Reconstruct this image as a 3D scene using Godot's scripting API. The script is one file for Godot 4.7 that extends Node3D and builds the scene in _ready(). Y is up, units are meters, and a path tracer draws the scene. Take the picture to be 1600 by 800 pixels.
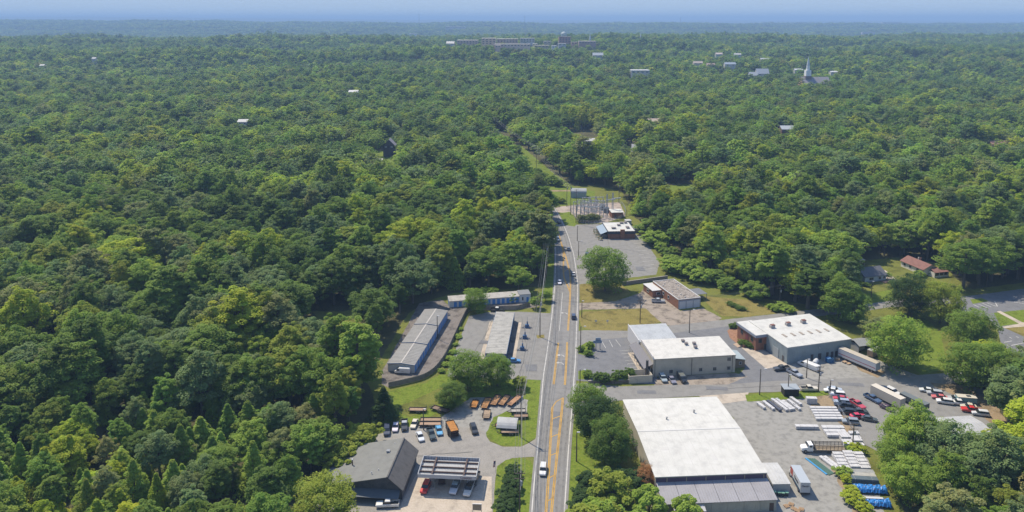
extends Node3D
# Aerial view of a small-town highway strip with woods to the horizon.

const FOC := 1170.0      # focal length in photo pixels
const EYE := 120.0       # camera height
const HORIZON := 30.0    # photo row of the horizon
const AXIS := 200.0      # photo row of the optical axis (lens shifted down)

var pitch := atan((AXIS - HORIZON) / FOC)
var rng := RandomNumberGenerator.new()
var names := {}
var mats := {}
var relief := FastNoiseLite.new()
var wander := FastNoiseLite.new()
var clears := []         # polygons on the ground (x, z) where no wild tree stands
var protos := []
var far_protos := []


class MB:
	var v := PackedVector3Array()
	var n := PackedVector3Array()
	var c := PackedColorArray()
	var col := Color.WHITE
	var tinted := false
	func tri(a: Vector3, b: Vector3, d: Vector3) -> void:
		var nn := (b - a).cross(d - a).normalized()
		v.append(a); v.append(d); v.append(b)
		n.append(nn); n.append(nn); n.append(nn)
		if tinted:
			c.append(col); c.append(col); c.append(col)
	func quad(a: Vector3, b: Vector3, d: Vector3, e: Vector3) -> void:
		tri(a, b, d); tri(a, d, e)
	func xbox(t: Transform3D, s: Vector3) -> void:
		var p := []
		for i in 8:
			p.append(t * (Vector3(-0.5 if i & 1 == 0 else 0.5, -0.5 if i & 2 == 0 else 0.5, -0.5 if i & 4 == 0 else 0.5) * s))
		quad(p[4], p[5], p[7], p[6]); quad(p[1], p[0], p[2], p[3]); quad(p[0], p[4], p[6], p[2])
		quad(p[5], p[1], p[3], p[7]); quad(p[6], p[7], p[3], p[2]); quad(p[0], p[1], p[5], p[4])
	func box(p: Vector3, s: Vector3, ry := 0.0) -> void:
		xbox(Transform3D(Basis(Vector3.UP, ry), p), s)
	func bar(a: Vector3, b: Vector3, w: float, h: float) -> void:
		var d := (b - a).normalized()
		var side := d.cross(Vector3.UP)
		if side.length() < 0.01:
			side = Vector3.RIGHT
		side = side.normalized()
		xbox(Transform3D(Basis(side, side.cross(d), -d), (a + b) * 0.5), Vector3(w, h, a.distance_to(b)))
	func tube(a: Vector3, b: Vector3, ra: float, rb: float, k := 7) -> void:
		var d := (b - a).normalized()
		var s := d.cross(Vector3.UP if absf(d.y) < 0.9 else Vector3.RIGHT).normalized()
		var u := s.cross(d)
		for i in k:
			var p := TAU * i / k
			var q := TAU * (i + 1) / k
			var e := s * cos(p) + u * sin(p)
			var f := s * cos(q) + u * sin(q)
			quad(a + f * ra, a + e * ra, b + e * rb, b + f * rb)
			tri(a, a + e * ra, a + f * ra)
			tri(b, b + f * rb, b + e * rb)
	func loft(rings: Array) -> void:
		for i in rings.size() - 1:
			var a: PackedVector3Array = rings[i]
			var b: PackedVector3Array = rings[i + 1]
			var k := a.size()
			for j in k:
				quad(a[j], a[(j + 1) % k], b[(j + 1) % k], b[j])
		for e in [[rings[0], true], [rings[rings.size() - 1], false]]:
			var r: PackedVector3Array = e[0]
			var m := Vector3.ZERO
			for q in r:
				m += q / r.size()
			for j in r.size():
				if e[1]:
					tri(m, r[(j + 1) % r.size()], r[j])
				else:
					tri(m, r[j], r[(j + 1) % r.size()])
	func prism(poly: PackedVector2Array, y0: float, y1: float) -> void:
		var t := Geometry2D.triangulate_polygon(poly)
		for i in range(0, t.size(), 3):
			var a := poly[t[i]]
			var b := poly[t[i + 1]]
			var d := poly[t[i + 2]]
			if (b - a).cross(d - a) > 0:
				var sw := b
				b = d
				d = sw
			tri(Vector3(a.x, y1, a.y), Vector3(b.x, y1, b.y), Vector3(d.x, y1, d.y))
		if y1 - y0 > 0.02:
			for i in poly.size():
				var a := poly[i]
				var b := poly[(i + 1) % poly.size()]
				quad(Vector3(a.x, y0, a.y), Vector3(b.x, y0, b.y), Vector3(b.x, y1, b.y), Vector3(a.x, y1, a.y))
	func done() -> ArrayMesh:
		var m := ArrayMesh.new()
		add_to(m)
		return m
	func add_to(m: ArrayMesh) -> void:
		var arr := []
		arr.resize(Mesh.ARRAY_MAX)
		arr[Mesh.ARRAY_VERTEX] = v
		arr[Mesh.ARRAY_NORMAL] = n
		if tinted:
			arr[Mesh.ARRAY_COLOR] = c
		m.add_surface_from_arrays(Mesh.PRIMITIVE_TRIANGLES, arr)


# ---------- naming, things and parts ----------
func numbered(called: String) -> String:
	if not names.has(called):
		names[called] = 0
		return called
	names[called] += 1
	return "%s_%03d" % [called, names[called]]

func tag(o: Node, label: String, category: String, group := "", kind := "") -> void:
	o.set_meta("label", label)
	o.set_meta("category", category)
	if group:
		o.set_meta("group", group)
	if kind:
		o.set_meta("kind", kind)

func thing(called: String, label: String, category: String, at := Vector3.ZERO, turn := 0.0, group := "") -> Node3D:
	var o := Node3D.new()
	o.name = numbered(called)
	add_child(o)
	o.position = at
	o.rotation_degrees.y = turn
	tag(o, label, category, group)
	return o

func part(parent: Node, called: String, shape, m: Material) -> MeshInstance3D:
	var o := MeshInstance3D.new()
	o.mesh = shape.done() if shape is MB else shape
	o.material_override = m
	if parent == self:
		o.name = numbered(called)
		add_child(o)
	else:
		o.name = called
		parent.add_child(o, true)
	return o

func boxpart(parent: Node, called: String, p: Vector3, s: Vector3, m: Material, ry := 0.0) -> MeshInstance3D:
	var b := MB.new()
	b.box(p, s, ry)
	return part(parent, called, b, m)


# ---------- materials ----------
func lin(r: float, g: float, b: float) -> Color:
	return Color(r, g, b).linear_to_srgb()

func plain(key: String, c: Color, rough := 0.8, metal := 0.0) -> StandardMaterial3D:
	if not mats.has(key):
		var m := StandardMaterial3D.new()
		m.resource_name = key
		m.albedo_color = c
		m.roughness = rough
		m.metallic = metal
		mats[key] = m
	return mats[key]

func noise_tex(ramp: Array, freq: float, octaves: int, seedv: int, kind := FastNoiseLite.TYPE_SIMPLEX_SMOOTH) -> NoiseTexture2D:
	var f := FastNoiseLite.new()
	f.noise_type = kind
	f.frequency = freq
	f.seed = seedv
	f.fractal_octaves = octaves
	f.fractal_gain = 0.62
	var g := Gradient.new()
	var offs := PackedFloat32Array()
	var cols := PackedColorArray()
	for i in ramp.size():
		offs.append(float(i) / (ramp.size() - 1))
		cols.append(ramp[i])
	g.offsets = offs
	g.colors = cols
	var t := NoiseTexture2D.new()
	t.width = 384
	t.height = 384
	t.seamless = true
	t.noise = f
	t.color_ramp = g
	return t

# fine mottling over `size` metres, times a coarse blotching over `wide` metres
func ground_mat(key: String, ramp: Array, size: float, wide: float, low: float, rough := 0.95, freq := 0.03) -> StandardMaterial3D:
	if mats.has(key):
		return mats[key]
	var m := StandardMaterial3D.new()
	m.resource_name = key
	m.roughness = rough
	m.metallic_specular = 0.3
	m.albedo_texture = noise_tex(ramp, freq, 5, hash(key) % 1000)
	m.uv1_triplanar = true
	m.uv1_world_triplanar = true
	m.uv1_scale = Vector3.ONE / size
	m.detail_enabled = true
	m.detail_blend_mode = BaseMaterial3D.BLEND_MODE_MUL
	low = snappedf(low, 0.08)
	var fine := wide < 30.0
	var blotch := "blotch_%.2f_%s" % [low, fine]
	if not mats.has(blotch):
		mats[blotch] = noise_tex([Color(low, low, low), Color(0.97, 0.97, 0.96), Color(1, 1, 1)], 0.045 if fine else 0.016, 5, int(low * 100.0))
	m.detail_albedo = mats[blotch]
	if fine:
		wide *= 3.1
	m.detail_uv_layer = BaseMaterial3D.DETAIL_UV_2
	m.uv2_triplanar = true
	m.uv2_world_triplanar = true
	m.uv2_scale = Vector3.ONE / wide
	mats[key] = m
	return m

func paint(r: float, g: float, b: float) -> StandardMaterial3D:
	var key := "paint_%.3f_%.3f_%.3f" % [r, g, b]
	var m := plain(key, lin(r, g, b), 0.35)
	m.clearcoat_enabled = true
	m.clearcoat = 0.8
	m.clearcoat_roughness = 0.08
	return m


# ---------- photo pixels to places ----------
func ray(px: float, py: float) -> Vector3:
	var fw := Vector3(0, -sin(pitch), -cos(pitch))
	var up := Vector3(0, cos(pitch), -sin(pitch))
	return fw + Vector3.RIGHT * ((px - 800.0) / FOC) + up * ((AXIS - py) / FOC)

func G(px: float, py: float, h := 0.0) -> Vector3:
	var d := ray(px, py)
	return Vector3(d.x * (EYE - h) / -d.y, h, d.z * (EYE - h) / -d.y)

func P(pts: Array) -> PackedVector2Array:
	var r := PackedVector2Array()
	for q in pts:
		var g := G(q[0], q[1])
		r.append(Vector2(g.x, g.z))
	return r

func far_point(px: float, py: float, h: float) -> Vector3:
	var d := ray(px, py)
	var t := 200.0
	while t < 40000.0:
		var q := d * t
		if EYE + q.y <= land(q.x, q.z) + h:
			return Vector3(q.x, land(q.x, q.z), q.z)
		t *= 1.004
	return Vector3(d.x * t, 0, d.z * t)

func ss(a: float, b: float, x: float) -> float:
	return smoothstep(a, b, x)

func land(x: float, z: float) -> float:
	var d := -z
	if d < 600.0:
		return 0.0
	var y := ss(700, 2500, d) * 30.0 - ss(2700, 4200, d) * 48.0
	y += ss(4600, 7400, d) * (66.0 + 26.0 * ss(500, -4500, x) - 4.0 * ss(0, 4000, x)) - ss(7800, 10500, d) * 50.0
	y += ss(12000, 17000, d) * (82.0 + 66.0 * ss(-3000, -10500, x))
	y += relief.get_noise_2d(x * 0.7, z * 2.0) * 32.0 * ss(850, 1900, d) + relief.get_noise_2d(x * 0.35, z * 0.35 + 900.0) * 16.0 * ss(3500, 7000, d)
	return y


# ---------- ground sheets ----------
func ragged(poly: PackedVector2Array, step: float, amp: float) -> PackedVector2Array:
	var r := PackedVector2Array()
	for i in poly.size():
		var a := poly[i]
		var b := poly[(i + 1) % poly.size()]
		var k := maxi(1, int(a.distance_to(b) / step))
		for j in k:
			var q := a.lerp(b, float(j) / k)
			r.append(q + Vector2(wander.get_noise_2d(q.x * 9.0, q.y * 9.0), wander.get_noise_2d(q.x * 9.0 + 500.0, q.y * 9.0)) * amp)
	return r

func sheet(called: String, pts: Array, y: float, m: Material, label: String, category: String, amp := 0.5) -> MeshInstance3D:
	var poly := P(pts)
	if amp > 0.0:
		var rr := ragged(poly, 1.6, amp)
		if Geometry2D.triangulate_polygon(rr).size() > 0:
			poly = rr
	var b := MB.new()
	b.prism(poly, y, y)
	var o := part(self, called, b, m)
	tag(o, label, category, "", "structure")
	return o

func strip(b: MB, line: Array, w: float, y: float) -> void:
	for i in line.size() - 1:
		var a: Vector2 = line[i]
		var c: Vector2 = line[i + 1]
		var s := (c - a).normalized().orthogonal() * w * 0.5
		b.quad(Vector3(a.x + s.x, y, a.y + s.y), Vector3(a.x - s.x, y, a.y - s.y), Vector3(c.x - s.x, y, c.y - s.y), Vector3(c.x + s.x, y, c.y + s.y))
		if b.n[b.n.size() - 1].y < 0:
			for j in range(b.n.size() - 6, b.n.size()):
				b.n[j] = Vector3.UP

func smooth_line(pts: Array, step := 3.0) -> Array:
	var cv := Curve2D.new()
	for i in pts.size():
		var a: Vector2 = pts[maxi(i - 1, 0)]
		var b: Vector2 = pts[mini(i + 1, pts.size() - 1)]
		cv.add_point(pts[i], (a - b) / 6.0, (b - a) / 6.0)
	cv.bake_interval = step
	return Array(cv.get_baked_points())

func pline(pts: Array) -> Array:
	return smooth_line(Array(P(pts)))

func dashes(line: Array, on: float, off: float) -> Array:
	var out := []
	var seg := [line[0]]
	var left := on
	var drawing := true
	for i in line.size() - 1:
		var a: Vector2 = line[i]
		var b: Vector2 = line[i + 1]
		var done := 0.0
		var len := a.distance_to(b)
		while len - done > left:
			done += left
			var q := a.lerp(b, done / len)
			if drawing:
				seg.append(q)
				out.append(seg)
			drawing = not drawing
			seg = [q]
			left = on if drawing else off
		left -= len - done
		if drawing:
			seg.append(b)
	return out


func _ready() -> void:
	rng.seed = 11
	relief.seed = 5
	relief.frequency = 1.0 / 900.0
	relief.fractal_octaves = 3
	wander.seed = 3
	wander.frequency = 0.02
	# camera: the lens is shifted down, as in a picture cropped from the lower part of a larger frame
	var cam := Camera3D.new()
	cam.name = "camera"
	add_child(cam)
	cam.projection = Camera3D.PROJECTION_FRUSTUM
	cam.near = 1.0
	cam.far = 60000.0
	cam.size = cam.near * 800.0 / FOC
	cam.frustum_offset = Vector2(0, -cam.near * (400.0 - AXIS) / FOC)
	cam.position = Vector3(0, EYE, 0)
	cam.rotation = Vector3(-pitch, 0, 0)
	cam.current = true
	# sky and haze
	var env := Environment.new()
	env.background_mode = Environment.BG_SKY
	var sky := Sky.new()
	var air := ProceduralSkyMaterial.new()
	air.sky_top_color = Color(0.50, 0.61, 0.79)
	air.sky_horizon_color = Color(0.65, 0.72, 0.79)
	air.sky_curve = 0.16
	air.ground_bottom_color = Color(0.25, 0.28, 0.22)
	air.ground_horizon_color = Color(0.65, 0.72, 0.79)
	air.sun_angle_max = 1.0
	sky.sky_material = air
	env.sky = sky
	env.background_energy_multiplier = 0.9
	env.tonemap_mode = Environment.TONE_MAPPER_LINEAR
	env.tonemap_exposure = 1.5
	env.fog_enabled = true
	env.fog_density = 0.00015
	env.fog_light_color = Color(0.67, 0.82, 1.0)
	env.sdfgi_enabled = true
	env.ssao_enabled = true
	env.ssil_enabled = true
	var we := WorldEnvironment.new()
	we.name = "environment"
	we.environment = env
	add_child(we)
	var sun := DirectionalLight3D.new()
	sun.name = "sun"
	sun.light_energy = 1.38
	sun.light_color = Color(1.0, 0.945, 0.85)
	sun.light_angular_distance = 0.6
	sun.shadow_enabled = true
	add_child(sun)
	var el := deg_to_rad(57.0)
	sun.look_at_from_position(Vector3.ZERO, Vector3(0.65 * cos(el), -sin(el), 0.76 * cos(el)), Vector3.UP)

	build_ground()
	print("ground ", Time.get_ticks_msec())
	build_road()
	build_gas_station()
	build_storage()
	build_warehouse()
	build_shops()
	build_workshop()
	build_north()
	build_houses()
	print("buildings ", Time.get_ticks_msec())
	build_town()
	build_poles()
	build_vehicles()
	build_yard_goods()
	print("objects ", Time.get_ticks_msec())
	build_plants()
	build_forest()
	print("forest ", Time.get_ticks_msec())


# ---------- the ground ----------
func build_ground() -> void:
	var floor_mat := ground_mat("forest_floor", [lin(0.055, 0.05, 0.028), lin(0.08, 0.078, 0.036), lin(0.1, 0.105, 0.045)], 14.0, 220.0, 0.7)
	var ds := []
	var d := -160.0
	while d < 45000.0:
		ds.append(d)
		d += 45.0 if d < 900.0 else d * 0.05
	var b := MB.new()
	var cols := 150
	for i in ds.size() - 1:
		for j in cols:
			var q := []
			for e in [[i, j], [i, j + 1], [i + 1, j + 1], [i + 1, j]]:
				var dd: float = ds[e[0]]
				var x := (float(e[1]) / cols * 2.0 - 1.0) * (maxf(dd, 0.0) * 1.0 + 420.0)
				q.append(Vector3(x, land(x, -dd), -dd))
			b.quad(q[0], q[1], q[2], q[3])
	tag(part(self, "ground", b, floor_mat), "dark wooded land rolling away to the horizon", "ground", "", "structure")

	var grass := ground_mat("grass", [lin(0.085, 0.115, 0.02), lin(0.135, 0.15, 0.03), lin(0.2, 0.175, 0.055)], 9.0, 70.0, 0.72)
	var lush := ground_mat("lush_grass", [lin(0.085, 0.135, 0.014), lin(0.125, 0.175, 0.02), lin(0.19, 0.195, 0.042)], 11.0, 18.0, 0.72)
	var dry := ground_mat("dry_grass", [lin(0.125, 0.133, 0.031), lin(0.195, 0.164, 0.051), lin(0.265, 0.203, 0.086)], 10.0, 45.0, 0.75)
	var asphalt := ground_mat("asphalt", [lin(0.187, 0.187, 0.187), lin(0.215, 0.211, 0.207), lin(0.25, 0.242, 0.23)], 6.0, 22.0, 0.88)
	var dark_asphalt := ground_mat("dark_asphalt", [lin(0.133, 0.14, 0.156), lin(0.16, 0.164, 0.179), lin(0.195, 0.195, 0.203)], 6.0, 22.0, 0.88)
	var worn := ground_mat("worn_asphalt", [lin(0.117, 0.105, 0.098), lin(0.172, 0.156, 0.148), lin(0.234, 0.211, 0.195)], 7.0, 36.0, 0.62)
	var gravel := ground_mat("gravel", [lin(0.195, 0.195, 0.191), lin(0.265, 0.261, 0.25), lin(0.351, 0.335, 0.32)], 4.0, 15.0, 0.80, 0.97, 0.06)
	var concrete := ground_mat("concrete", [lin(0.359, 0.304, 0.25), lin(0.421, 0.367, 0.312), lin(0.468, 0.421, 0.367)], 8.0, 30.0, 0.78)
	var dirt := ground_mat("dirt", [lin(0.187, 0.133, 0.078), lin(0.265, 0.203, 0.133), lin(0.328, 0.265, 0.195)], 7.0, 28.0, 0.7)

	var clearing := [[560, 1040], [478, 840], [485, 760], [545, 703], [588, 670], [588, 650], [584, 624], [574, 596], [636, 492], [668, 470], [710, 458], [780, 452], [846, 448], [860, 425], [864, 395], [862, 350], [858, 318], [846, 303], [850, 292], [930, 290], [972, 300], [992, 340], [1028, 362], [1058, 404], [1076, 421], [1122, 438], [1190, 466], [1262, 476], [1300, 480], [1340, 474], [1336, 445], [1322, 420], [1345, 408], [1400, 402], [1470, 412], [1500, 440], [1520, 452], [1640, 436], [1700, 600], [1590, 606], [1475, 588], [1475, 600], [1545, 606], [1562, 650], [1556, 740], [1545, 768], [1440, 765], [1410, 735], [1378, 716], [1402, 770], [1425, 840], [1460, 1040]]
	clears.append(P(clearing))
	sheet("grassland", clearing, 0.01, grass, "mown and rough grass of the open land along the highway", "grass", 0.8)
	# west of the highway
	sheet("mown_bank", [[606, 612], [665, 598], [690, 583], [704, 592], [745, 600], [800, 592], [846, 593], [845, 640], [838, 684], [815, 697], [780, 696], [757, 678], [720, 628], [640, 668], [620, 650]], 0.02, lush, "bright mown grass bank between wooden fence and gravel lot", "grass")
	sheet("hay_strip", [[618, 640], [640, 628], [700, 600], [742, 604], [738, 612], [680, 634], [640, 652]], 0.025, grass, "paler cut grass band across the bank", "grass", 0.9)
	sheet("gravel_lot", [[690, 652], [714, 636], [735, 622], [800, 620], [824, 625], [822, 650], [790, 643], [772, 652], [760, 676], [764, 692], [770, 702], [640, 704], [585, 692], [590, 678], [640, 668]], 0.03, gravel, "grey gravel lot of the trailer dealer", "gravel lot", 0.7)
	sheet("station_forecourt", [[585, 690], [640, 674], [700, 664], [757, 674], [764, 690], [785, 698], [815, 698], [836, 687], [850, 660], [846, 690], [840, 714], [800, 716], [782, 724], [774, 745], [770, 840], [470, 840], [500, 760]], 0.04, ground_mat("forecourt_asphalt", [lin(0.203, 0.195, 0.187), lin(0.257, 0.246, 0.234), lin(0.312, 0.292, 0.273)], 6.0, 22.0, 0.88), "worn pale asphalt around the filling station", "asphalt", 0.3)
	sheet("station_apron", [[650, 741], [768, 745], [769, 840], [560, 840], [598, 802], [626, 790]], 0.05, concrete, "tan concrete apron of the filling station", "concrete", 0.1)
	sheet("road_island", [[777, 728], [790, 719], [812, 715], [829, 720], [835, 732], [829, 800], [826, 840], [768, 840], [770, 795]], 0.05, lush, "grass island with shrubs between forecourt and highway", "grass", 0.3)
	sheet("storage_yard", [[606, 605], [660, 592], [681, 575], [700, 548], [722, 502], [733, 485], [768, 485], [807, 484], [832, 481], [850, 476], [800, 466], [700, 476], [690, 468], [655, 474], [598, 578], [596, 600]], 0.03, worn, "stained asphalt yard of the storage units", "asphalt")
	sheet("wash_lot", [[700, 588], [699, 580], [708, 558], [722, 520], [733, 494], [768, 487], [808, 487], [866, 490], [860, 515], [850, 570], [847, 594], [795, 592], [770, 595], [735, 592]], 0.04, asphalt, "pale asphalt lot around the car wash", "asphalt", 0.3)
	sheet("pole_island", [[838, 524], [850, 523], [851, 528], [840, 529]], 0.05, dry, "small patch of weeds round the pole at the wash lot", "grass", 0.2)
	sheet("roadside_verge", [[846, 470], [850, 448], [860, 400], [866, 395], [866, 440], [862, 466], [856, 474]], 0.03, lush, "grass verge under the roadside trees", "grass")
	# east of the highway
	sheet("hedge_verge", [[894, 662], [905, 642], [935, 640], [985, 770], [935, 840], [885, 840]], 0.02, lush, "bright green verge beside the row of maples", "grass", 0.2)
	sheet("oak_lawn", [[904, 443], [972, 446], [986, 458], [965, 471], [908, 474]], 0.02, dry, "dry lawn under the big oak", "grass")
	sheet("garage_drive", [[900, 474], [960, 471], [1000, 458], [1010, 446], [1034, 446], [1062, 486], [1098, 481], [1128, 497], [1120, 504], [1060, 511], [1036, 507], [1008, 482], [912, 484], [902, 486]], 0.03, ground_mat("drive_gravel", [lin(0.203, 0.172, 0.14), lin(0.281, 0.242, 0.207), lin(0.343, 0.304, 0.265)], 6.0, 30.0, 0.66), "tan gravel drive round the brick garage", "drive")
	sheet("corner_lawn", [[904, 496], [912, 487], [1008, 482], [1033, 503], [1000, 513], [980, 517], [930, 518], [909, 511]], 0.02, dry, "dry corner lawn inside the side street", "grass", 0.3)
	sheet("slope_lawn", [[1094, 462], [1180, 470], [1214, 490], [1165, 495], [1128, 494], [1108, 478]], 0.02, dry, "dry lawn above the side street", "grass", 0.7)
	sheet("upper_street", [[893, 520], [912, 516], [980, 517], [1046, 509], [1120, 501], [1200, 492], [1256, 485], [1290, 482], [1345, 476], [1400, 469], [1470, 466], [1520, 462], [1640, 448], [1640, 458], [1540, 472], [1480, 476], [1390, 480], [1345, 487], [1290, 493], [1200, 501], [1130, 512], [1050, 524], [985, 530], [930, 533], [905, 545], [893, 550]], 0.05, asphalt, "narrow side street behind the shop", "road", 0.2)
	sheet("shop_lot", [[893, 545], [905, 543], [930, 531], [985, 527], [1012, 560], [1032, 601], [912, 596], [893, 594]], 0.06, dark_asphalt, "dark striped parking lot of the shop", "parking lot", 0.1)
	sheet("connecting_drive", [[1040, 522], [1130, 511], [1165, 504], [1240, 570], [1234, 588], [1240, 606], [1120, 604], [1150, 590], [1165, 575]], 0.06, dark_asphalt, "asphalt drive between shop and workshop", "drive", 0.2)
	sheet("lower_street", [[890, 602], [910, 599], [970, 604], [1030, 602], [1136, 601], [1200, 596], [1300, 592], [1400, 588], [1470, 584], [1640, 570], [1640, 586], [1480, 600], [1400, 604], [1290, 610], [1170, 614], [1092, 619], [967, 626], [905, 636], [890, 645]], 0.07, asphalt, "side street between shop and warehouse", "road", 0.2)
	sheet("shop_side_strip", [[1022, 603], [1030, 588], [1150, 583], [1168, 588], [1136, 602]], 0.066, ground_mat("drive_gravel", [], 1, 1, 1), "tan gravel strip along the shop's street wall", "gravel", 0.4)
	sheet("workshop_apron", [[1158, 543], [1189, 545], [1231, 570], [1197, 576.5]], 0.08, concrete, "pale concrete apron at the workshop door", "concrete", 0.0)
	sheet("yard_gate_apron", [[1092, 619], [1170, 613.5], [1166, 626], [1122, 632]], 0.08, concrete, "concrete entry slab of the lumber yard", "concrete", 0.1)
	sheet("workshop_yard", [[1230, 568], [1335, 548], [1410, 578], [1445, 590], [1300, 597], [1240, 604]], 0.065, gravel, "grey gravel yard behind the workshop", "gravel yard", 0.6)
	sheet("bare_earth", [[1325, 556], [1345, 560], [1385, 582], [1372, 590], [1345, 580]], 0.085, dirt, "bare orange earth beside the semitrailer", "earth", 0.9)
	sheet("car_yard", [[1278, 608], [1300, 605], [1400, 601], [1480, 598], [1545, 610], [1562, 655], [1550, 738], [1400, 722], [1350, 694], [1310, 640]], 0.06, asphalt, "asphalt yard full of parked cars", "parking lot", 0.4)
	sheet("car_yard_edge", [[1452, 598], [1505, 602], [1558, 636], [1580, 668], [1548, 662], [1500, 622], [1462, 606]], 0.075, dirt, "bare brown earth along the car yard", "earth", 0.9)
	sheet("lumber_yard", [[1118, 632], [1166, 624], [1200, 627], [1290, 620], [1312, 650], [1342, 690], [1356, 718], [1374, 765], [1394, 840], [1020, 840], [1020, 780], [1150, 655]], 0.055, gravel, "broad grey gravel yard with stacked lumber", "gravel yard", 0.8)
	sheet("yard_verge", [[1165, 617], [1230, 612.5], [1290, 611], [1300, 618], [1275, 622], [1200, 626], [1167, 628]], 0.09, lush, "grass strip between street and lumber yard", "grass", 0.3)
	sheet("fence_earth", [[1262, 622], [1300, 617], [1328, 655], [1350, 700], [1336, 694], [1300, 646], [1270, 640]], 0.095, dirt, "brown earth along the yard fence", "earth", 0.6)
	sheet("lumber_edge", [[1300, 735], [1316, 732], [1345, 775], [1372, 840], [1340, 840], [1330, 790]], 0.06, dirt, "weedy brown edge of the lumber yard", "earth", 0.9)
	sheet("church_lot", [[1500, 472], [1518, 462], [1640, 446], [1640, 580], [1570, 562], [1558, 512], [1540, 494], [1500, 498]], 0.055, dark_asphalt, "dark parking lot with white stripes at the edge of the wood", "parking lot", 0.1)
	sheet("lot_lawn", [[1553, 489], [1640, 480], [1640, 508], [1600, 505], [1563, 510]], 0.065, lush, "grass panel inside the dark parking lot", "grass", 0.1)
	sheet("lot_lawn", [[1568, 512], [1640, 508], [1640, 540], [1600, 526]], 0.065, dry, "dry grass panel beyond the pale footpath", "grass", 0.1)
	sheet("lot_lawn", [[1516, 468], [1534, 466], [1545, 471], [1520, 475]], 0.065, lush, "small grass tongue at the shaded street", "grass", 0.1)
	sheet("footpath", [[1557, 487], [1563, 486], [1598, 504], [1640, 502], [1640, 507], [1570, 513], [1566, 511], [1592, 506]], 0.075, concrete, "pale footpath forking between grass panels", "path", 0.0)
	sheet("front_lawn", [[1340, 462], [1395, 452], [1398, 468], [1342, 478]], 0.02, lush, "bright front lawn of the white cottage", "grass", 0.3)
	sheet("cottage_drive", [[1376, 424], [1383, 422], [1400, 436], [1398, 446], [1388, 440]], 0.03, concrete, "pale drive beside the white cottage", "drive", 0.1)
	sheet("back_lawn", [[1372, 420], [1412, 416], [1500, 440], [1516, 458], [1440, 464], [1402, 446]], 0.02, grass, "wide lawn round the red-roofed house", "grass", 0.6)
	sheet("long_lawn", [[1430, 480], [1470, 520], [1480, 575], [1440, 585], [1410, 560]], 0.02, lush, "striped mown lawn between the shade trees", "grass", 0.5)
	sheet("diner_lot", [[876, 352], [934, 350], [1005, 369], [1031, 412], [1025, 429], [977, 435], [900, 445], [896, 400], [890, 376]], 0.03, asphalt, "big pale asphalt lot of the brick diner", "parking lot", 0.4)
	sheet("substation_pad", [[862, 330], [872, 323], [930, 318], [968, 316], [978, 338], [942, 349], [908, 349], [895, 335]], 0.03, ground_mat("pink_gravel", [lin(0.281, 0.234, 0.203), lin(0.351, 0.296, 0.265), lin(0.406, 0.359, 0.328)], 5.0, 40.0, 0.75), "pinkish gravel pad of the electric substation", "gravel pad", 0.6)
	sheet("substation_verge", [[872, 333], [891, 331], [903, 348], [898, 354], [884, 352]], 0.045, lush, "grass triangle between highway and substation", "grass", 0.3)
	sheet("shed_field", [[860, 299], [930, 298], [928, 316], [880, 321], [862, 318]], 0.02, lush, "green field in front of the pale shed", "grass", 0.5)
	sheet("dirt_track", [[848, 297], [895, 297], [895, 299], [848, 299.5]], 0.03, dirt, "tan dirt track across the green field", "path", 0.2)
	# paths cut into the woods
	for q in [[[848, 316], [802, 266], [768, 224], [768, 206], [781, 203], [816, 229], [862, 268], [897, 292], [880, 318]], [[1036, 290], [1082, 288], [1092, 318], [1084, 342], [1048, 342], [1034, 312]], [[876, 206], [932, 206], [932, 232], [880, 236]], [[968, 230], [1004, 228], [1004, 256], [970, 258]], [[583, 236], [622, 234], [624, 268], [604, 284], [582, 272]], [[490, 487], [560, 485], [576, 540], [560, 582], [505, 570]]]:
		clears.append(P(q))
	sheet("line_cut", [[848, 316], [802, 266], [768, 224], [768, 206], [781, 203], [816, 229], [862, 268], [897, 292], [880, 318]], 0.015, lush, "grassy swath cut through the wood under the power line", "grass", 2.0)
	sheet("meadow", [[1036, 290], [1082, 288], [1092, 318], [1084, 342], [1048, 342], [1034, 312]], 0.02, lush, "small sunny meadow enclosed by trees", "grass", 2.0)
	sheet("house_lawn", [[583, 236], [622, 234], [624, 268], [604, 284], [582, 272]], 0.02, lush, "lawn in front of the dark timber house", "grass", 2.0)
	sheet("house_lawn", [[876, 206], [932, 206], [932, 232], [880, 236]], 0.02, lush, "sunny lawn along the lane north of the highway", "grass", 2.0)
	sheet("pale_lane", [[876, 210], [930, 209], [930, 213], [878, 215]], 0.03, concrete, "pale lane showing between the trees", "road", 1.0)
	sheet("house_lawn", [[968, 230], [1004, 228], [1004, 256], [970, 258]], 0.02, lush, "lawn of the grey house with dark doorway", "grass", 2.0)
	sheet("meadow", [[490, 487], [560, 485], [576, 540], [560, 582], [505, 570]], 0.02, grass, "weedy glade in the western wood", "grass", 2.0)


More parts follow.
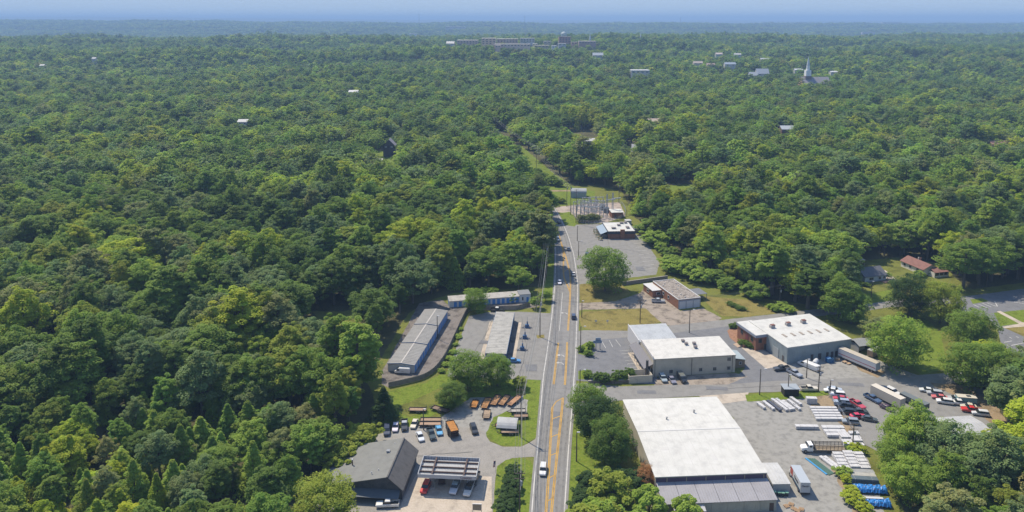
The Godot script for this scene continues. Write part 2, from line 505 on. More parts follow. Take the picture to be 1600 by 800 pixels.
# ---------- highway ----------
func build_road() -> void:
	var asphalt: StandardMaterial3D = ground_mat("highway_asphalt", [lin(0.183, 0.183, 0.187), lin(0.207, 0.204, 0.204), lin(0.234, 0.23, 0.226)], 5.0, 22.0, 0.88)
	var st := [[130, 2.6, 8.6], [168.8, 4.9, 12.9], [196.5, 7.2, 16.0], [217.6, 8.9, 18.6], [238.6, 10.6, 21.0], [253.1, 12.2, 22.7], [275.1, 14.6, 24.9], [301.2, 17.2, 27.5], [332.2, 19.8, 30.2], [370.0, 22.3, 31.7], [386.4, 23.0, 31.6], [404.2, 23.2, 31.4], [430.6, 22.6, 30.2], [460.4, 20.4, 27.9], [500, 16.4, 23.6], [545, 10.4, 17.6], [600, 2.0, 9.2]]
	var la := []
	var lb := []
	for s in st:
		la.append(Vector2(s[1], -s[0]))
		lb.append(Vector2(s[2], -s[0]))
	la = smooth_line(la, 4.0)
	lb = smooth_line(lb, 4.0)
	var b := MB.new()
	var k := 160
	var road := thing("highway", "pale grey three-lane highway with yellow and white lines", "road")
	road.set_meta("kind", "structure")
	for i in k:
		var q := []
		for e in [i, i + 1]:
			var f: float = float(e) / k
			var a: Vector2 = la[mini(int(f * (la.size() - 1)), la.size() - 1)]
			var c: Vector2 = lb[mini(int(f * (lb.size() - 1)), lb.size() - 1)]
			q.append([a + Vector2(-0.7, 0), c + Vector2(0.8, 0)])
		b.quad(Vector3(q[0][0].x, 0.1, q[0][0].y), Vector3(q[0][1].x, 0.1, q[0][1].y), Vector3(q[1][1].x, 0.1, q[1][1].y), Vector3(q[1][0].x, 0.1, q[1][0].y))
	part(road, "roadway", b, asphalt)
	var white := ground_mat("road_white", [lin(0.312, 0.312, 0.312), lin(0.484, 0.476, 0.468), lin(0.546, 0.546, 0.53)], 3.0, 20.0, 0.75)
	var yellow := ground_mat("road_yellow", [lin(0.351, 0.218, 0.062), lin(0.468, 0.281, 0.058), lin(0.515, 0.312, 0.07)], 3.0, 20.0, 0.8)
	for l in [la, lb]:
		var w := MB.new()
		var open_ends: Array = l
		strip(w, open_ends, 0.28, 0.112)
		part(road, "edge_line", w, white)
	var rubbed := ground_mat("rubbed_asphalt", [lin(0.155, 0.155, 0.157), lin(0.178, 0.176, 0.176), lin(0.215, 0.21, 0.207)], 4.0, 14.0, 0.8)
	for fr in [0.09, 0.25, 0.75, 0.91]:
		var w := MB.new()
		var track := []
		for i in k + 1:
			var f := float(i) / k
			var a: Vector2 = la[mini(int(f * (la.size() - 1)), la.size() - 1)]
			var c: Vector2 = lb[mini(int(f * (lb.size() - 1)), lb.size() - 1)]
			track.append(a.lerp(c, fr) + Vector2(wander.get_noise_1d(i * 14.0 + fr * 900.0) * 0.3, 0))
		strip(w, track, 0.55, 0.104)
		part(road, "wheel_track", w, rubbed)
	# double yellow lines
	for l in [[[863, 637], [860, 690], [857, 745], [853, 800], [850, 840]], [[879.6, 622], [876, 660], [871, 705], [866.5, 750], [861.7, 800], [857, 840]], [[872.3, 536], [869.5, 560], [865, 601]], [[886.2, 535], [885.2, 560], [882.6, 602]], [[887.5, 517], [889.5, 485], [891, 456.5], [891, 433], [887.5, 414], [880, 389], [876, 377], [871.5, 361], [862.5, 341.5]], [[890.4, 456], [886, 445], [882, 436], [880.4, 425], [880.4, 405], [880, 393.5], [877.5, 382]]]:
		var w := MB.new()
		var line := pline(l)
		for s in [-0.2, 0.2]:
			var shifted := []
			for q in line:
				shifted.append(q + Vector2(s, 0))
			strip(w, shifted, 0.26, 0.112)
		part(road, "yellow_line", w, yellow)
	for l in [[[862.8, 655], [875.3, 650.5]], [[861.7, 683], [872, 679]], [[860.2, 712], [869.3, 708.5]], [[858.5, 747], [866, 743]], [[856.2, 783], [861.7, 780]], [[863, 637], [869, 628], [879.6, 622]], [[881, 425], [888.5, 419]], [[880.5, 409], [885, 405]]]:
		var w := MB.new()
		strip(w, Array(P(l)), 0.3, 0.114)
		part(road, "hatch_bar", w, yellow)
	var lane := MB.new()
	strip(lane, pline([[879, 457.7], [876.5, 488], [874, 517]]), 0.22, 0.112)
	part(road, "lane_line", lane, white)
	for s in [[[898.2, 600], [894.6, 640]], [[866, 620], [866, 621]]]:
		for g in dashes(pline(s), 0.8, 2.2):
			var w := MB.new()
			strip(w, g, 0.2, 0.112)
			part(road, "lane_dash", w, white)
	for q in [[876.7, 555.6], [875.4, 567.6], [882, 489.5]]:
		var w := MB.new()
		var c := G(q[0], q[1])
		strip(w, [Vector2(c.x + 1.0, c.z + 1.4), Vector2(c.x + 0.9, c.z + 0.3), Vector2(c.x + 0.1, c.z - 0.3), Vector2(c.x - 0.6, c.z - 0.2)], 0.28, 0.114)
		w.tri(Vector3(c.x - 0.5, 0.114, c.z - 1.0), Vector3(c.x - 1.6, 0.114, c.z - 0.1), Vector3(c.x - 0.5, 0.114, c.z + 0.6))
		part(road, "turn_arrow", w, white)
	# repaired patches and sealed seams in the paving
	var pm := ground_mat("dark_asphalt", [], 1, 1, 1)
	var rr := RandomNumberGenerator.new()
	rr.seed = 21
	for e in [[866, 655, 3.2, 9.0, 6.0], [884, 575, 2.6, 12.0, 4.0], [893, 470, 2.4, 10.0, 3.0], [1120, 607, 7.0, 2.4, 6.0], [1010, 613, 6.0, 2.2, 2.0], [760, 535, 5.0, 3.0, 10.0], [830, 575, 4.0, 5.0, 0.0], [960, 405, 7.0, 4.0, 5.0], [1000, 420, 4.0, 6.0, 0.0], [1330, 601, 8.0, 2.2, 8.0]]:
		var c := G(e[0], e[1])
		var poly := PackedVector2Array()
		for q in [[-1, -1], [1, -1], [1, 1], [-1, 1]]:
			poly.append(Vector2(c.x, c.z) + Vector2(q[0] * e[2] / 2.0, q[1] * e[3] / 2.0).rotated(deg_to_rad(e[4])))
		var w := MB.new()
		w.prism(ragged(poly, 1.0, 0.25), 0.106, 0.106)
		tag(part(self, "asphalt_patch", w, pm), "slightly darker repaired patch in the paving", "asphalt", "", "structure")
	for e in [[[900, 395], [960, 388], [1010, 398]], [[910, 420], [960, 425], [1015, 418]], [[945, 360], [955, 395], [962, 430]], [[735, 560], [760, 520], [772, 492]], [[815, 495], [822, 540], [812, 585]], [[600, 720], [660, 712], [740, 706]], [[1060, 530], [1110, 545], [1160, 585]], [[1350, 625], [1400, 640], [1440, 660]], [[862, 800], [872, 700], [880, 640]], [[1100, 610], [1200, 604], [1300, 600]]]:
		var w := MB.new()
		var line := pline(e)
		for i in line.size():
			line[i] += Vector2(rr.randf_range(-0.25, 0.25), rr.randf_range(-0.25, 0.25))
		strip(w, line, 0.14, 0.109)
		tag(part(self, "sealed_seam", w, plain("tar", lin(0.09, 0.09, 0.09), 0.8)), "thin dark sealed seam running across the paving", "asphalt", "", "structure")
	# stall stripes of the shop lot and of the church lot
	var lines := thing("stall_markings", "worn white stall stripes on the dark shop parking lot", "road marking")
	lines.set_meta("kind", "structure")
	for l in [[[940, 533], [946.5, 544]], [[952, 532], [957.5, 542.5]], [[962, 531], [970, 541.5]], [[968, 548.5], [984, 547.3]], [[971, 553.3], [987, 552]], [[974, 558.5], [990, 557]], [[977, 564], [993.5, 562.5]], [[980, 569], [997, 567.5]], [[983.5, 574.5], [1001, 573]], [[946, 585], [949, 589]], [[958, 584], [962, 589]]]:
		var w := MB.new()
		strip(w, Array(P(l)), 0.16, 0.075)
		part(lines, "stripe", w, white)
	var lines3 := thing("stall_markings", "faded white stall stripes along the wood side of the diner lot", "road marking")
	lines3.set_meta("kind", "structure")
	for i in 9:
		var w := MB.new()
		var q := [1002.0 + i * 2.9, 374.0 + i * 5.6]
		strip(w, Array(P([[q[0] - 15.0, q[1] + 1.5], [q[0], q[1]]])), 0.2, 0.045)
		part(lines3, "stripe", w, white)
	var lines2 := thing("stall_markings", "white stall stripes on the parking lot at the wood's edge", "road marking")
	lines2.set_meta("kind", "structure")
	for l in [[[1521, 476], [1533, 482]], [[1528, 475], [1542, 481]], [[1535, 474], [1549, 480]], [[1542, 473.5], [1557, 479]], [[1554, 471], [1558.5, 479]], [[1584, 472], [1600, 475]], [[1590, 470], [1612, 474]], [[1577, 527], [1581, 529]], [[1569, 535], [1581, 533]], [[1573, 539], [1580, 543]], [[1580, 540], [1600, 536]], [[1588, 526], [1592, 528]]]:
		var w := MB.new()
		strip(w, Array(P(l)), 0.3, 0.07)
		part(lines2, "stripe", w, white)


# ---------- building helpers (local axes: x to the right, z towards the camera) ----------
var face_dirs := {"S": [Vector3(0, 0, 1), Vector3(1, 0, 0)], "N": [Vector3(0, 0, -1), Vector3(-1, 0, 0)], "E": [Vector3(1, 0, 0), Vector3(0, 0, -1)], "W": [Vector3(-1, 0, 0), Vector3(0, 0, 1)]}

# an opening on a wall: `off` is the wall's distance from the node's origin along the face, u along the wall
func window(o: Node, face: String, off: float, u: float, y: float, w: float, h: float, glass: Material, frame: Material, called := "window") -> void:
	var nrm: Vector3 = face_dirs[face][0]
	var along: Vector3 = face_dirs[face][1]
	var c := nrm * off + along * u + Vector3.UP * y
	var b := MB.new()
	var turn := atan2(nrm.x, nrm.z)
	var t := 0.11
	for e in [[Vector2(0, h / 2), Vector2(w + t, t)], [Vector2(0, -h / 2), Vector2(w + t, t)], [Vector2(-w / 2, 0), Vector2(t, h)], [Vector2(w / 2, 0), Vector2(t, h)]]:
		b.box(c + along * e[0].x + Vector3.UP * e[0].y + nrm * 0.05, Vector3(e[1].x, e[1].y, 0.12), turn)
	var f := part(o, called, b, frame)
	boxpart(f, "pane" if called == "window" else "leaf", c + nrm * 0.01, Vector3(w, h, 0.06), glass, turn)

func walls(o: Node, w: float, d: float, h: float, m: Material, at := Vector3.ZERO, called := "wall") -> void:
	for s in [-1, 1]:
		boxpart(o, called, at + Vector3(0, h / 2, s * (d / 2 - 0.1)), Vector3(w, h, 0.2), m)
		boxpart(o, called, at + Vector3(s * (w / 2 - 0.1), h / 2, 0), Vector3(0.2, h, d - 0.404), m)

# a slab following corner points (near-left, near-right, far-right, far-left)
func slab(b: MB, p: Array, t: float) -> void:
	var q := []
	for e in p:
		q.append(e - Vector3.UP * t)
	b.quad(p[0], p[1], p[2], p[3])
	b.quad(q[3], q[2], q[1], q[0])
	for i in 4:
		b.quad(q[i], q[(i + 1) % 4], p[(i + 1) % 4], p[i])

func gable_ends(o: Node, w: float, d: float, h: float, ridge: float, along_x: bool, m: Material) -> void:
	for s in [-1, 1]:
		var b := MB.new()
		for side in [0.0, -0.2]:
			if along_x:
				var x: float = s * (w / 2 + side)
				b.tri(Vector3(x, h, -d / 2), Vector3(x, h, d / 2), Vector3(x, ridge, 0))
			else:
				var z: float = s * (d / 2 + side)
				b.tri(Vector3(-w / 2, h, z), Vector3(w / 2, h, z), Vector3(0, ridge, z))
		part(o, "gable", b, m)

func gable_roof(o: Node, w: float, d: float, h: float, ridge: float, along_x: bool, over: float, m: Material, rib := 0.0) -> void:
	var drop := (ridge - h) / ((d if along_x else w) / 2) * over
	for s in [-1, 1]:
		var b := MB.new()
		var p := []
		if along_x:
			p = [Vector3(-w / 2 - over, h - drop, s * (d / 2 + over)), Vector3(w / 2 + over, h - drop, s * (d / 2 + over)), Vector3(w / 2 + over, ridge, 0), Vector3(-w / 2 - over, ridge, 0)]
		else:
			p = [Vector3(s * (w / 2 + over), h - drop, d / 2 + over), Vector3(s * (w / 2 + over), h - drop, -d / 2 - over), Vector3(0, ridge, -d / 2 - over), Vector3(0, ridge, d / 2 + over)]
		if s < 0:
			p = [p[1], p[0], p[3], p[2]]
		for i in 4:
			p[i] += Vector3.UP * 0.14
		slab(b, p, 0.14)
		var r := part(o, "roof", b, m)
		if rib > 0.0:
			ribs(r, p, rib, m)

# standing seams from eave to ridge
func ribs(o: Node, p: Array, every: float, m: Material) -> void:
	var k := int(p[0].distance_to(p[1]) / every)
	var b := MB.new()
	for i in range(1, k):
		var f := float(i) / k
		b.bar(p[0].lerp(p[1], f) + Vector3.UP * 0.02, p[3].lerp(p[2], f) + Vector3.UP * 0.02, 0.07, 0.07)
	part(o, "roof_seam", b, m).set_meta("kind", "stuff")

func roof_vent(o: Node, at: Vector3, s: Vector3, m: Material, cap: Material) -> void:
	var v := boxpart(o, "roof_unit", at + Vector3.UP * s.y / 2, s, m)
	boxpart(v, "hood", at + Vector3.UP * (s.y + 0.08), Vector3(s.x * 1.2, 0.16, s.z * 1.2), cap)

func corrugated(key: String, r: float, g: float, b: float, rough := 0.6) -> StandardMaterial3D:
	return ground_mat(key, [lin(r * 0.86, g * 0.86, b * 0.86), lin(r, g, b), lin(minf(r * 1.08, 0.85), minf(g * 1.08, 0.85), minf(b * 1.08, 0.85))], 5.0, 26.0, 0.88, rough)

func letters(o: Node, called: String, text: String, at: Vector3, ry: float, height: float, m: Material) -> void:
	var t := TextMesh.new()
	t.text = text
	var f := SystemFont.new()
	f.font_names = PackedStringArray(["Droid Serif"])
	t.font = f
	t.font_size = 48
	t.pixel_size = height / 48.0
	t.depth = 0.04
	var n := part(o, called, t, m)
	n.position = at
	n.rotation.y = ry


# ---------- filling station ----------
func build_gas_station() -> void:
	var wood := ground_mat("weathered_wood", [lin(0.078, 0.086, 0.094), lin(0.117, 0.125, 0.136), lin(0.156, 0.156, 0.16)], 3.0, 12.0, 0.75)
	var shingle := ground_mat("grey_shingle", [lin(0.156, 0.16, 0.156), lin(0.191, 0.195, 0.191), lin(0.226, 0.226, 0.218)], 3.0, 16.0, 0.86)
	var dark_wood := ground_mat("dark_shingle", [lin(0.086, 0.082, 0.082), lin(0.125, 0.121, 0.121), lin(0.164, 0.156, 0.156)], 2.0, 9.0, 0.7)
	var dark := plain("door_and_shade_dark", lin(0.07, 0.068, 0.07), 0.6)
	var glass := plain("dark_glass", lin(0.023, 0.031, 0.039), 0.08)
	var white := plain("white_metal", lin(0.515, 0.523, 0.538), 0.5)
	var o := thing("filling_station", "weathered timber barn-like filling station with grey gable roof", "building", Vector3(-36.6, 0, -182.0), -5.5)
	# ridge at local x = +6.2, eaves at +10.2 (right) and -11.5 (left)
	var rx := 6.2
	var zf := -9.3
	var zn := 8.6
	var ridge := 6.6
	var re := Vector2(10.2, 3.1)
	var le := Vector2(-11.4, 2.9)
	var main_shape := [[Vector3(le.x, le.y, zn), Vector3(rx, ridge, zn), Vector3(rx, ridge, zf), Vector3(le.x, le.y, zf)], [Vector3(rx, ridge, zn), Vector3(re.x, re.y, zn), Vector3(re.x, re.y, zf), Vector3(rx, ridge, zf)]]
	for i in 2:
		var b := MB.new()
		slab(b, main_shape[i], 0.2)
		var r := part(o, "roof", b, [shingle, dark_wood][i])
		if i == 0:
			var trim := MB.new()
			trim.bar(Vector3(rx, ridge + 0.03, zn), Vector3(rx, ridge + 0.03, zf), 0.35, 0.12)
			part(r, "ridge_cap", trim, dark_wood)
	for z in [zn - 0.9, zf + 0.9]:
		var g := MB.new()
		g.prism(PackedVector2Array([Vector2(le.x + 0.5, 0), Vector2(le.x + 0.5, le.y - 0.18), Vector2(rx, ridge - 0.28), Vector2(re.x - 0.5, re.y + 0.05), Vector2(re.x - 0.5, 0), Vector2(0.3, 0), Vector2(0.3, 2.4), Vector2(-3.1, 2.4), Vector2(-3.1, 0)]), -0.1, 0.1)
		var gm := part(o, "gable_wall", g, wood)
		gm.rotation.x = -PI / 2
		gm.position.z = z
	boxpart(o, "side_wall", Vector3(re.x - 0.6, 1.5, -0.3), Vector3(0.2, 3.0, zn - zf - 2.2), wood)
	boxpart(o, "side_wall", Vector3(le.x + 0.6, 1.3, -0.3), Vector3(0.2, 2.6, zn - zf - 2.2), plain("pink_block", lin(0.328, 0.187, 0.156), 0.9))
	# boards on the near gable
	var boards := MB.new()
	for i in 36:
		var x := le.x + 0.8 + i * 0.57
		var top: float = lerpf(le.y, ridge, (x - le.x) / (rx - le.x)) if x < rx else lerpf(ridge, re.y, (x - rx) / (re.x - rx))
		boards.box(Vector3(x, (top - 0.35 + 2.4) / 2, zn - 0.77), Vector3(0.05, maxf(top - 0.4 - 2.4, 0.2), 0.04))
	part(o, "batten", boards, dark_wood).set_meta("kind", "stuff")
	var aw := MB.new()
	slab(aw, [Vector3(-3.4, 1.9, zn + 1.6), Vector3(9.3, 1.9, zn + 1.6), Vector3(9.3, 2.75, zn - 0.8), Vector3(-3.4, 2.75, zn - 0.8)], 0.12)
	part(o, "awning", aw, plain("slate_awning", lin(0.086, 0.101, 0.117), 0.7))
	for e in [[Vector3(-1.4, 2.45, zn - 0.76), Vector3(3.7, 0.16, 0.16)], [Vector3(-3.15, 1.2, zn - 0.76), Vector3(0.16, 2.4, 0.16)], [Vector3(0.35, 1.2, zn - 0.76), Vector3(0.16, 2.4, 0.16)]]:
		boxpart(o, "bay_frame", e[0], e[1], dark_wood)
	boxpart(o, "workbench", Vector3(-1.2, 0.5, zn - 6.5), Vector3(3.0, 1.0, 0.8), plain("pallet_tan", lin(0.33, 0.24, 0.156), 0.9))
	boxpart(o, "shop_door", Vector3(7.6, 1.05, zn - 0.78), Vector3(1.0, 2.1, 0.1), glass)
	window(o, "S", zn - 0.78, 4.5, 1.4, 2.2, 1.2, glass, white)
	boxpart(o, "bay_sign", Vector3(2.0, 1.6, zn - 0.74), Vector3(1.1, 0.6, 0.06), plain("grey_sign", lin(0.312, 0.328, 0.335), 0.7))
	var pipe := MB.new()
	pipe.tube(Vector3(-5.2, 3.9, 0.8), Vector3(-5.2, 5.7, 0.8), 0.16, 0.16)
	var pp := part(o, "stove_pipe", pipe, plain("rust", lin(0.101, 0.055, 0.039), 0.8))
	var capm := MB.new()
	capm.tube(Vector3(-5.2, 5.72, 0.8), Vector3(-5.2, 5.95, 0.8), 0.26, 0.2)
	part(pp, "cap", capm, white)
	roof_vent(o, Vector3(3.4, 5.75, -3.2), Vector3(0.8, 0.6, 0.8), plain("grey_box", lin(0.195, 0.211, 0.234), 0.5), plain("grey_box", lin(0.195, 0.211, 0.234)))
	for q in [[4.2, -6.9], [4.0, -2.6], [1.6, 6.3], [3.0, 5.0]]:
		var t := MB.new()
		t.tube(Vector3(q[0], 5.4, q[1]), Vector3(q[0], 6.4, q[1]), 0.09, 0.09)
		part(o, "vent_pipe", t, white)
	# canopy over the pumps
	var c := thing("pump_canopy", "flat pump canopy with white fascia and open beamed top", "canopy", Vector3(-16.3, 0, -180.1), -4.3)
	var w := 15.0
	var d := 8.1
	var frame := plain("rust_beam", lin(0.07, 0.043, 0.039), 0.7)
	var deck := corrugated("deck_panel", 0.390, 0.398, 0.413)
	boxpart(c, "deck", Vector3(0, 4.15, 0), Vector3(w - 0.3, 0.08, d - 0.3), deck)
	var seams := MB.new()
	for i in 36:
		seams.box(Vector3(-w / 2 + 0.5 + i * 0.4, 4.22, 0), Vector3(0.09, 0.08, d - 0.4))
	part(c, "deck_rib", seams, deck).set_meta("kind", "stuff")
	for z in [-d / 2, d / 2]:
		boxpart(c, "fascia", Vector3(0, 4.55, z), Vector3(w, 1.0, 0.12), plain("fascia_white", lin(0.39, 0.406, 0.437), 0.5))
	for x in [-w / 2, w / 2]:
		boxpart(c, "fascia", Vector3(x, 4.55, 0), Vector3(0.12, 1.0, d - 0.13), plain("fascia_white", lin(0.39, 0.406, 0.437), 0.5))
	for z in [-2.4, -0.1, 2.0]:
		boxpart(c, "beam", Vector3(0, 4.5, z), Vector3(w - 0.3, 0.34, 0.24), frame)
	for x in [-4.0, 4.2]:
		boxpart(c, "beam", Vector3(x, 4.72, 0), Vector3(0.34, 0.3, d - 0.3), frame)
		for z in [-1.9, 1.9]:
			boxpart(c, "post", Vector3(x, 2.05, z), Vector3(0.26, 4.1, 0.26), plain("post_grey", lin(0.156, 0.156, 0.156), 0.6))
	var lintel := MB.new()
	for i in 20:
		lintel.box(Vector3(-w / 2 + 0.6 + i * 0.73, 4.6, -d / 2 + 0.12), Vector3(0.05, 0.9, 0.1))
	part(c, "fascia_stud", lintel, frame).set_meta("kind", "stuff")
	letters(c, "lettering", "Coastal", Vector3(4.9, 4.55, d / 2 + 0.09), 0.0, 0.85, plain("letter_red", lin(0.125, 0.047, 0.055), 0.6))
	for x in [-4.0, 4.2]:
		var isl := thing("pump_island", "raised concrete pump island with old fuel pumps", "fuel pump", c.to_global(Vector3(x, 0.06, 0)) if c.is_inside_tree() else Vector3.ZERO, -4.3, "pump islands under the canopy")
		boxpart(isl, "kerb", Vector3(0, 0.08, 0), Vector3(1.2, 0.16, 5.4), plain("island_concrete", lin(0.39, 0.367, 0.335), 0.9))
		for z in [-0.9, 0.9]:
			var pu := boxpart(isl, "pump", Vector3(0, 0.9, z), Vector3(0.5, 1.5, 0.8), plain("pump_white", lin(0.39, 0.39, 0.39), 0.5))
			boxpart(pu, "display", Vector3(0.26, 1.3, z), Vector3(0.04, 0.4, 0.5), plain("dark_glass", lin(0.023, 0.031, 0.039)))
	# price board by the forecourt
	var bd := thing("message_board", "small framed message board on the tan concrete apron", "sign", G(745.5, 803), -4)
	for s in [-1, 1]:
		boxpart(bd, "post", Vector3(s * 1.05, 1.3, 0), Vector3(0.12, 2.6, 0.12), plain("steel_post", lin(0.234, 0.234, 0.265), 0.5))
	boxpart(bd, "cap", Vector3(0, 2.65, 0), Vector3(2.3, 0.2, 0.25), plain("cap_white", lin(0.507, 0.491, 0.484), 0.6))
	boxpart(bd, "panel", Vector3(0, 1.75, 0), Vector3(1.95, 1.55, 0.08), plain("panel_tan", lin(0.257, 0.211, 0.156), 0.8))
	# flag
	var fl := thing("flag_pole", "thin pole with a drooping striped flag at the forecourt edge", "flag", G(774.5, 739), 0)
	var pole := MB.new()
	pole.tube(Vector3.ZERO, Vector3(0, 3.6, 0), 0.04, 0.03)
	part(fl, "pole", pole, plain("pole_grey", lin(0.234, 0.234, 0.234), 0.5))
	for i in 7:
		boxpart(fl, "stripe", Vector3(-0.3 - i * 0.02, 3.35 - i * 0.26, 0.02 * (i % 2)), Vector3(0.55, 0.25, 0.03), plain(["flag_red", "flag_white"][i % 2], [lin(0.351, 0.039, 0.047), lin(0.546, 0.53, 0.53)][i % 2], 0.8), 0.3)
	boxpart(fl, "canton", Vector3(-0.22, 3.1, 0.06), Vector3(0.3, 0.75, 0.03), plain("flag_blue", lin(0.023, 0.039, 0.125), 0.8), 0.3)
	# metal shelter of the trailer dealer
	var sh := thing("metal_shelter", "open shelter with pale barrel-shaped metal roof beside the highway", "shelter", Vector3(-1.3, 0, -207.2), -6.8)
	var rm := corrugated("shelter_roof", 0.390, 0.398, 0.413, 0.45)
	var rb := MB.new()
	for i in 8:
		var a := deg_to_rad(-52.0 + i * 13.0)
		var a2 := deg_to_rad(-52.0 + (i + 1) * 13.0)
		var p0 := Vector3(0, 0.2 + 3.6 * cos(a) - 1.0, 3.6 * sin(a))
		var p1 := Vector3(0, 0.2 + 3.6 * cos(a2) - 1.0, 3.6 * sin(a2))
		slab(rb, [p1 + Vector3.LEFT * 3.0, p1 + Vector3.RIGHT * 3.0, p0 + Vector3.RIGHT * 3.0, p0 + Vector3.LEFT * 3.0], 0.06)
	part(sh, "roof", rb, rm)
	for x in [-2.8, 0.0, 2.8]:
		for z in [-2.6, 2.6]:
			boxpart(sh, "post", Vector3(x, 0.75, z), Vector3(0.12, 1.5, 0.12), plain("steel_post", lin(0.234, 0.234, 0.265)))


# ---------- storage units and car wash ----------
func build_storage() -> void:
	var roofm := ground_mat("storage_roof", [lin(0.211, 0.207, 0.203), lin(0.261, 0.257, 0.254), lin(0.304, 0.3, 0.296)], 4.0, 24.0, 0.85, 0.55)
	var cream := plain("storage_wall", lin(0.429, 0.429, 0.413), 0.75)
	var blue := plain("roller_blue", lin(0.045, 0.19, 0.47), 0.5)
	var trim := plain("trim_blue", lin(0.039, 0.101, 0.211), 0.5)
	var o := thing("storage_building", "long grey-roofed storage block with a row of blue roller doors", "building", Vector3(-34.4, 0, -266.1), -8.8)
	var w := 9.4
	var zs := [-24.0, -9.0, 7.5, 24.0]
	for i in 3:
		var z0: float = zs[i]
		var z1: float = zs[i + 1]
		var h := 3.35 - 0.22 * i
		var body := boxpart(o, "wall", Vector3(0, h / 2, (z0 + z1) / 2), Vector3(w, h, z1 - z0 - 0.01), cream)
		for s in [-1, 1]:
			var b := MB.new()
			var p := [Vector3(s * (w / 2 + 0.15), h + 0.06, z1 + 0.12), Vector3(s * (w / 2 + 0.15), h + 0.06, z0 - 0.1), Vector3(0, h + 0.5, z0 - 0.1), Vector3(0, h + 0.5, z1 + 0.12)]
			if s < 0:
				p = [p[1], p[0], p[3], p[2]]
			slab(b, p, 0.1)
			ribs(part(o, "roof", b, roofm), p, 1.1, roofm)
		boxpart(o, "ridge_cap", Vector3(0, h + 0.53, (z0 + z1) / 2), Vector3(0.5, 0.05, z1 - z0 + 0.1), plain("ridge_pale", lin(0.351, 0.335, 0.32), 0.6))
		for s in [-1, 1]:
			var tb := MB.new()
			tb.bar(Vector3(0, h + 0.42, z1 + 0.16), Vector3(s * (w / 2 + 0.15), h - 0.02, z1 + 0.16), 0.1, 0.24)
			part(o, "trim", tb, trim)
		var gb := MB.new()
		gb.tri(Vector3(-w / 2, h, z1 - 0.01), Vector3(w / 2, h, z1 - 0.01), Vector3(0, h + 0.42, z1 - 0.01))
		part(o, "gable", gb, cream)
		var k := 5
		for j in k:
			var z := z0 + (z1 - z0) * (j + 0.5) / k
			boxpart(o, "roller_door", Vector3(w / 2 + 0.02, h * 0.43, z), Vector3(0.06, h * 0.84, 2.3), blue)
	# rear block
	var p0 := G(702, 480.5)
	var p1 := G(829, 471)
	var len := p0.distance_to(p1)
	var ang := rad_to_deg(atan2(-(p1.z - p0.z), p1.x - p0.x))
	var c := thing("storage_building", "low white storage block across the back of the yard with small blue doors", "building", (p0 + p1) / 2, ang)
	var dep := 5.2
	boxpart(c, "wall", Vector3(-len * 0.07, 1.35, -dep / 2), Vector3(len * 0.86, 2.7, dep), plain("white_wall", lin(0.484, 0.491, 0.491), 0.75))
	var rb := MB.new()
	var rp := [Vector3(-len / 2 - 0.1, 2.8, 0.25), Vector3(len * 0.36, 2.8, 0.25), Vector3(len * 0.36, 3.1, -dep - 0.2), Vector3(-len / 2 - 0.1, 3.1, -dep - 0.2)]
	slab(rb, rp, 0.12)
	ribs(part(c, "roof", rb, ground_mat("rear_roof", [lin(0.296, 0.281, 0.265), lin(0.367, 0.351, 0.335), lin(0.421, 0.406, 0.39)], 4.0, 20.0, 0.8)), rp, 1.2, ground_mat("rear_roof", [], 1, 1, 1))
	for i in 14:
		boxpart(c, "roller_door", Vector3(-len / 2 + 2.6 + i * 2.05, 1.15, 0.02), Vector3(1.25, 2.2, 0.06), blue)
	boxpart(c, "side_door", Vector3(-len / 2 - 0.02, 1.2, -2.5), Vector3(0.06, 2.3, 2.4), blue)
	boxpart(c, "office", Vector3(len * 0.43, 1.7, -dep / 2 + 0.3), Vector3(len * 0.138, 3.4, dep), plain("office_white", lin(0.515, 0.523, 0.523), 0.75))
	boxpart(c, "office_roof", Vector3(len * 0.43, 3.48, -dep / 2 + 0.3), Vector3(len * 0.145, 0.16, dep + 0.3), plain("office_roof_grey", lin(0.156, 0.164, 0.179), 0.7))
	boxpart(c, "office_door", Vector3(len * 0.46, 1.1, 0.32), Vector3(1.0, 2.2, 0.06), blue)
	boxpart(c, "office_window", Vector3(len * 0.4, 1.6, 0.32), Vector3(0.6, 1.4, 0.06), plain("dark_glass", lin(0.023, 0.031, 0.039)))
	# fence
	var fence := thing("wooden_fence", "grey weathered board fence curving round the storage yard", "fence")
	var fw := ground_mat("fence_wood", [lin(0.156, 0.14, 0.121), lin(0.226, 0.207, 0.183), lin(0.281, 0.257, 0.234)], 1.5, 8.0, 0.75)
	var line := smooth_line(Array(P([[828, 478], [807, 484], [786, 484.5], [765, 484.5], [740, 484], [731, 487], [722, 503], [711, 527], [700, 551], [690, 568], [677, 583], [660, 593], [634, 600], [607, 606]])), 2.4)
	var panel := MB.new()
	for i in 12:
		panel.box(Vector3(-1.1 + i * 0.2, 0.92, 0.02 * (i % 2)), Vector3(0.185, 1.75 + 0.05 * ((i * 7) % 3), 0.03))
	panel.box(Vector3(0, 0.45, -0.05), Vector3(2.4, 0.1, 0.05))
	panel.box(Vector3(0, 1.4, -0.05), Vector3(2.4, 0.1, 0.05))
	var pm := panel.done()
	var post := MB.new()
	post.box(Vector3(0, 0.98, 0), Vector3(0.13, 1.96, 0.13))
	var pom := post.done()
	for i in line.size() - 1:
		var a: Vector2 = line[i]
		var b: Vector2 = line[i + 1]
		var q := part(fence, "panel", pm, fw)
		q.position = Vector3((a.x + b.x) / 2, 0.03, (a.y + b.y) / 2)
		q.rotation.y = -(b - a).angle()
		q.scale.x = a.distance_to(b) / 2.4
		part(fence, "post", pom, fw).position = Vector3(a.x, 0.03, a.y)
	# car wash
	var cw := thing("car_wash", "pale flat-roofed self-service car wash with open bays", "building", Vector3(-4.2, 0, -268.2), -4.5)
	var W := 7.4
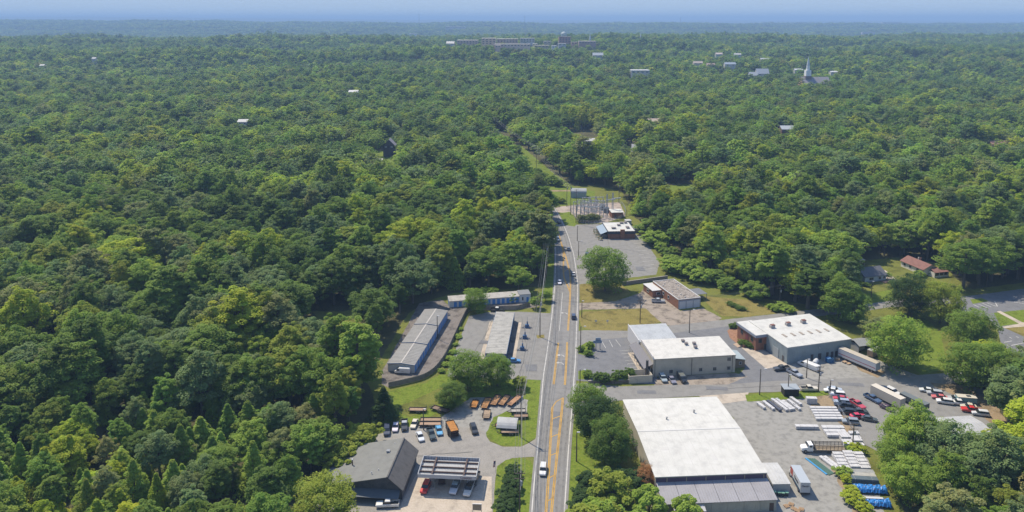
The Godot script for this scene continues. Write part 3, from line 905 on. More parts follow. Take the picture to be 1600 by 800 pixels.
	var D := 38.0
	var H := 3.5
	for i in 9:
		var z := -D / 2 + 0.15 + i * (D - 0.3) / 8
		boxpart(cw, "pier_wall", Vector3(0, H / 2 - 0.1, z), Vector3(W - 0.8, H - 0.2, 0.25), plain("wash_block", lin(0.39, 0.39, 0.39), 0.8))
		boxpart(cw, "blue_pier", Vector3(W / 2 - 0.2, H / 2 - 0.1, z), Vector3(0.36, H - 0.22, 0.5), trim)
		boxpart(cw, "blue_pier", Vector3(-W / 2 + 0.2, H / 2 - 0.1, z), Vector3(0.36, H - 0.22, 0.5), trim)
	var rf := ground_mat("wash_roof", [lin(0.281, 0.277, 0.265), lin(0.359, 0.351, 0.335), lin(0.452, 0.445, 0.429)], 5.0, 22.0, 0.82, 0.7)
	for i in 4:
		var z := -D / 2 + D / 4 * (i + 0.5)
		var r := boxpart(cw, "roof", Vector3(0, H + 0.02 + 0.03 * (i % 2), z), Vector3(W, 0.22, D / 4 - 0.03), rf)
		var sm := MB.new()
		for j in 7:
			sm.box(Vector3(0, H + 0.16 + 0.03 * (i % 2), z - D / 8 + (j + 0.5) * D / 28), Vector3(W - 0.1, 0.05, 0.06))
		part(r, "roof_seam", sm, rf).set_meta("kind", "stuff")
	for s in [-1, 1]:
		boxpart(cw, "fascia", Vector3(s * (W / 2 + 0.04), H - 0.05, 0), Vector3(0.07, 0.42, D), plain("wash_fascia", lin(0.078, 0.156, 0.281), 0.5))
	for e in [[-5.4, 1.5], [6.1, 1.1]]:
		boxpart(cw, "apron", Vector3(e[0], 0.03, 0.6), Vector3(e[1], 0.06, D - 2.0), ground_mat("concrete", [], 1, 1, 1))
	boxpart(cw, "apron", Vector3(4.6, 0.025, 0.6), Vector3(1.9, 0.05, D - 2.0), ground_mat("worn_asphalt", [], 1, 1, 1))
	# vacuum stations
	for q in [[823.5, 512], [820, 529], [816, 547]]:
		var vs := thing("vacuum_station", "blue car vacuum post on a small concrete pad", "vacuum", G(q[0], q[1]), -4, "blue vacuum stations of the car wash")
		boxpart(vs, "pad", Vector3(0, 0.1, 0), Vector3(3.4, 0.16, 1.2), plain("pad_dark", lin(0.094, 0.117, 0.156), 0.8))
		boxpart(vs, "cabinet", Vector3(0, 0.75, 0), Vector3(1.5, 1.2, 1.1), trim)
		var t := MB.new()
		t.tube(Vector3(0.1, 1.3, 0), Vector3(0.1, 2.6, 0), 0.28, 0.24)
		part(vs, "canister", t, plain("vac_blue", lin(0.031, 0.086, 0.195), 0.45))
		var ms := MB.new()
		ms.tube(Vector3(0.1, 2.6, 0), Vector3(0.1, 4.4, 0), 0.05, 0.04)
		part(vs, "mast", ms, trim)
		for s in [-1, 1]:
			var ho := MB.new()
			ho.tube(Vector3(s * 0.5, 1.2, 0.4), Vector3(s * 1.6, 0.3, 0.7), 0.07, 0.07)
			part(vs, "hose", ho, plain("hose_dark", lin(0.023, 0.023, 0.031), 0.7))
		for s in [-1, 1]:
			boxpart(vs, "bollard", Vector3(s * 1.9, 0.4, 0.6), Vector3(0.2, 0.8, 0.2), plain("bollard_pink", lin(0.39, 0.281, 0.234), 0.7))


# ---------- warehouse ----------
func build_warehouse() -> void:
	var membrane := ground_mat("white_membrane", [lin(0.484, 0.484, 0.476), lin(0.519, 0.519, 0.507), lin(0.546, 0.546, 0.538)], 6.0, 24.0, 0.86, 0.6)
	var tan_wall := corrugated("tan_siding", 0.44, 0.42, 0.35)
	var o := thing("warehouse", "big warehouse with broad white roof and tan metal walls", "building", Vector3(49.2, 0, -194.0), 3.7)
	var w := 28.6
	var d := 38.4
	walls(o, w, d, 5.9, tan_wall)
	gable_ends(o, w, d, 5.9, 6.9, true, tan_wall)
	gable_roof(o, w, d, 5.95, 6.95, true, 0.25, membrane)
	for i in 12:
		for sgn in [-1, 1]:
			var sm := MB.new()
			var x := -w / 2 + (i + 0.7) * w / 12.4
			sm.bar(Vector3(x, 6.105, sgn * d / 2), Vector3(x, 7.105, sgn * 0.3), 0.1, 0.012)
			part(o, "membrane_seam", sm, plain("seam_grey", lin(0.42, 0.42, 0.415), 0.7))
	boxpart(o, "ridge_cap", Vector3(0, 7.12, 0), Vector3(w + 0.5, 0.06, 0.5), plain("ridge_white", lin(0.468, 0.468, 0.46), 0.6))
	for q in [[-9.0, 8.0, 2.2, 1.2], [3.0, 12.5, 1.4, 2.0], [8.5, 4.0, 1.8, 1.0], [-2.0, -13.5, 1.2, 1.2], [10.5, -8.0, 2.4, 1.0], [-11.0, -4.0, 1.0, 1.6]]:
		var slope: float = atan(1.0 / (d / 2)) * signf(q[1])
		var pp := boxpart(o, "roof_patch", Vector3.ZERO, Vector3(q[2], 0.014, q[3]), plain("patch_white", lin(0.455, 0.452, 0.44), 0.75))
		pp.position = Vector3(q[0], 7.1 - absf(q[1]) / (d / 2), q[1])
		pp.rotation.x = slope
	for q in [[-4.6, -6.2], [4.4, -9.6]]:
		var t := MB.new()
		t.tube(Vector3(q[0], 6.5, q[1]), Vector3(q[0], 7.4, q[1]), 0.22, 0.22)
		t.box(Vector3(q[0] + 0.1, 7.45, q[1]), Vector3(0.5, 0.12, 0.5))
		part(o, "roof_vent", t, plain("vent_grey", lin(0.281, 0.289, 0.296), 0.6))
	boxpart(o, "shade_band", Vector3(0, 5.0, d / 2 + 0.04), Vector3(w, 1.2, 0.06), plain("purple_shade", lin(0.094, 0.066, 0.109), 0.7))  # front wall strip in shadow, the purplish shade painted as its colour
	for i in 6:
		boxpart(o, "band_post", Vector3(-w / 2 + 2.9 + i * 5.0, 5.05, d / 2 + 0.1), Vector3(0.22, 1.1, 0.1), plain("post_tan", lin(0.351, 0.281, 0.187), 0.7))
	# lean-to: six roof panels
	var lm := corrugated("leanto_roof", 0.312, 0.308, 0.335, 0.5)
	var zf := d / 2 + 0.08
	var zn := d / 2 + 6.6
	for i in 6:
		var x0 := -w / 2 + 0.1 + i * (w + 0.2) / 6
		var x1 := x0 + (w + 0.2) / 6 - 0.1
		var b := MB.new()
		var p := [Vector3(x0, 3.12, zn + 0.2), Vector3(x1, 3.12, zn + 0.2), Vector3(x1, 4.5, zf), Vector3(x0, 4.5, zf)]
		slab(b, p, 0.12)
		ribs(part(o, "roof_panel", b, lm), p, 0.6, lm)
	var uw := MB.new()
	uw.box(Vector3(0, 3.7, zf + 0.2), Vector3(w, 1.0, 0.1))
	part(o, "upper_wall", uw, plain("purple_shade", lin(0.094, 0.066, 0.109)))  # wall under the lean-to, in the same painted shadow colour
	for i in 7:
		var x0 := -w / 2 + i * w / 7
		boxpart(o, "wall_panel", Vector3(x0 + w / 14, 1.48, zn - 0.1), Vector3(w / 7 - 0.06, 2.96, 0.14), tan_wall)
		var rbm := MB.new()
		for j in 9:
			rbm.box(Vector3(x0 + (j + 0.5) * w / 63, 1.48, zn - 0.01), Vector3(0.08, 2.9, 0.06))
		part(o, "wall_rib", rbm, tan_wall).set_meta("kind", "stuff")
	for s in [-1, 1]:
		boxpart(o, "end_wall", Vector3(s * (w / 2 - 0.06), 1.6, (zf + zn) / 2), Vector3(0.12, 3.2, zn - zf - 0.3), tan_wall)
	boxpart(o, "door", Vector3(w / 2 - 1.2, 1.1, zn), Vector3(1.1, 2.2, 0.1), plain("brown_door", lin(0.094, 0.062, 0.047), 0.7))
	var aw := MB.new()
	slab(aw, [Vector3(-11.7, 2.1, zn + 1.9), Vector3(-3.9, 2.1, zn + 1.9), Vector3(-3.9, 2.6, zn + 0.05), Vector3(-11.7, 2.6, zn + 0.05)], 0.08)
	part(o, "awning", aw, plain("awning_pale", lin(0.39, 0.39, 0.406), 0.5))
	for x in [-11.4, -4.2]:
		boxpart(o, "awning_post", Vector3(x, 1.0, zn + 1.8), Vector3(0.1, 2.0, 0.1), plain("steel_post", lin(0.234, 0.234, 0.265)))
	boxpart(o, "loading_ramp", Vector3(w / 2 + 0.8, 0.5, -6.5), Vector3(1.5, 1.0, 12.0), ground_mat("rail_rust", [lin(0.094, 0.062, 0.055), lin(0.172, 0.117, 0.094), lin(0.234, 0.172, 0.14)], 2.0, 9.0, 0.7))
	# annex
	var a := thing("annex_shed", "small white-roofed shed beside the warehouse and box truck", "shed", Vector3(68.6, 0, -180.3), 1.4)
	walls(a, 4.4, 9.0, 2.7, plain("annex_wall", lin(0.351, 0.351, 0.351), 0.8))
	gable_ends(a, 4.4, 9.0, 2.7, 3.0, true, plain("annex_wall", lin(0.351, 0.351, 0.351)))
	gable_roof(a, 4.4, 9.0, 2.75, 3.05, true, 0.15, corrugated("annex_roof", 0.468, 0.476, 0.491, 0.5), 0.8)
	for q in [[1210, 774], [1217, 775], [1223, 775.5], [1229, 775]]:
		var g := thing("wheelie_bin", "dark bin with pale green lid against the annex wall", "bin", G(q[0], q[1]) + Vector3(0, 0.055, 0), rng.randf_range(-10, 10), "bins along the annex wall")
		var bb := MB.new()
		var ring := []
		for e in [[0.0, 0.28], [1.0, 0.38]]:
			var r := PackedVector3Array()
			for s in [[-1, 1], [1, 1], [1, -1], [-1, -1]]:
				r.append(Vector3(s[0] * e[1], e[0], s[1] * e[1]))
			ring.append(r)
		bb.loft(ring)
		part(g, "body", bb, plain("bin_dark", lin(0.039, 0.047, 0.047), 0.6))
		boxpart(g, "lid", Vector3(0, 1.05, 0), Vector3(0.82, 0.09, 0.84), plain("bin_lid", lin(0.195, 0.39, 0.296), 0.5))
	# debris along the south wall
	var pal := plain("pallet_wood", lin(0.328, 0.211, 0.117), 0.85)
	for q in [[1229, 792], [1236, 789], [1240, 796], [1246, 799], [1252, 797]]:
		var t := thing("broken_pallet", "broken orange-brown pallet in the heap at the yard corner", "pallet", G(q[0], q[1]) + Vector3(0, 0.06, 0), rng.randf_range(0, 180), "heap of broken pallets")
		pallet(t, pal, rng.randf_range(0.12, 0.5))
	for q in [[954, 778], [957, 780], [960, 781], [963, 779], [967, 783], [954, 784], [962, 777], [970, 778]]:
		var t := thing("white_hoop", "pale round hoop lying behind the dark hedge", "hoop", G(q[0], q[1]) + Vector3(0, 0.02, 0), 0, "pale hoops dumped behind the hedge")
		var tr := TorusMesh.new()
		tr.inner_radius = 0.28
		tr.outer_radius = 0.52
		tr.rings = 14
		tr.ring_segments = 7
		var tp := part(t, "band", tr, plain("tyre_pale", lin(0.39, 0.39, 0.39), 0.8))
		tp.position.y = 0.12
		tp.rotation = Vector3(rng.randf_range(-0.4, 0.4), 0, rng.randf_range(-0.4, 0.4))

func pallet(o: Node, m: Material, tilt := 0.0) -> void:
	for i in 3:
		boxpart(o, "bearer", Vector3(-0.55 + i * 0.55, 0.1 + tilt * 0.3, 0), Vector3(0.09, 0.09, 1.2), m).rotation.z = tilt * 0.2
	for i in 6:
		boxpart(o, "slat", Vector3(0, 0.17 + tilt * 0.3, -0.54 + i * 0.215), Vector3(1.25, 0.03, 0.14), m)


# ---------- shop (tan) ----------
func build_shops() -> void:
	var cream := corrugated("cream_siding", 0.52, 0.475, 0.395)
	var membrane: StandardMaterial3D = ground_mat("shop_membrane", [lin(0.468, 0.46, 0.445), lin(0.53, 0.523, 0.507), lin(0.562, 0.554, 0.538)], 5.0, 18.0, 0.84, 0.6)
	var glass := plain("dark_glass", lin(0.023, 0.031, 0.039))
	var frame := plain("window_frame", lin(0.234, 0.226, 0.211), 0.6)
	var grey := plain("unit_grey", lin(0.203, 0.211, 0.226), 0.5)
	var o := thing("shop", "cream two-storey metal shop with flat white roof and dark awning", "building", Vector3(61.3, 0, -248.0), 6.7)
	var w := 29.0
	var d := 14.6
	var h := 6.3
	walls(o, w, d, h, cream)
	var p := [Vector3(-w / 2 - 0.1, h + 0.1, d / 2 + 0.1), Vector3(w / 2 + 0.1, h + 0.1, d / 2 + 0.1), Vector3(w / 2 + 0.1, h + 0.4, -d / 2 - 0.1), Vector3(-w / 2 - 0.1, h + 0.4, -d / 2 - 0.1)]
	var rb := MB.new()
	slab(rb, p, 0.28)
	part(o, "roof", rb, membrane)
	for i in 10:
		var sm := MB.new()
		var x := -w / 2 + (i + 0.6) * w / 10.3
		sm.bar(Vector3(x, h + 0.106, d / 2), Vector3(x, h + 0.406, -d / 2), 0.09, 0.012)
		part(o, "membrane_seam", sm, plain("seam_grey", lin(0.42, 0.42, 0.415), 0.7))
	boxpart(o, "gutter", Vector3(0, h + 0.0, d / 2 + 0.17), Vector3(w, 0.16, 0.12), frame)
	for u in [-13.9, -1.0, 13.4]:
		boxpart(o, "downspout", Vector3(u, h / 2, d / 2 + 0.09), Vector3(0.13, h, 0.13), plain("downspout_dark", lin(0.078, 0.078, 0.07), 0.6))
	var wr := MB.new()
	for i in 60:
		wr.box(Vector3(-w / 2 + 0.24 + i * 0.485, h / 2, d / 2 + 0.03), Vector3(0.08, h - 0.1, 0.06))
	part(o, "siding_rib", wr, cream).set_meta("kind", "stuff")
	for e in [[-8.2, 1.6], [2.2, 1.7], [7.2, 1.7], [12.2, 1.7], [12.2, 4.9]]:
		window(o, "S", d / 2, e[0], e[1], 1.15, 1.15, glass, frame)
	for q in [[1067, 534], [1072, 538.5], [1084.5, 538], [1086.5, 543.5]]:
		var g := G(q[0], q[1], h + 0.3)
		var l := Vector3(g.x - 61.3, 0, g.z + 248.0).rotated(Vector3.UP, -deg_to_rad(6.7))
		roof_vent(o, Vector3(l.x, h + 0.1, l.z), Vector3(1.0, 0.8, 1.0), grey, plain("unit_lid", lin(0.156, 0.133, 0.133), 0.6))
	# awning on the parking side
	var aw := MB.new()
	slab(aw, [Vector3(-w / 2 - 3.2, 3.1, -d / 2 - 4.2), Vector3(-w / 2 - 3.2, 3.1, d / 2), Vector3(-w / 2 - 0.05, 4.6, d / 2), Vector3(-w / 2 - 0.05, 4.6, -d / 2 - 4.2)], 0.14)
	part(o, "awning", aw, plain("awning_dark", lin(0.101, 0.101, 0.121), 0.55))
	for i in 7:
		boxpart(o, "awning_post", Vector3(-w / 2 - 3.0, 1.5, -d / 2 - 3.6 + i * 3.0), Vector3(0.14, 3.0, 0.14), plain("post_white", lin(0.468, 0.452, 0.429), 0.6))
	boxpart(o, "walkway", Vector3(-w / 2 - 1.8, 0.1, -2.0), Vector3(3.5, 0.16, d + 4.4), ground_mat("concrete", [], 1, 1, 1))
	for i in 5:
		window(o, "W", w / 2, -5.4 + i * 2.9, 1.5, 2.0, 1.9, glass, frame, "shop_window")
	boxpart(o, "parapet", Vector3(-w / 2 + 0.0, h + 0.45, 0.0), Vector3(0.24, 0.9, d - 0.5), plain("parapet_white", lin(0.484, 0.468, 0.468), 0.7))
	# rear wing
	var b := thing("shop_wing", "lower metal-roofed wing joined to the back of the cream shop", "building", Vector3(52.0, 0, -263.0), 6.7)
	walls(b, 14.2, 14.0, 5.0, cream)
	var q2 := [Vector3(-7.2, 5.2, 7.0), Vector3(7.3, 5.2, 7.0), Vector3(7.3, 5.6, -7.2), Vector3(-7.2, 5.6, -7.2)]
	var rb2 := MB.new()
	slab(rb2, q2, 0.2)
	var wing_roof := corrugated("wing_roof", 0.390, 0.413, 0.445, 0.45)
	ribs(part(b, "roof", rb2, wing_roof), q2, 1.0, wing_roof)
	boxpart(b, "false_front", Vector3(-7.3, 3.0, 0), Vector3(0.25, 6.0, 14.4), plain("front_white", lin(0.484, 0.484, 0.499), 0.7))
	# cream service enclosure at the corner
	var e := thing("service_enclosure", "cream walled enclosure at the street corner of the shop", "enclosure", Vector3(42.6, 0, -237.0), 6.7)
	walls(e, 8.0, 4.6, 2.6, cream)
	boxpart(e, "slab", Vector3(0, 0.2, 0), Vector3(7.6, 0.2, 4.2), ground_mat("concrete", [], 1, 1, 1))
	boxpart(e, "condenser", Vector3(-2.6, 0.9, 0.4), Vector3(1.2, 1.1, 1.1), grey)
	var ch := MB.new()
	ch.tube(Vector3(3.3, 0.1, -1.6), Vector3(3.3, 6.0, -1.6), 0.45, 0.45)
	part(e, "flue", ch, plain("flue_dark", lin(0.062, 0.062, 0.062), 0.7))
	var rw := thing("retaining_wall", "low brown-grey wall edging the shop parking lot", "wall", Vector3(33.5, 0, -234.4), 3.0)
	boxpart(rw, "course", Vector3(0, 0.6, 0), Vector3(16.5, 1.2, 0.5), ground_mat("wall_stone", [lin(0.109, 0.094, 0.078), lin(0.172, 0.148, 0.129), lin(0.234, 0.211, 0.187)], 2.0, 8.0, 0.7))
	boxpart(rw, "coping", Vector3(0, 1.24, 0), Vector3(16.6, 0.1, 0.6), plain("coping", lin(0.25, 0.234, 0.211), 0.9))
	# small annex at the east end
	var x := thing("lean_annex", "small brown annex with pale blue roof on the shop's end", "shed", Vector3(78.6, 0, -249.3), 6.7)
	walls(x, 4.0, 7.0, 3.0, plain("annex_brown", lin(0.211, 0.164, 0.117), 0.85))
	var xr := MB.new()
	var xp := [Vector3(-2.1, 3.7, 3.7), Vector3(2.2, 3.0, 3.7), Vector3(2.2, 3.0, -3.7), Vector3(-2.1, 3.7, -3.7)]
	slab(xr, xp, 0.12)
	part(x, "roof", xr, corrugated("annex_blue_roof", 0.328, 0.390, 0.429, 0.5))
	window(x, "S", 3.5, 0.4, 1.7, 0.8, 0.9, glass, plain("trim_white", lin(0.468, 0.468, 0.468), 0.6))
	# pylon sign
	var s := thing("pylon_sign", "blue-grey double panel sign on two posts in the shop lot", "sign", G(934.3, 546.5), 4)
	for k in [-1, 1]:
		boxpart(s, "post", Vector3(k * 0.75, 1.4, 0), Vector3(0.22, 2.8, 0.22), plain("steel_post", lin(0.234, 0.234, 0.265)))
	boxpart(s, "panel", Vector3(-0.2, 3.1, 0), Vector3(3.2, 1.0, 0.3), plain("sign_blue", lin(0.172, 0.234, 0.312), 0.5))
	boxpart(s, "panel", Vector3(0, 4.15, 0), Vector3(1.9, 0.95, 0.3), plain("sign_blue_pale", lin(0.203, 0.257, 0.328), 0.5))
	boxpart(s, "divider", Vector3(0, 3.64, 0.02), Vector3(1.9, 0.1, 0.34), plain("sign_dark", lin(0.047, 0.078, 0.125), 0.5))
	for is_ in [["planted_island", [[903.5, 545], [908, 540], [916, 535], [928, 534], [930, 541], [924, 548], [916, 556], [903.5, 553]], "green planted island with shrubs at the lot entrance"], ["planted_island", [[903.5, 580], [912, 578], [921, 584], [922, 593], [904, 593]], "small grass island at the lower lot corner"]]:
		sheet(is_[0], is_[1], 0.08, ground_mat("lush_grass", [], 1, 1, 1), is_[2], "grass", 0.1)


# ---------- workshop (white roof, blue-grey walls) ----------
func build_workshop() -> void:
	var membrane: StandardMaterial3D = ground_mat("white_membrane", [], 1, 1, 1)
	var siding := corrugated("blue_siding", 0.29, 0.34, 0.365)
	var brick := brick_mat()
	var glass := plain("dark_glass", lin(0.023, 0.031, 0.039))
	var dark := plain("door_and_shade_dark", lin(0.07, 0.068, 0.07), 0.6)
	var ang := 15.8
	var o := thing("workshop", "large workshop with white roof and blue-grey metal walls", "building", Vector3(106.2, 0, -263.4), ang)
	var w := 26.6
	var d := 23.2
	var h := 6.0
	walls(o, w, d, h, siding)
	var p := [Vector3(-w / 2 - 0.1, h + 0.15, d / 2 + 0.1), Vector3(w / 2 + 0.1, h + 0.15, d / 2 + 0.1), Vector3(w / 2 + 0.1, h + 0.5, -d / 2 - 0.1), Vector3(-w / 2 - 0.1, h + 0.5, -d / 2 - 0.1)]
	var rb := MB.new()
	slab(rb, p, 0.3)
	part(o, "roof", rb, membrane)
	for i in 9:
		var sm := MB.new()
		var x := -w / 2 + (i + 0.6) * w / 9.3
		sm.bar(Vector3(x, h + 0.156, d / 2), Vector3(x, h + 0.506, -d / 2), 0.09, 0.012)
		part(o, "membrane_seam", sm, plain("seam_grey", lin(0.42, 0.42, 0.415), 0.7))
	for u in [-8.6, -1.6, 5.4]:
		var v := boxpart(o, "roof_unit", Vector3(u, h + 0.9, -4.6 - u * 0.05), Vector3(1.7, 1.0, 1.3), plain("unit_pale", lin(0.312, 0.296, 0.296), 0.6))
		boxpart(v, "hood", Vector3(u + 0.2, h + 1.5, -4.6 - u * 0.05), Vector3(1.5, 0.25, 1.2), plain("unit_rust", lin(0.156, 0.07, 0.055), 0.7))
	for i in 6:
		boxpart(o, "skylight", Vector3(-8.4 + i * 3.6, h + 0.38, 3.0), Vector3(0.9, 0.08, 2.6), plain("skylight_tan", lin(0.281, 0.242, 0.203), 0.5))
	var rbm := MB.new()
	for i in 40:
		rbm.box(Vector3(-w / 2 + 0.3 + i * 0.666, h / 2, d / 2 + 0.03), Vector3(0.08, h - 0.1, 0.05))
	for i in 30:
		rbm.box(Vector3(-w / 2 - 0.03, h / 2, -d / 2 + 0.3 + i * 0.77), Vector3(0.05, h - 0.1, 0.08))
	part(o, "siding_rib", rbm, siding).set_meta("kind", "stuff")
	for u in [-3.0, 0.2, 3.4, 5.4, 7.2]:
		boxpart(o, "door", Vector3(u, 1.15, d / 2 + 0.08), Vector3(0.95 + 0.3 * float(u == 0.2), 2.3, 0.1), dark)
	boxpart(o, "overhead_door", Vector3(-w / 2 - 0.09, 1.7, 5.2), Vector3(0.1, 3.4, 3.2), plain("door_pale", lin(0.281, 0.312, 0.328), 0.6))
	boxpart(o, "door", Vector3(-w / 2 - 0.09, 1.1, 9.4), Vector3(0.1, 2.2, 1.0), dark)
	boxpart(o, "wall_lamp", Vector3(-0.1, 4.4, d / 2 + 0.2), Vector3(0.3, 0.3, 0.3), plain("trim_white", lin(0.468, 0.468, 0.468)))
	# brick office on the street side
	var f := thing("brick_office", "orange brick office front with flat white roof on the workshop", "building", Vector3(90.0, 0, -265.6), ang)
	var fw := 5.6
	var fd := 12.0
	walls(f, fw, fd, 5.6, brick)
	boxpart(f, "roof", Vector3(0.2, 5.95, 0), Vector3(fw + 0.9, 0.5, fd + 0.8), membrane)
	boxpart(f, "fascia", Vector3(-fw / 2 - 0.32, 5.6, 0), Vector3(0.12, 0.9, fd + 0.8), plain("fascia_blue", lin(0.234, 0.265, 0.328), 0.5))
	boxpart(f, "fascia", Vector3(0.2, 5.6, fd / 2 + 0.46), Vector3(fw + 0.8, 0.9, 0.12), plain("fascia_blue", lin(0.234, 0.265, 0.328), 0.5))
	for e in [["S", fd / 2, -1.0, 3.7], ["W", fw / 2, 3.6, 3.7], ["W", fw / 2, -3.0, 3.7]]:
		window(f, e[0], e[1], e[2], e[3], 1.3, 1.5, glass, plain("window_frame_dark", lin(0.062, 0.055, 0.055), 0.6))
	boxpart(f, "door", Vector3(1.2, 1.1, fd / 2 + 0.05), Vector3(0.9, 2.2, 0.1), dark)
	boxpart(f, "entry", Vector3(-fw / 2 - 0.06, 2.6, 0.4), Vector3(0.1, 3.0, 1.8), plain("entry_red", lin(0.156, 0.039, 0.039), 0.6))
	boxpart(f, "porch", Vector3(-fw / 2 - 1.4, 0.6, 0.4), Vector3(2.8, 1.1, 4.2), brick)
	for i in 4:
		boxpart(f, "step", Vector3(-fw / 2 - 3.0 - i * 0.5, 0.45 - i * 0.12, 0.4), Vector3(0.5, 0.3, 3.0), plain("step_tan", lin(0.39, 0.296, 0.218), 0.9))
	sheet("planting_bed", [[1136, 517], [1148, 509], [1160, 510], [1180, 545], [1158, 542], [1140, 528]], 0.085, ground_mat("brick_bed", [lin(0.218, 0.117, 0.078), lin(0.281, 0.156, 0.101), lin(0.328, 0.211, 0.14)], 3.0, 10.0, 0.7), "brick-edged planting bed in front of the office", "planting bed", 0.2)
	# clutter in the workshop yard
	semi(G(1341, 571), -58.0)
	var tank := thing("storage_tank", "white horizontal tank standing by the workshop wall", "tank", G(1273.5, 571) + Vector3(0, 0.07, 0), -35)
	var tb := MB.new()
	tb.tube(Vector3(0, 1.15, -1.7), Vector3(0, 1.15, 1.7), 0.85, 0.85, 16)
	part(tank, "shell", tb, plain("tank_white", lin(0.468, 0.484, 0.507), 0.45))
	for z in [-1.1, 1.1]:
		boxpart(tank, "cradle", Vector3(0, 0.25, z), Vector3(1.3, 0.5, 0.2), plain("steel_post", lin(0.234, 0.234, 0.265)))
	var du := thing("dumpster", "blue steel dumpster beside the workshop doors", "dumpster", G(1296, 566) + Vector3(0, 0.07, 0), 14)
	var blue := plain("dumpster_blue", lin(0.023, 0.101, 0.234), 0.6)
	for s in [-1, 1]:
		boxpart(du, "side", Vector3(s * 1.1, 0.8, 0), Vector3(0.1, 1.5, 1.7), blue)
		boxpart(du, "side", Vector3(0, 0.75, s * 0.85), Vector3(2.1, 1.4, 0.1), blue)
	boxpart(du, "bottom", Vector3(0, 0.15, 0), Vector3(2.1, 0.12, 1.6), plain("door_and_shade_dark", lin(0.07, 0.068, 0.07)))  # dark colour stands in for the shade inside the dumpster
	boxpart(du, "lid", Vector3(-0.3, 1.62, -0.1), Vector3(1.5, 0.06, 1.6), plain("lid_blue", lin(0.047, 0.133, 0.281), 0.5)).rotation.z = 0.08
	for q in [[1309, 563.5, 0.7], [1320, 567, 0.3], [1326, 569, 0.2]]:
		var t := thing("pallet_pile", "pile of tan pallets and boards near the dumpster", "pallets", G(q[0], q[1]) + Vector3(0, 0.07, 0), rng.randf_range(0, 90), "pallet piles beside the semitrailer")
		for k in int(q[2] * 7) + 1:
			boxpart(t, "pallet", Vector3(rng.randf_range(-0.1, 0.1), 0.1 + k * 0.17, 0), Vector3(1.4, 0.12, 1.2), plain("pallet_tan", lin(0.328, 0.242, 0.156), 0.9))
	# sheds and box trailers behind
	var sd := thing("open_shed", "narrow shed with grey metal roof behind the workshop", "shed", G(1347, 546), ang)
	for s in [-1, 1]:
		boxpart(sd, "post_wall", Vector3(s * 3.5, 1.5, -0.2), Vector3(0.2, 3.0, 5.0), plain("shed_wall", lin(0.273, 0.281, 0.289), 0.8))
	boxpart(sd, "back_wall", Vector3(0, 1.5, -2.7), Vector3(7.0, 3.0, 0.2), plain("shed_wall", lin(0.273, 0.281, 0.289), 0.8))
	gable_roof(sd, 7.2, 5.4, 3.0, 3.9, true, 0.4, corrugated("shed_roof", 0.281, 0.289, 0.296, 0.5), 0.8)
	for e in [[1342, 547, 3.2, "small grey box trailer by the open shed"], [1366, 556, 5.4, "long grey box trailer with tan end beside the orange mower"]]:
		var t := thing("box_trailer", e[3], "trailer", G(e[0], e[1]) + Vector3(0, 0.06, 0), -58)
		boxpart(t, "body", Vector3(0, 1.5, 0), Vector3(2.3, 2.1, e[2]), plain("trailer_grey", lin(0.234, 0.242, 0.242), 0.5))
		boxpart(t, "roof", Vector3(0, 2.6, 0), Vector3(2.35, 0.08, e[2] + 0.05), plain("trailer_roof", lin(0.328, 0.335, 0.335), 0.5))
		boxpart(t, "end", Vector3(0, 1.5, e[2] / 2 + 0.03), Vector3(2.1, 1.9, 0.06), plain("trailer_tan", lin(0.265, 0.187, 0.133), 0.7))
		for s in [-1, 1]:
			wheel(t, Vector3(s * 1.1, 0.35, 0.4), 0.35, 0.2)
	var mo := thing("orange_mower", "orange mowing deck parked on the earth at the yard edge", "mower", G(1379, 561) + Vector3(0, 0.07, 0), 20)
	boxpart(mo, "deck", Vector3(0, 0.4, 0), Vector3(2.6, 0.35, 1.5), plain("mower_orange", lin(0.39, 0.125, 0.039), 0.5))
	boxpart(mo, "hood", Vector3(-0.5, 0.8, 0), Vector3(1.0, 0.5, 0.8), plain("mower_orange", lin(0.39, 0.125, 0.039)))
	for s in [-1, 1]:
		wheel(mo, Vector3(0.9, 0.3, s * 0.75), 0.3, 0.2, true)

func brick_mat() -> StandardMaterial3D:
	return ground_mat("brick", [lin(0.187, 0.086, 0.058), lin(0.257, 0.129, 0.086), lin(0.328, 0.187, 0.133)], 1.6, 12.0, 0.8)

func wheel(o: Node, at: Vector3, r: float, w: float, along_z := false) -> void:
	var b := MB.new()
	var s := Vector3(0, 0, w / 2) if along_z else Vector3(w / 2, 0, 0)
	b.tube(at - s, at + s, r, r, 10)
	var t := part(o, "wheel", b, plain("rubber", lin(0.016, 0.016, 0.016), 0.85))
	var h := MB.new()
	h.tube(at - s * 1.08, at + s * 1.08, r * 0.55, r * 0.55, 8)
	part(t, "rim", h, plain("rim_grey", lin(0.234, 0.234, 0.242), 0.35, 0.6))

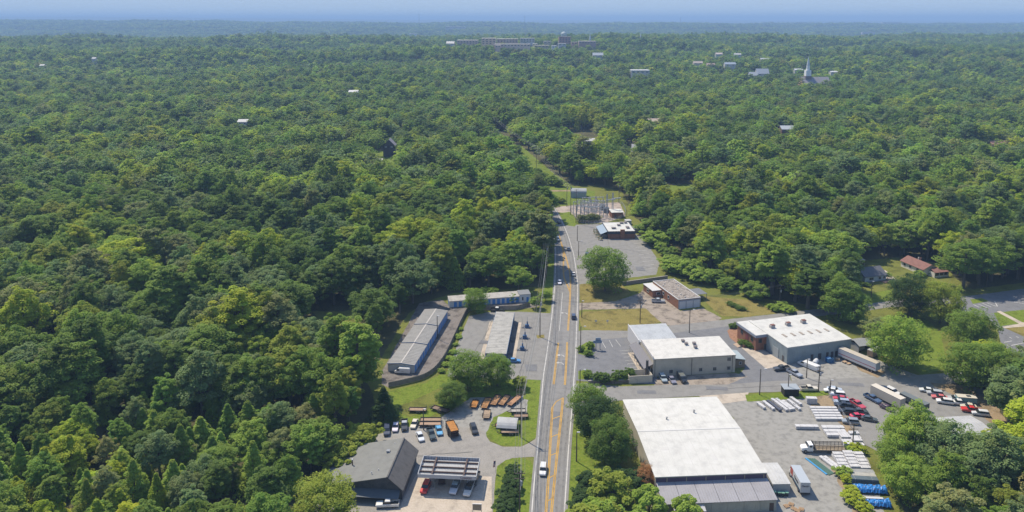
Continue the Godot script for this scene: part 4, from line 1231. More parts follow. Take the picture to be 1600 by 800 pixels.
func semi(at: Vector3, turn: float) -> void:
	var t := thing("semitrailer", "long white semitrailer with red stripe parked by the workshop", "trailer", at + Vector3(0, 0.07, 0), 31.5)
	var white := plain("trailer_white", lin(0.452, 0.468, 0.491), 0.45)
	boxpart(t, "body", Vector3(0, 2.45, 0), Vector3(2.6, 2.7, 14.4), white)
	boxpart(t, "roof", Vector3(0, 3.84, 0), Vector3(2.64, 0.08, 14.45), plain("trailer_roof_tan", lin(0.374, 0.335, 0.281), 0.7))
	for s in [-1, 1]:
		boxpart(t, "stripe", Vector3(s * 1.305, 2.05, 0), Vector3(0.02, 0.22, 14.2), plain("stripe_red", lin(0.273, 0.031, 0.039), 0.5))
		boxpart(t, "rail", Vector3(s * 1.31, 1.12, 0), Vector3(0.05, 0.16, 14.4), plain("rail_grey", lin(0.234, 0.234, 0.234), 0.5))
		for z in [4.4, 5.7]:
			wheel(t, Vector3(s * 1.0, 0.5, z), 0.5, 0.5)
		boxpart(t, "landing_leg", Vector3(s * 0.9, 0.55, -4.6), Vector3(0.16, 1.1, 0.16), plain("steel_post", lin(0.234, 0.234, 0.265)))
	for s in [-1, 1]:
		boxpart(t, "rear_door", Vector3(s * 0.64, 2.45, 7.22), Vector3(1.22, 2.5, 0.05), plain("door_white", lin(0.429, 0.452, 0.484), 0.5))


# ---------- north: brick garage, diner, substation ----------
func build_north() -> void:
	var brick := brick_mat()
	var glass := plain("dark_glass", lin(0.023, 0.031, 0.039))
	var white := plain("trim_white", lin(0.468, 0.468, 0.468))
	var g := thing("brick_garage", "brick garage with flat gravelled roof and three white doors", "building", Vector3(71.2, 0, -311.5), 16.2)
	var w := 10.4
	var d := 23.4
	var h := 4.0
	walls(g, w, d, h, brick)
	boxpart(g, "roof", Vector3(0, h - 0.05, 0), Vector3(w - 0.42, 0.12, d - 0.42), ground_mat("stained_roof", [lin(0.13, 0.11, 0.1), lin(0.25, 0.22, 0.2), lin(0.5, 0.48, 0.46)], 9.0, 14.0, 0.6))
	for s in [-1, 1]:
		boxpart(g, "parapet", Vector3(0, h + 0.12, s * (d / 2 - 0.1)), Vector3(w + 0.1, 0.24, 0.34), white)
		boxpart(g, "parapet", Vector3(s * (w / 2 - 0.1), h + 0.12, 0), Vector3(0.34, 0.24, d - 0.5), white)
	for i in 9:
		var t := MB.new()
		var at := Vector3(rng.randf_range(-4, 4), h, rng.randf_range(-10, 10))
		t.tube(at, at + Vector3.UP * 0.35, 0.35, 0.3)
		part(g, "roof_vent", t, plain("vent_pale", lin(0.39, 0.374, 0.359), 0.7))
	boxpart(g, "door_surround", Vector3(0, 1.9, d / 2 + 0.03), Vector3(w + 0.04, 3.7, 0.08), plain("surround_blue", lin(0.234, 0.257, 0.296), 0.6))
	for i in 3:
		boxpart(g, "garage_door", Vector3(-3.3 + i * 3.3, 1.6, d / 2 + 0.1), Vector3(2.9, 3.2, 0.08), plain("garage_white", lin(0.429, 0.452, 0.484), 0.5))
	for e in [-6.0, -1.5, 3.0]:
		window(g, "W", w / 2, e, 2.2, 1.3, 1.4, glass, white)
	var k := thing("garage_office", "low brick office with white roof on the garage's west side", "building", Vector3(62.6, 0, -317.2), 16.2)
	walls(k, 5.6, 9.0, 3.0, brick)
	boxpart(k, "roof", Vector3(0, 3.08, 0), Vector3(6.0, 0.2, 9.4), plain("office_roof", lin(0.468, 0.468, 0.468), 0.6))
	window(k, "S", 4.5, 0.0, 1.6, 1.8, 1.2, glass, white)
	window(k, "W", 2.8, 0.0, 1.6, 1.8, 1.2, glass, white)
	var ca := thing("grey_carport", "grey lean-to carport behind the brick garage", "carport", G(1090, 465), 16)
	boxpart(ca, "roof", Vector3(0, 2.8, 0), Vector3(5.2, 0.14, 7.0), plain("carport_grey", lin(0.125, 0.133, 0.148), 0.6))
	for s in [[-1, -1], [1, -1], [-1, 1], [1, 1]]:
		boxpart(ca, "post", Vector3(s[0] * 2.4, 1.4, s[1] * 3.2), Vector3(0.15, 2.8, 0.15), plain("steel_post", lin(0.234, 0.234, 0.265)))
	# retaining wall below the diner lot
	var wl := thing("retaining_wall", "grey concrete retaining wall below the diner lot", "wall", (G(972, 446) + G(1043, 436)) / 2, rad_to_deg(atan2(G(972, 446).z - G(1043, 436).z, G(1043, 436).x - G(972, 446).x)))
	boxpart(wl, "wall", Vector3(0, 0.8, 0), Vector3(G(972, 446).distance_to(G(1043, 436)), 1.6, 0.35), plain("wall_concrete", lin(0.203, 0.183, 0.164), 0.9))
	boxpart(wl, "coping", Vector3(0, 1.65, 0), Vector3(G(972, 446).distance_to(G(1043, 436)), 0.1, 0.5), plain("coping", lin(0.25, 0.234, 0.211)))
	# diner
	var o := thing("diner", "brick diner with dark mansard band, white roof and sunroom", "building", Vector3(60.0, 0, -409.5), 3.0)
	w = 15.0
	d = 18.5
	h = 4.6
	walls(o, w, d, 2.8, brick)
	for e in [[Vector3(0, 3.6, d / 2 + 0.1), Vector3(w + 0.5, 1.6, 0.3)], [Vector3(0, 3.6, -d / 2 - 0.1), Vector3(w + 0.5, 1.6, 0.3)], [Vector3(w / 2 + 0.1, 3.6, 0), Vector3(0.3, 1.6, d - 0.11)], [Vector3(-w / 2 - 0.1, 3.6, 0), Vector3(0.3, 1.6, d - 0.11)]]:
		boxpart(o, "mansard", e[0], e[1], plain("mansard_dark", lin(0.039, 0.043, 0.058), 0.7))
	boxpart(o, "roof", Vector3(0, 4.2, 0), Vector3(w - 0.2, 0.2, d - 0.2), ground_mat("white_membrane", [], 1, 1, 1))
	boxpart(o, "chimney", Vector3(0.4, 2.7, d / 2 + 0.35), Vector3(2.4, 5.4, 0.9), brick)
	for u in [-4.2, 4.6]:
		boxpart(o, "pier", Vector3(u, 1.4, d / 2 + 0.08), Vector3(0.5, 2.8, 0.3), brick)
	for e in [[-3.5, 4.0, 2.2, 1.4], [0.5, -2.0, 1.6, 1.6], [4.5, 3.0, 1.6, 2.4], [3.0, -6.5, 1.8, 1.6], [5.4, -7.0, 1.4, 1.4]]:
		roof_vent(o, Vector3(e[0], 4.3, e[1]), Vector3(e[2], 0.7, e[3]), plain("unit_grey", lin(0.203, 0.211, 0.226)), plain("unit_lid", lin(0.156, 0.133, 0.133)))
	var su := MB.new()
	slab(su, [Vector3(-w / 2 - 4.0, 2.5, -d / 2 + 2.0), Vector3(-w / 2 - 4.0, 2.5, d / 2 - 1.0), Vector3(-w / 2 - 0.3, 4.0, d / 2 - 1.0), Vector3(-w / 2 - 0.3, 4.0, -d / 2 + 2.0)], 0.1)
	part(o, "sunroom_roof", su, plain("sunroom_blue", lin(0.25, 0.312, 0.374), 0.3))
	boxpart(o, "sunroom", Vector3(-w / 2 - 2.1, 1.2, 0.5), Vector3(3.5, 2.4, d - 3.4), plain("sunroom_glass", lin(0.055, 0.066, 0.078), 0.15))
	for q in [[931, 366], [934, 371], [938, 375], [930, 362]]:
		var pl := thing("yellow_playset", "yellow plastic play equipment beside the diner sunroom", "play equipment", G(q[0], q[1]) + Vector3(0, 0.04, 0), rng.randf_range(0, 90), "yellow play equipment beside the diner")
		for s in [[-1, -1], [1, -1], [-1, 1], [1, 1]]:
			boxpart(pl, "leg", Vector3(s[0] * 0.8, 0.9, s[1] * 0.8), Vector3(0.2, 1.8, 0.2), plain("play_yellow", lin(0.351, 0.265, 0.023), 0.5))
		boxpart(pl, "platform", Vector3(0, 1.3, 0), Vector3(1.7, 0.14, 1.7), plain("play_dark", lin(0.078, 0.094, 0.062), 0.6))
	for e in [[994, 362, 4.0, "white storage container behind the diner"], [981, 350, 3.4, "pale storage container at the diner's back corner"]]:
		var t := thing("storage_container", e[3], "container", G(e[0], e[1]) + Vector3(0, 0.04, 0), 8)
		boxpart(t, "body", Vector3(0, 1.2, 0), Vector3(3.4, 2.3, e[2]), plain("container_white", lin(0.429, 0.437, 0.445), 0.5))
		boxpart(t, "roof", Vector3(0, 2.4, 0), Vector3(3.5, 0.1, e[2] + 0.1), plain("container_roof", lin(0.39, 0.39, 0.39), 0.5))
		boxpart(t, "door", Vector3(0, 1.2, e[2] / 2 + 0.03), Vector3(3.0, 2.0, 0.05), plain("container_door", lin(0.312, 0.328, 0.335), 0.5))
	# substation
	var steel := plain("galvanised", lin(0.42, 0.44, 0.47), 0.5, 0.3)
	for q in [[902, 333], [908, 330], [913, 333], [918, 330], [923, 334], [928, 330], [933, 335], [938, 331], [907, 339], [913, 341], [919, 340], [925, 342], [931, 341], [937, 340], [943, 337], [916, 326], [926, 325], [936, 325]]:
		var s := thing("steel_gantry", "grey steel gantry of the electric substation", "gantry", G(q[0], q[1]) + Vector3(0, 0.03, 0), rng.randf_range(-6, 6), "steel gantries of the substation")
		for x in [-2.4, 2.4]:
			boxpart(s, "column", Vector3(x, 3.6, 0), Vector3(0.42, 7.2, 0.42), steel)
		boxpart(s, "crossbeam", Vector3(0, 7.1, 0), Vector3(5.6, 0.35, 0.35), steel)
		boxpart(s, "crossbeam", Vector3(0, 4.6, 0), Vector3(5.0, 0.25, 0.25), steel)
		for x in [-1.8, 0.0, 1.8]:
			var ins := MB.new()
			ins.tube(Vector3(x, 7.25, 0), Vector3(x, 8.2, 0), 0.14, 0.1)
			part(s, "insulator", ins, plain("porcelain", lin(0.234, 0.187, 0.172), 0.4))
	for q in [[941, 328], [947, 332]]:
		var t := thing("transformer", "grey power transformer with cooling fins in the substation", "transformer", G(q[0], q[1]) + Vector3(0, 0.03, 0), 5, "transformers of the substation")
		boxpart(t, "tank", Vector3(0, 1.7, 0), Vector3(3.4, 3.2, 2.4), plain("transformer_grey", lin(0.156, 0.179, 0.203), 0.5))
		for i in 6:
			boxpart(t, "fin", Vector3(-1.4 + i * 0.55, 1.6, 1.5), Vector3(0.12, 2.4, 0.7), plain("transformer_grey", lin(0.156, 0.179, 0.203)))
		for x in [-1.0, 0.0, 1.0]:
			var bu := MB.new()
			bu.tube(Vector3(x, 3.3, 0), Vector3(x, 4.6, 0), 0.16, 0.09)
			part(t, "bushing", bu, plain("porcelain", lin(0.234, 0.187, 0.172)))
	for q in [[948, 341, 15.0], [957, 336, 14.0]]:
		var t := thing("lattice_mast", "pale steel mast with triangular head in the substation", "mast", G(q[0], q[1]) + Vector3(0, 0.03, 0), 20, "pale masts of the substation")
		for s in [[-1, -1], [1, -1], [-1, 1], [1, 1]]:
			var leg := MB.new()
			leg.bar(Vector3(s[0] * 0.5, 0, s[1] * 0.5), Vector3(s[0] * 0.25, q[2], s[1] * 0.25), 0.16, 0.16)
			part(t, "leg", leg, steel)
		for i in 7:
			var br := MB.new()
			br.bar(Vector3(-0.45, i * 2.0 + 0.2, 0.4), Vector3(0.45, i * 2.0 + 2.0, 0.4), 0.08, 0.08)
			part(t, "brace", br, steel)
		boxpart(t, "head_beam", Vector3(2.5, q[2] - 3.6, 0), Vector3(6.0, 0.5, 0.5), steel)
	var hb := thing("control_house", "small brick control house with white roof in the substation", "building", Vector3(64.0, 0, -448.0), 4)
	walls(hb, 7.0, 8.0, 3.4, brick)
	boxpart(hb, "roof", Vector3(0, 3.5, 0), Vector3(7.6, 0.2, 8.6), ground_mat("white_membrane", [], 1, 1, 1))
	boxpart(hb, "door", Vector3(-1.2, 1.1, 4.05), Vector3(1.0, 2.2, 0.08), plain("door_and_shade_dark", lin(0.07, 0.068, 0.07)))
	# chain-link fence round the pad: posts and rails
	var cf := thing("wire_fence", "grey wire fence round the substation pad", "fence")
	var ring := smooth_line(Array(P([[896, 336], [908, 349], [942, 349], [976, 338], [968, 318], [930, 320], [893, 326], [896, 336]])), 3.0)
	var rails := MB.new()
	for i in ring.size() - 1:
		var a: Vector2 = ring[i]
		var b: Vector2 = ring[i + 1]
		boxpart(cf, "post", Vector3(a.x, 1.1, a.y), Vector3(0.1, 2.2, 0.1), steel)
		for y in [0.3, 0.8, 1.3, 1.8, 2.15]:
			rails.bar(Vector3(a.x, y, a.y), Vector3(b.x, y, b.y), 0.03, 0.05)
	part(cf, "wire", rails, steel).set_meta("kind", "stuff")
	# pale shed beyond
	var ps := thing("pale_shed", "pale blue shed with rounded grey roof beyond the substation", "shed", (G(893, 310) + G(916, 309)) / 2 + Vector3(0, 0, -4), -3)
	walls(ps, 10.5, 8.0, 3.4, plain("shed_pale_blue", lin(0.281, 0.328, 0.351), 0.7))
	var rb := MB.new()
	for i in 6:
		var a := PI * i / 6
		var a2 := PI * (i + 1) / 6
		slab(rb, [Vector3(-5.4, 3.4 + 2.4 * sin(a), 4.2 * cos(a)), Vector3(5.4, 3.4 + 2.4 * sin(a), 4.2 * cos(a)), Vector3(5.4, 3.4 + 2.4 * sin(a2), 4.2 * cos(a2)), Vector3(-5.4, 3.4 + 2.4 * sin(a2), 4.2 * cos(a2))], 0.1)
	part(ps, "roof", rb, corrugated("round_roof", 0.312, 0.328, 0.343, 0.5))


# ---------- houses near the street ----------
func build_houses() -> void:
	var glass := plain("dark_glass", lin(0.023, 0.031, 0.039))
	var white := plain("trim_white", lin(0.468, 0.468, 0.468))
	var siding := plain("cottage_siding", lin(0.39, 0.429, 0.437), 0.75)
	var o := thing("cottage", "white cottage with grey gable roof on the bright lawn", "house", Vector3(166.6, 0, -336.5), 17)
	walls(o, 12.0, 9.0, 2.9, siding)
	gable_ends(o, 12.0, 9.0, 2.9, 5.6, true, siding)
	gable_roof(o, 12.0, 9.0, 2.9, 5.6, true, 0.4, ground_mat("slate_shingle", [lin(0.101, 0.105, 0.121), lin(0.133, 0.136, 0.156), lin(0.164, 0.168, 0.183)], 3.0, 14.0, 0.85))
	window(o, "S", 4.5, -2.4, 1.6, 2.4, 1.3, glass, white)
	window(o, "S", 4.5, 2.4, 1.6, 1.5, 1.3, glass, white)
	window(o, "S", 4.5, 4.8, 1.6, 1.2, 1.3, glass, white)
	boxpart(o, "porch_slab", Vector3(4.4, 0.15, 6.2), Vector3(4.0, 0.3, 2.8), plain("porch_brown", lin(0.156, 0.094, 0.078), 0.8))
	boxpart(o, "foundation", Vector3(0, 0.25, 4.55), Vector3(11.8, 0.5, 0.08), plain("foundation_blue", lin(0.156, 0.195, 0.234), 0.8))
	boxpart(o, "rear_ell", Vector3(-2.0, 1.5, -6.2), Vector3(6.0, 3.0, 3.2), plain("ell_cream", lin(0.39, 0.351, 0.281), 0.8))
	var sh := thing("garden_shed", "small pale shed with open door behind the cottage", "shed", G(1343.5, 414), 10)
	boxpart(sh, "back", Vector3(0, 1.4, -1.3), Vector3(3.4, 2.8, 0.15), plain("ell_cream", lin(0.39, 0.351, 0.281)))
	for s in [-1, 1]:
		boxpart(sh, "side", Vector3(s * 1.65, 1.4, 0), Vector3(0.15, 2.8, 2.5), plain("ell_cream", lin(0.39, 0.351, 0.281)))
	boxpart(sh, "roof", Vector3(0, 2.9, 0), Vector3(3.8, 0.15, 3.2), plain("shed_roof_pale", lin(0.39, 0.374, 0.343), 0.7))
	var r := thing("bungalow", "cream bungalow with red-brown roof and front porch", "house", Vector3(196.6, 0, -348.2), 14.5)
	var cream := plain("bungalow_cream", lin(0.66, 0.62, 0.54), 0.8)
	var red := ground_mat("red_shingle", [lin(0.175, 0.09, 0.075), lin(0.225, 0.12, 0.105), lin(0.27, 0.155, 0.135)], 3.0, 14.0, 0.82)
	walls(r, 8.4, 14.0, 3.0, cream)
	gable_ends(r, 8.4, 14.0, 3.0, 5.0, false, cream)
	gable_roof(r, 8.4, 14.0, 3.0, 5.0, false, 0.5, red)
	for z in [-4.6, -1.0, 3.6]:
		window(r, "W", 4.2, z, 1.7, 1.5, 1.4, glass, white)
	boxpart(r, "chimney", Vector3(0.6, 5.4, 0.0), Vector3(0.7, 1.6, 0.7), plain("chimney_dark", lin(0.109, 0.055, 0.047), 0.85))
	boxpart(r, "flue", Vector3(2.2, 4.8, -3.0), Vector3(0.5, 1.0, 0.5), plain("vent_pale", lin(0.39, 0.374, 0.359)))
	var pr := MB.new()
	slab(pr, [Vector3(-1.8, 2.6, 11.4), Vector3(6.6, 2.6, 11.4), Vector3(5.0, 3.6, 7.3), Vector3(-0.6, 3.6, 7.3)], 0.16)
	part(r, "porch_roof", pr, red)
	boxpart(r, "porch_wall", Vector3(2.4, 0.45, 11.0), Vector3(7.8, 0.9, 0.2), cream)
	boxpart(r, "porch_screen", Vector3(2.4, 1.7, 10.9), Vector3(7.6, 1.5, 0.08), glass)
	for i in 4:
		boxpart(r, "porch_post", Vector3(-1.4 + i * 2.55, 1.3, 11.05), Vector3(0.3, 2.6, 0.26), white)
	for s in [-1.35, 6.2]:
		boxpart(r, "porch_side", Vector3(s, 1.2, 9.1), Vector3(0.15, 2.4, 3.6), cream)


# ---------- far buildings showing above the canopy ----------
func far_building(called: String, label: String, cat: String, px: float, py: float, wpx: float, hpx: float, depth: float, wallc: Color, roofc: Color, style := 0, hidden := 17.0, turn := 0.0) -> Node3D:
	if px > 690.0 and px < 945.0 and py < 80.0:
		hidden = 22.0
	var at := far_point(px, py, hidden)
	var m := at.length() / FOC
	var w := wpx * m
	var h := hidden + hpx * m
	var o := thing(called, label, cat, at, turn)
	var wm := plain("far_wall_%s" % wallc.to_html(), wallc, 0.8)
	var rm := plain("far_roof_%s" % roofc.to_html(), roofc, 0.7)
	var b := MB.new()
	if style == 1:
		var eave := hidden + hpx * m * 0.45
		boxpart(o, "wall", Vector3(0, eave / 2, 0), Vector3(w, eave, depth), wm)
		for s in [-1, 1]:
			var p := [Vector3(-w / 2 - 0.4, eave, s * (depth / 2 + 0.5)), Vector3(w / 2 + 0.4, eave, s * (depth / 2 + 0.5)), Vector3(w / 2 + 0.4, h, 0), Vector3(-w / 2 - 0.4, h, 0)]
			if s < 0:
				p = [p[1], p[0], p[3], p[2]]
			var rb := MB.new()
			slab(rb, p, 0.2)
			part(o, "roof", rb, rm)
		gable_ends(o, w, depth, eave, h - 0.2, true, wm)
		window(o, "S", depth / 2, -w * 0.25, eave - 1.4, w * 0.15, 1.2, plain("dark_glass", lin(0.023, 0.031, 0.039)), wm)
		window(o, "S", depth / 2, w * 0.25, eave - 1.4, w * 0.15, 1.2, plain("dark_glass", lin(0.023, 0.031, 0.039)), wm)
	elif style == 2:
		var eave := h - 0.5 * w
		boxpart(o, "wall", Vector3(0, eave / 2, 0), Vector3(w - 0.6, eave, depth), wm)
		gable_ends(o, w - 0.6, depth, eave, h - 0.3, false, wm)
		gable_roof(o, w, depth, eave, h, false, 0.4, rm)
		for u in [-0.24, 0.24]:
			window(o, "S", depth / 2, u * w, eave - 1.2, w * 0.2, 1.2, plain("far_pane", lin(0.312, 0.328, 0.351), 0.3), wm)
	else:
		boxpart(o, "wall", Vector3(0, h / 2, 0), Vector3(w, h, depth), wm)
		boxpart(o, "roof", Vector3(0, h + 0.3, 0), Vector3(w + 0.8, 0.6, depth + 0.8), rm)
		var k := maxi(2, int(w / 7.0))
		var rows := maxi(1, int(hpx * m / 5.0))
		for j in rows:
			for i in mini(k, 16):
				boxpart(o, "window", Vector3(-w / 2 + (i + 0.5) * w / mini(k, 16), h - 2.6 - j * 4.2, depth / 2 + 0.1), Vector3(w / mini(k, 16) * 0.5, 2.0, 0.2), plain("far_glass", lin(0.062, 0.078, 0.094), 0.2))
	if hidden < 21.0:
		clears.append(sight_poly(at, w / 2, hidden, hpx * m))
	return o

# trees that would stand between a building and the eye stay low: a strip towards the camera is left open
func sight_poly(at: Vector3, half: float, hidden: float, _shown: float) -> PackedVector2Array:
	var back := 9.0
	var dir := Vector2(at.x, at.z).normalized()
	var side := dir.orthogonal()
	var c := Vector2(at.x, at.z)
	var reach := clampf((20.0 - hidden) * at.length() / EYE * (0.8 if hidden < 9.0 else 0.4), 8.0, 90.0)
	return PackedVector2Array([c + side * half + dir * back, c - side * half + dir * back, c - side * half - dir * reach, c + side * half - dir * reach])

func build_town() -> void:
	var brick := lin(0.5, 0.33, 0.26)
	var pale := lin(0.429, 0.406, 0.374)
	var white := lin(0.40, 0.40, 0.39)
	var grey := lin(0.25, 0.257, 0.265)
	far_building("office_block", "low brown town block with flat roof far beyond the wood", "building", 731, 70, 32, 6.8, 30, lin(0.48, 0.34, 0.28), pale)
	far_building("courthouse", "tan brick town block with tall bays far beyond the wood", "building", 764, 71, 22, 10.8, 32, lin(0.62, 0.44, 0.32), pale)
	far_building("town_hall", "long brown town block with pale cornice far beyond the wood", "building", 793, 70, 32, 8.8, 30, brick, pale)
	far_building("parking_deck", "long low pinkish deck in front of the town blocks", "building", 800, 75, 56, 5.8, 20, lin(0.58, 0.43, 0.37), pale)
	far_building("white_block", "white upper storeys among the town blocks", "building", 824, 68, 22, 7.8, 24, white, white)
	far_building("mill_building", "dark brick building with tall bays near the water tower", "building", 882, 67.5, 18, 9.3, 26, lin(0.3, 0.17, 0.15), lin(0.156, 0.109, 0.109))
	far_building("long_store", "long dark store with pale roof near the town spire", "building", 917, 71, 26, 5.8, 24, lin(0.3, 0.2, 0.19), pale)
	far_building("white_store", "pale low store below the dark brick building", "building", 878, 73, 12, 4.8, 16, white, white)
	far_building("cream_store", "cream low store between town blocks and water tower", "building", 855, 70, 12, 4.8, 14, lin(0.429, 0.351, 0.257), white)
	far_building("yellow_store", "long yellowish low store below the town blocks", "building", 846, 75, 22, 3.8, 14, lin(0.39, 0.328, 0.218), lin(0.468, 0.429, 0.351))
	far_building("small_store", "small pink store with pale roof west of the town hall", "building", 778, 75.5, 8, 4, 12, lin(0.55, 0.4, 0.35), pale)
	far_building("small_store", "small cream store right of the long deck", "building", 836, 72.5, 7, 4, 12, lin(0.6, 0.52, 0.42), lin(0.6, 0.58, 0.55))
	far_building("small_store", "small reddish store east of the dark brick building", "building", 897, 70, 9, 4, 12, lin(0.48, 0.28, 0.23), pale)
	far_building("small_store", "small white store below the cream stores", "building", 866, 75, 8, 3.4, 12, lin(0.6, 0.6, 0.6), lin(0.6, 0.6, 0.6))
	far_building("white_warehouse", "white gabled warehouse left of the town blocks", "building", 704, 71, 12, 5.8, 24, white, white, 1)
	far_building("grey_house", "pale grey house with hip roof below the town", "house", 934, 90, 16, 7.0, 14, lin(0.312, 0.328, 0.351), lin(0.281, 0.312, 0.351), 1)
	far_building("white_hall", "white low hall among trees below the town", "building", 999, 117, 28, 7.0, 20, white, lin(0.484, 0.499, 0.515))
	far_building("far_house", "pale roofed house in the wood beside the grey cell mast", "house", 1123, 87, 10, 4.0, 10, white, lin(0.468, 0.39, 0.351), 1)
	far_building("far_house", "small white house in the wood near the cell mast", "house", 1152, 88, 10, 4.0, 10, white, white, 1)
	far_building("far_house", "long white roofed house in the eastern wood", "house", 1195, 95, 14, 4.0, 10, white, lin(0.39, 0.406, 0.429), 1)
	far_building("far_house", "tan roofed house in the wood west of the steeple", "house", 1090, 101, 14, 5.0, 10, lin(0.39, 0.351, 0.312), lin(0.351, 0.296, 0.25), 1)
	far_building("far_house", "pink roofed house beside the tan roofed house", "house", 1110, 104, 12, 5.0, 10, lin(0.39, 0.351, 0.312), lin(0.328, 0.234, 0.218), 1)
	far_building("far_house", "grey blue roofed house in the wood near the white gables", "house", 1140, 103, 16, 5.0, 12, white, lin(0.234, 0.281, 0.343), 1)
	far_building("gabled_house", "white house with steep gable west of the church", "house", 1176, 122, 12, 9.0, 12, white, lin(0.312, 0.335, 0.359), 1)
	far_building("gabled_house", "tall white double-gabled house west of the church", "house", 1190, 121, 18, 13.0, 14, white, lin(0.328, 0.351, 0.39), 1)
	far_building("far_house", "low white building just behind the church steeple", "house", 1247, 111, 12, 3.0, 10, white, lin(0.429, 0.445, 0.468), 1)
	far_building("far_house", "pale low building east of the church", "house", 1302, 114, 10, 2.5, 10, white, lin(0.429, 0.445, 0.468), 1)
	far_building("far_school", "pale school buildings on the eastern ridge", "building", 1356, 55.5, 18, 4.0, 20, lin(0.429, 0.39, 0.39), white)
	far_building("far_plant", "long white industrial roof at the eastern horizon", "building", 1392, 37.5, 26, 2.0, 40, white, white)
	far_building("far_mill", "white factory roofs in the far valley", "building", 712, 45, 30, 3.3, 60, white, white)
	far_building("far_mill", "tiny white building in the far valley", "building", 645, 55, 12, 2.5, 30, white, white)
	far_building("far_house", "white gabled house half hidden in the western wood", "house", 381, 193, 14, 6.0, 9, white, lin(0.39, 0.39, 0.39), 1)
	far_building("far_house", "white roof edge showing among the western trees", "house", 553, 146, 14, 5.0, 10, white, lin(0.468, 0.468, 0.468), 1)
	far_building("far_house", "tiny white wall in the north-western wood", "house", 67, 104, 6, 3.0, 8, white, white, 1)
	far_building("far_house", "tiny bright gable in the north-western wood", "house", 148, 95, 5, 4.0, 8, white, white, 1)
	far_building("dark_house", "dark timber house with pale gable in the western wood", "house", 609, 234, 19, 17.0, 9, lin(0.047, 0.043, 0.047), lin(0.203, 0.187, 0.211), 2, 6.0)
	far_building("far_house", "blue-grey roofed house in the eastern wood", "house", 1229, 205, 20, 8.0, 12, lin(0.125, 0.07, 0.062), lin(0.328, 0.359, 0.39), 1, 8.0)
	far_building("far_house", "tan roofed brick house in the wood north of the highway", "house", 1022, 192, 20, 7.0, 10, lin(0.312, 0.234, 0.195), lin(0.359, 0.289, 0.234), 1, 8.0)
	far_building("far_house", "white house beside the sunny lane", "house", 920, 222, 18, 6.0, 9, white, lin(0.39, 0.39, 0.39), 1, 6.0)
	far_building("far_house", "grey house with dark doorway near the sunny lane", "house", 995, 234, 16, 9.0, 9, lin(0.312, 0.328, 0.343), lin(0.273, 0.273, 0.281), 1, 5.0)
	far_building("far_house", "red-roofed house at the eastern wood edge", "house", 1560, 228, 26, 7.0, 10, lin(0.351, 0.234, 0.195), lin(0.234, 0.125, 0.094), 1, 7.0)
	far_building("far_house", "pale roof west of the dark timber house", "house", 592, 252, 12, 4.0, 8, white, lin(0.429, 0.413, 0.39), 1, 4.0)
	far_building("grey_barn", "grey weathered barn end among trees below the timber house", "barn", 680, 264, 10, 10.0, 8, lin(0.234, 0.234, 0.25), lin(0.257, 0.257, 0.273), 0, 5.0)
	# church with white steeple
	var at := far_point(1272, 130, 17.0)
	var m := at.length() / FOC
	var ch := thing("church", "church with grey roof and slender white steeple above the trees", "church", at, 0)
	var wm := plain("church_white", white, 0.6)
	var eave := 17.0
	boxpart(ch, "nave", Vector3(0, eave / 2, 0), Vector3(40 * m, eave, 22), plain("church_brick", brick, 0.85))
	for s in [-1, 1]:
		var p := [Vector3(-20 * m, eave, s * 12.0), Vector3(20 * m, eave, s * 12.0), Vector3(20 * m, eave + 9.0 * m, 0), Vector3(-20 * m, eave + 9.0 * m, 0)]
		if s < 0:
			p = [p[1], p[0], p[3], p[2]]
		var rb := MB.new()
		slab(rb, p, 0.3)
		part(ch, "roof", rb, plain("church_roof", lin(0.203, 0.195, 0.211), 0.8))
	gable_ends(ch, 39.5 * m, 22, eave, eave + 8.6 * m, true, plain("church_brick", brick))
	var st := MB.new()
	var sx := -10.0 * m
	st.box(Vector3(sx, eave + 6.0 * m, 0), Vector3(9 * m, 9 * m, 9 * m))
	var tower := part(ch, "tower", st, plain("church_tower", lin(0.156, 0.125, 0.125), 0.8))
	var b2 := MB.new()
	b2.box(Vector3(sx, eave + 14.5 * m, 0), Vector3(7.5 * m, 8.5 * m, 7.5 * m))
	b2.tube(Vector3(sx, eave + 18.5 * m, 0), Vector3(sx, eave + 25 * m, 0), 2.9 * m, 2.4 * m, 8)
	part(tower, "belfry", b2, plain("steeple_white", lin(0.66, 0.67, 0.68), 0.6))
	var b3 := MB.new()
	b3.tube(Vector3(sx, eave + 25 * m, 0), Vector3(sx, eave + 39 * m, 0), 2.5 * m, 0.1 * m, 8)
	part(tower, "spire", b3, plain("spire_white", lin(0.484, 0.515, 0.546), 0.5))
	clears.append(sight_poly(at, 22 * m, 15.0, 10))
	# water tower
	var wt := far_point(881, 61, 22.0)
	var k := wt.length() / FOC
	var to := thing("water_tower", "pale green water tower with round tank over the town", "water tower", wt, 0)
	for i in 6:
		var lg := MB.new()
		var a := TAU * i / 6
		lg.tube(Vector3(cos(a) * 4.0 * k, 0, sin(a) * 4.0 * k), Vector3(cos(a) * 3.6 * k, 22.0 + 4.0 * k, sin(a) * 3.6 * k), 0.4 * k, 0.4 * k, 6)
		part(to, "leg", lg, plain("tower_green", lin(0.351, 0.406, 0.39), 0.6))
	var tk := MB.new()
	for e in [[2.5, 3.4, 4.6], [4.6, 4.6, 4.7], [8.6, 4.7, 3.4], [10.6, 3.4, 0.4]]:
		var y0: float = 21.0 + e[0] * k
		tk.tube(Vector3(0, y0, 0), Vector3(0, 21.0 + ({2.5: 4.6, 4.6: 8.6, 8.6: 10.6, 10.6: 11.6}[e[0]]) * k, 0), e[1] * k, e[2] * k, 16)
	part(to, "tank", tk, plain("tank_green", lin(0.39, 0.437, 0.421), 0.5))
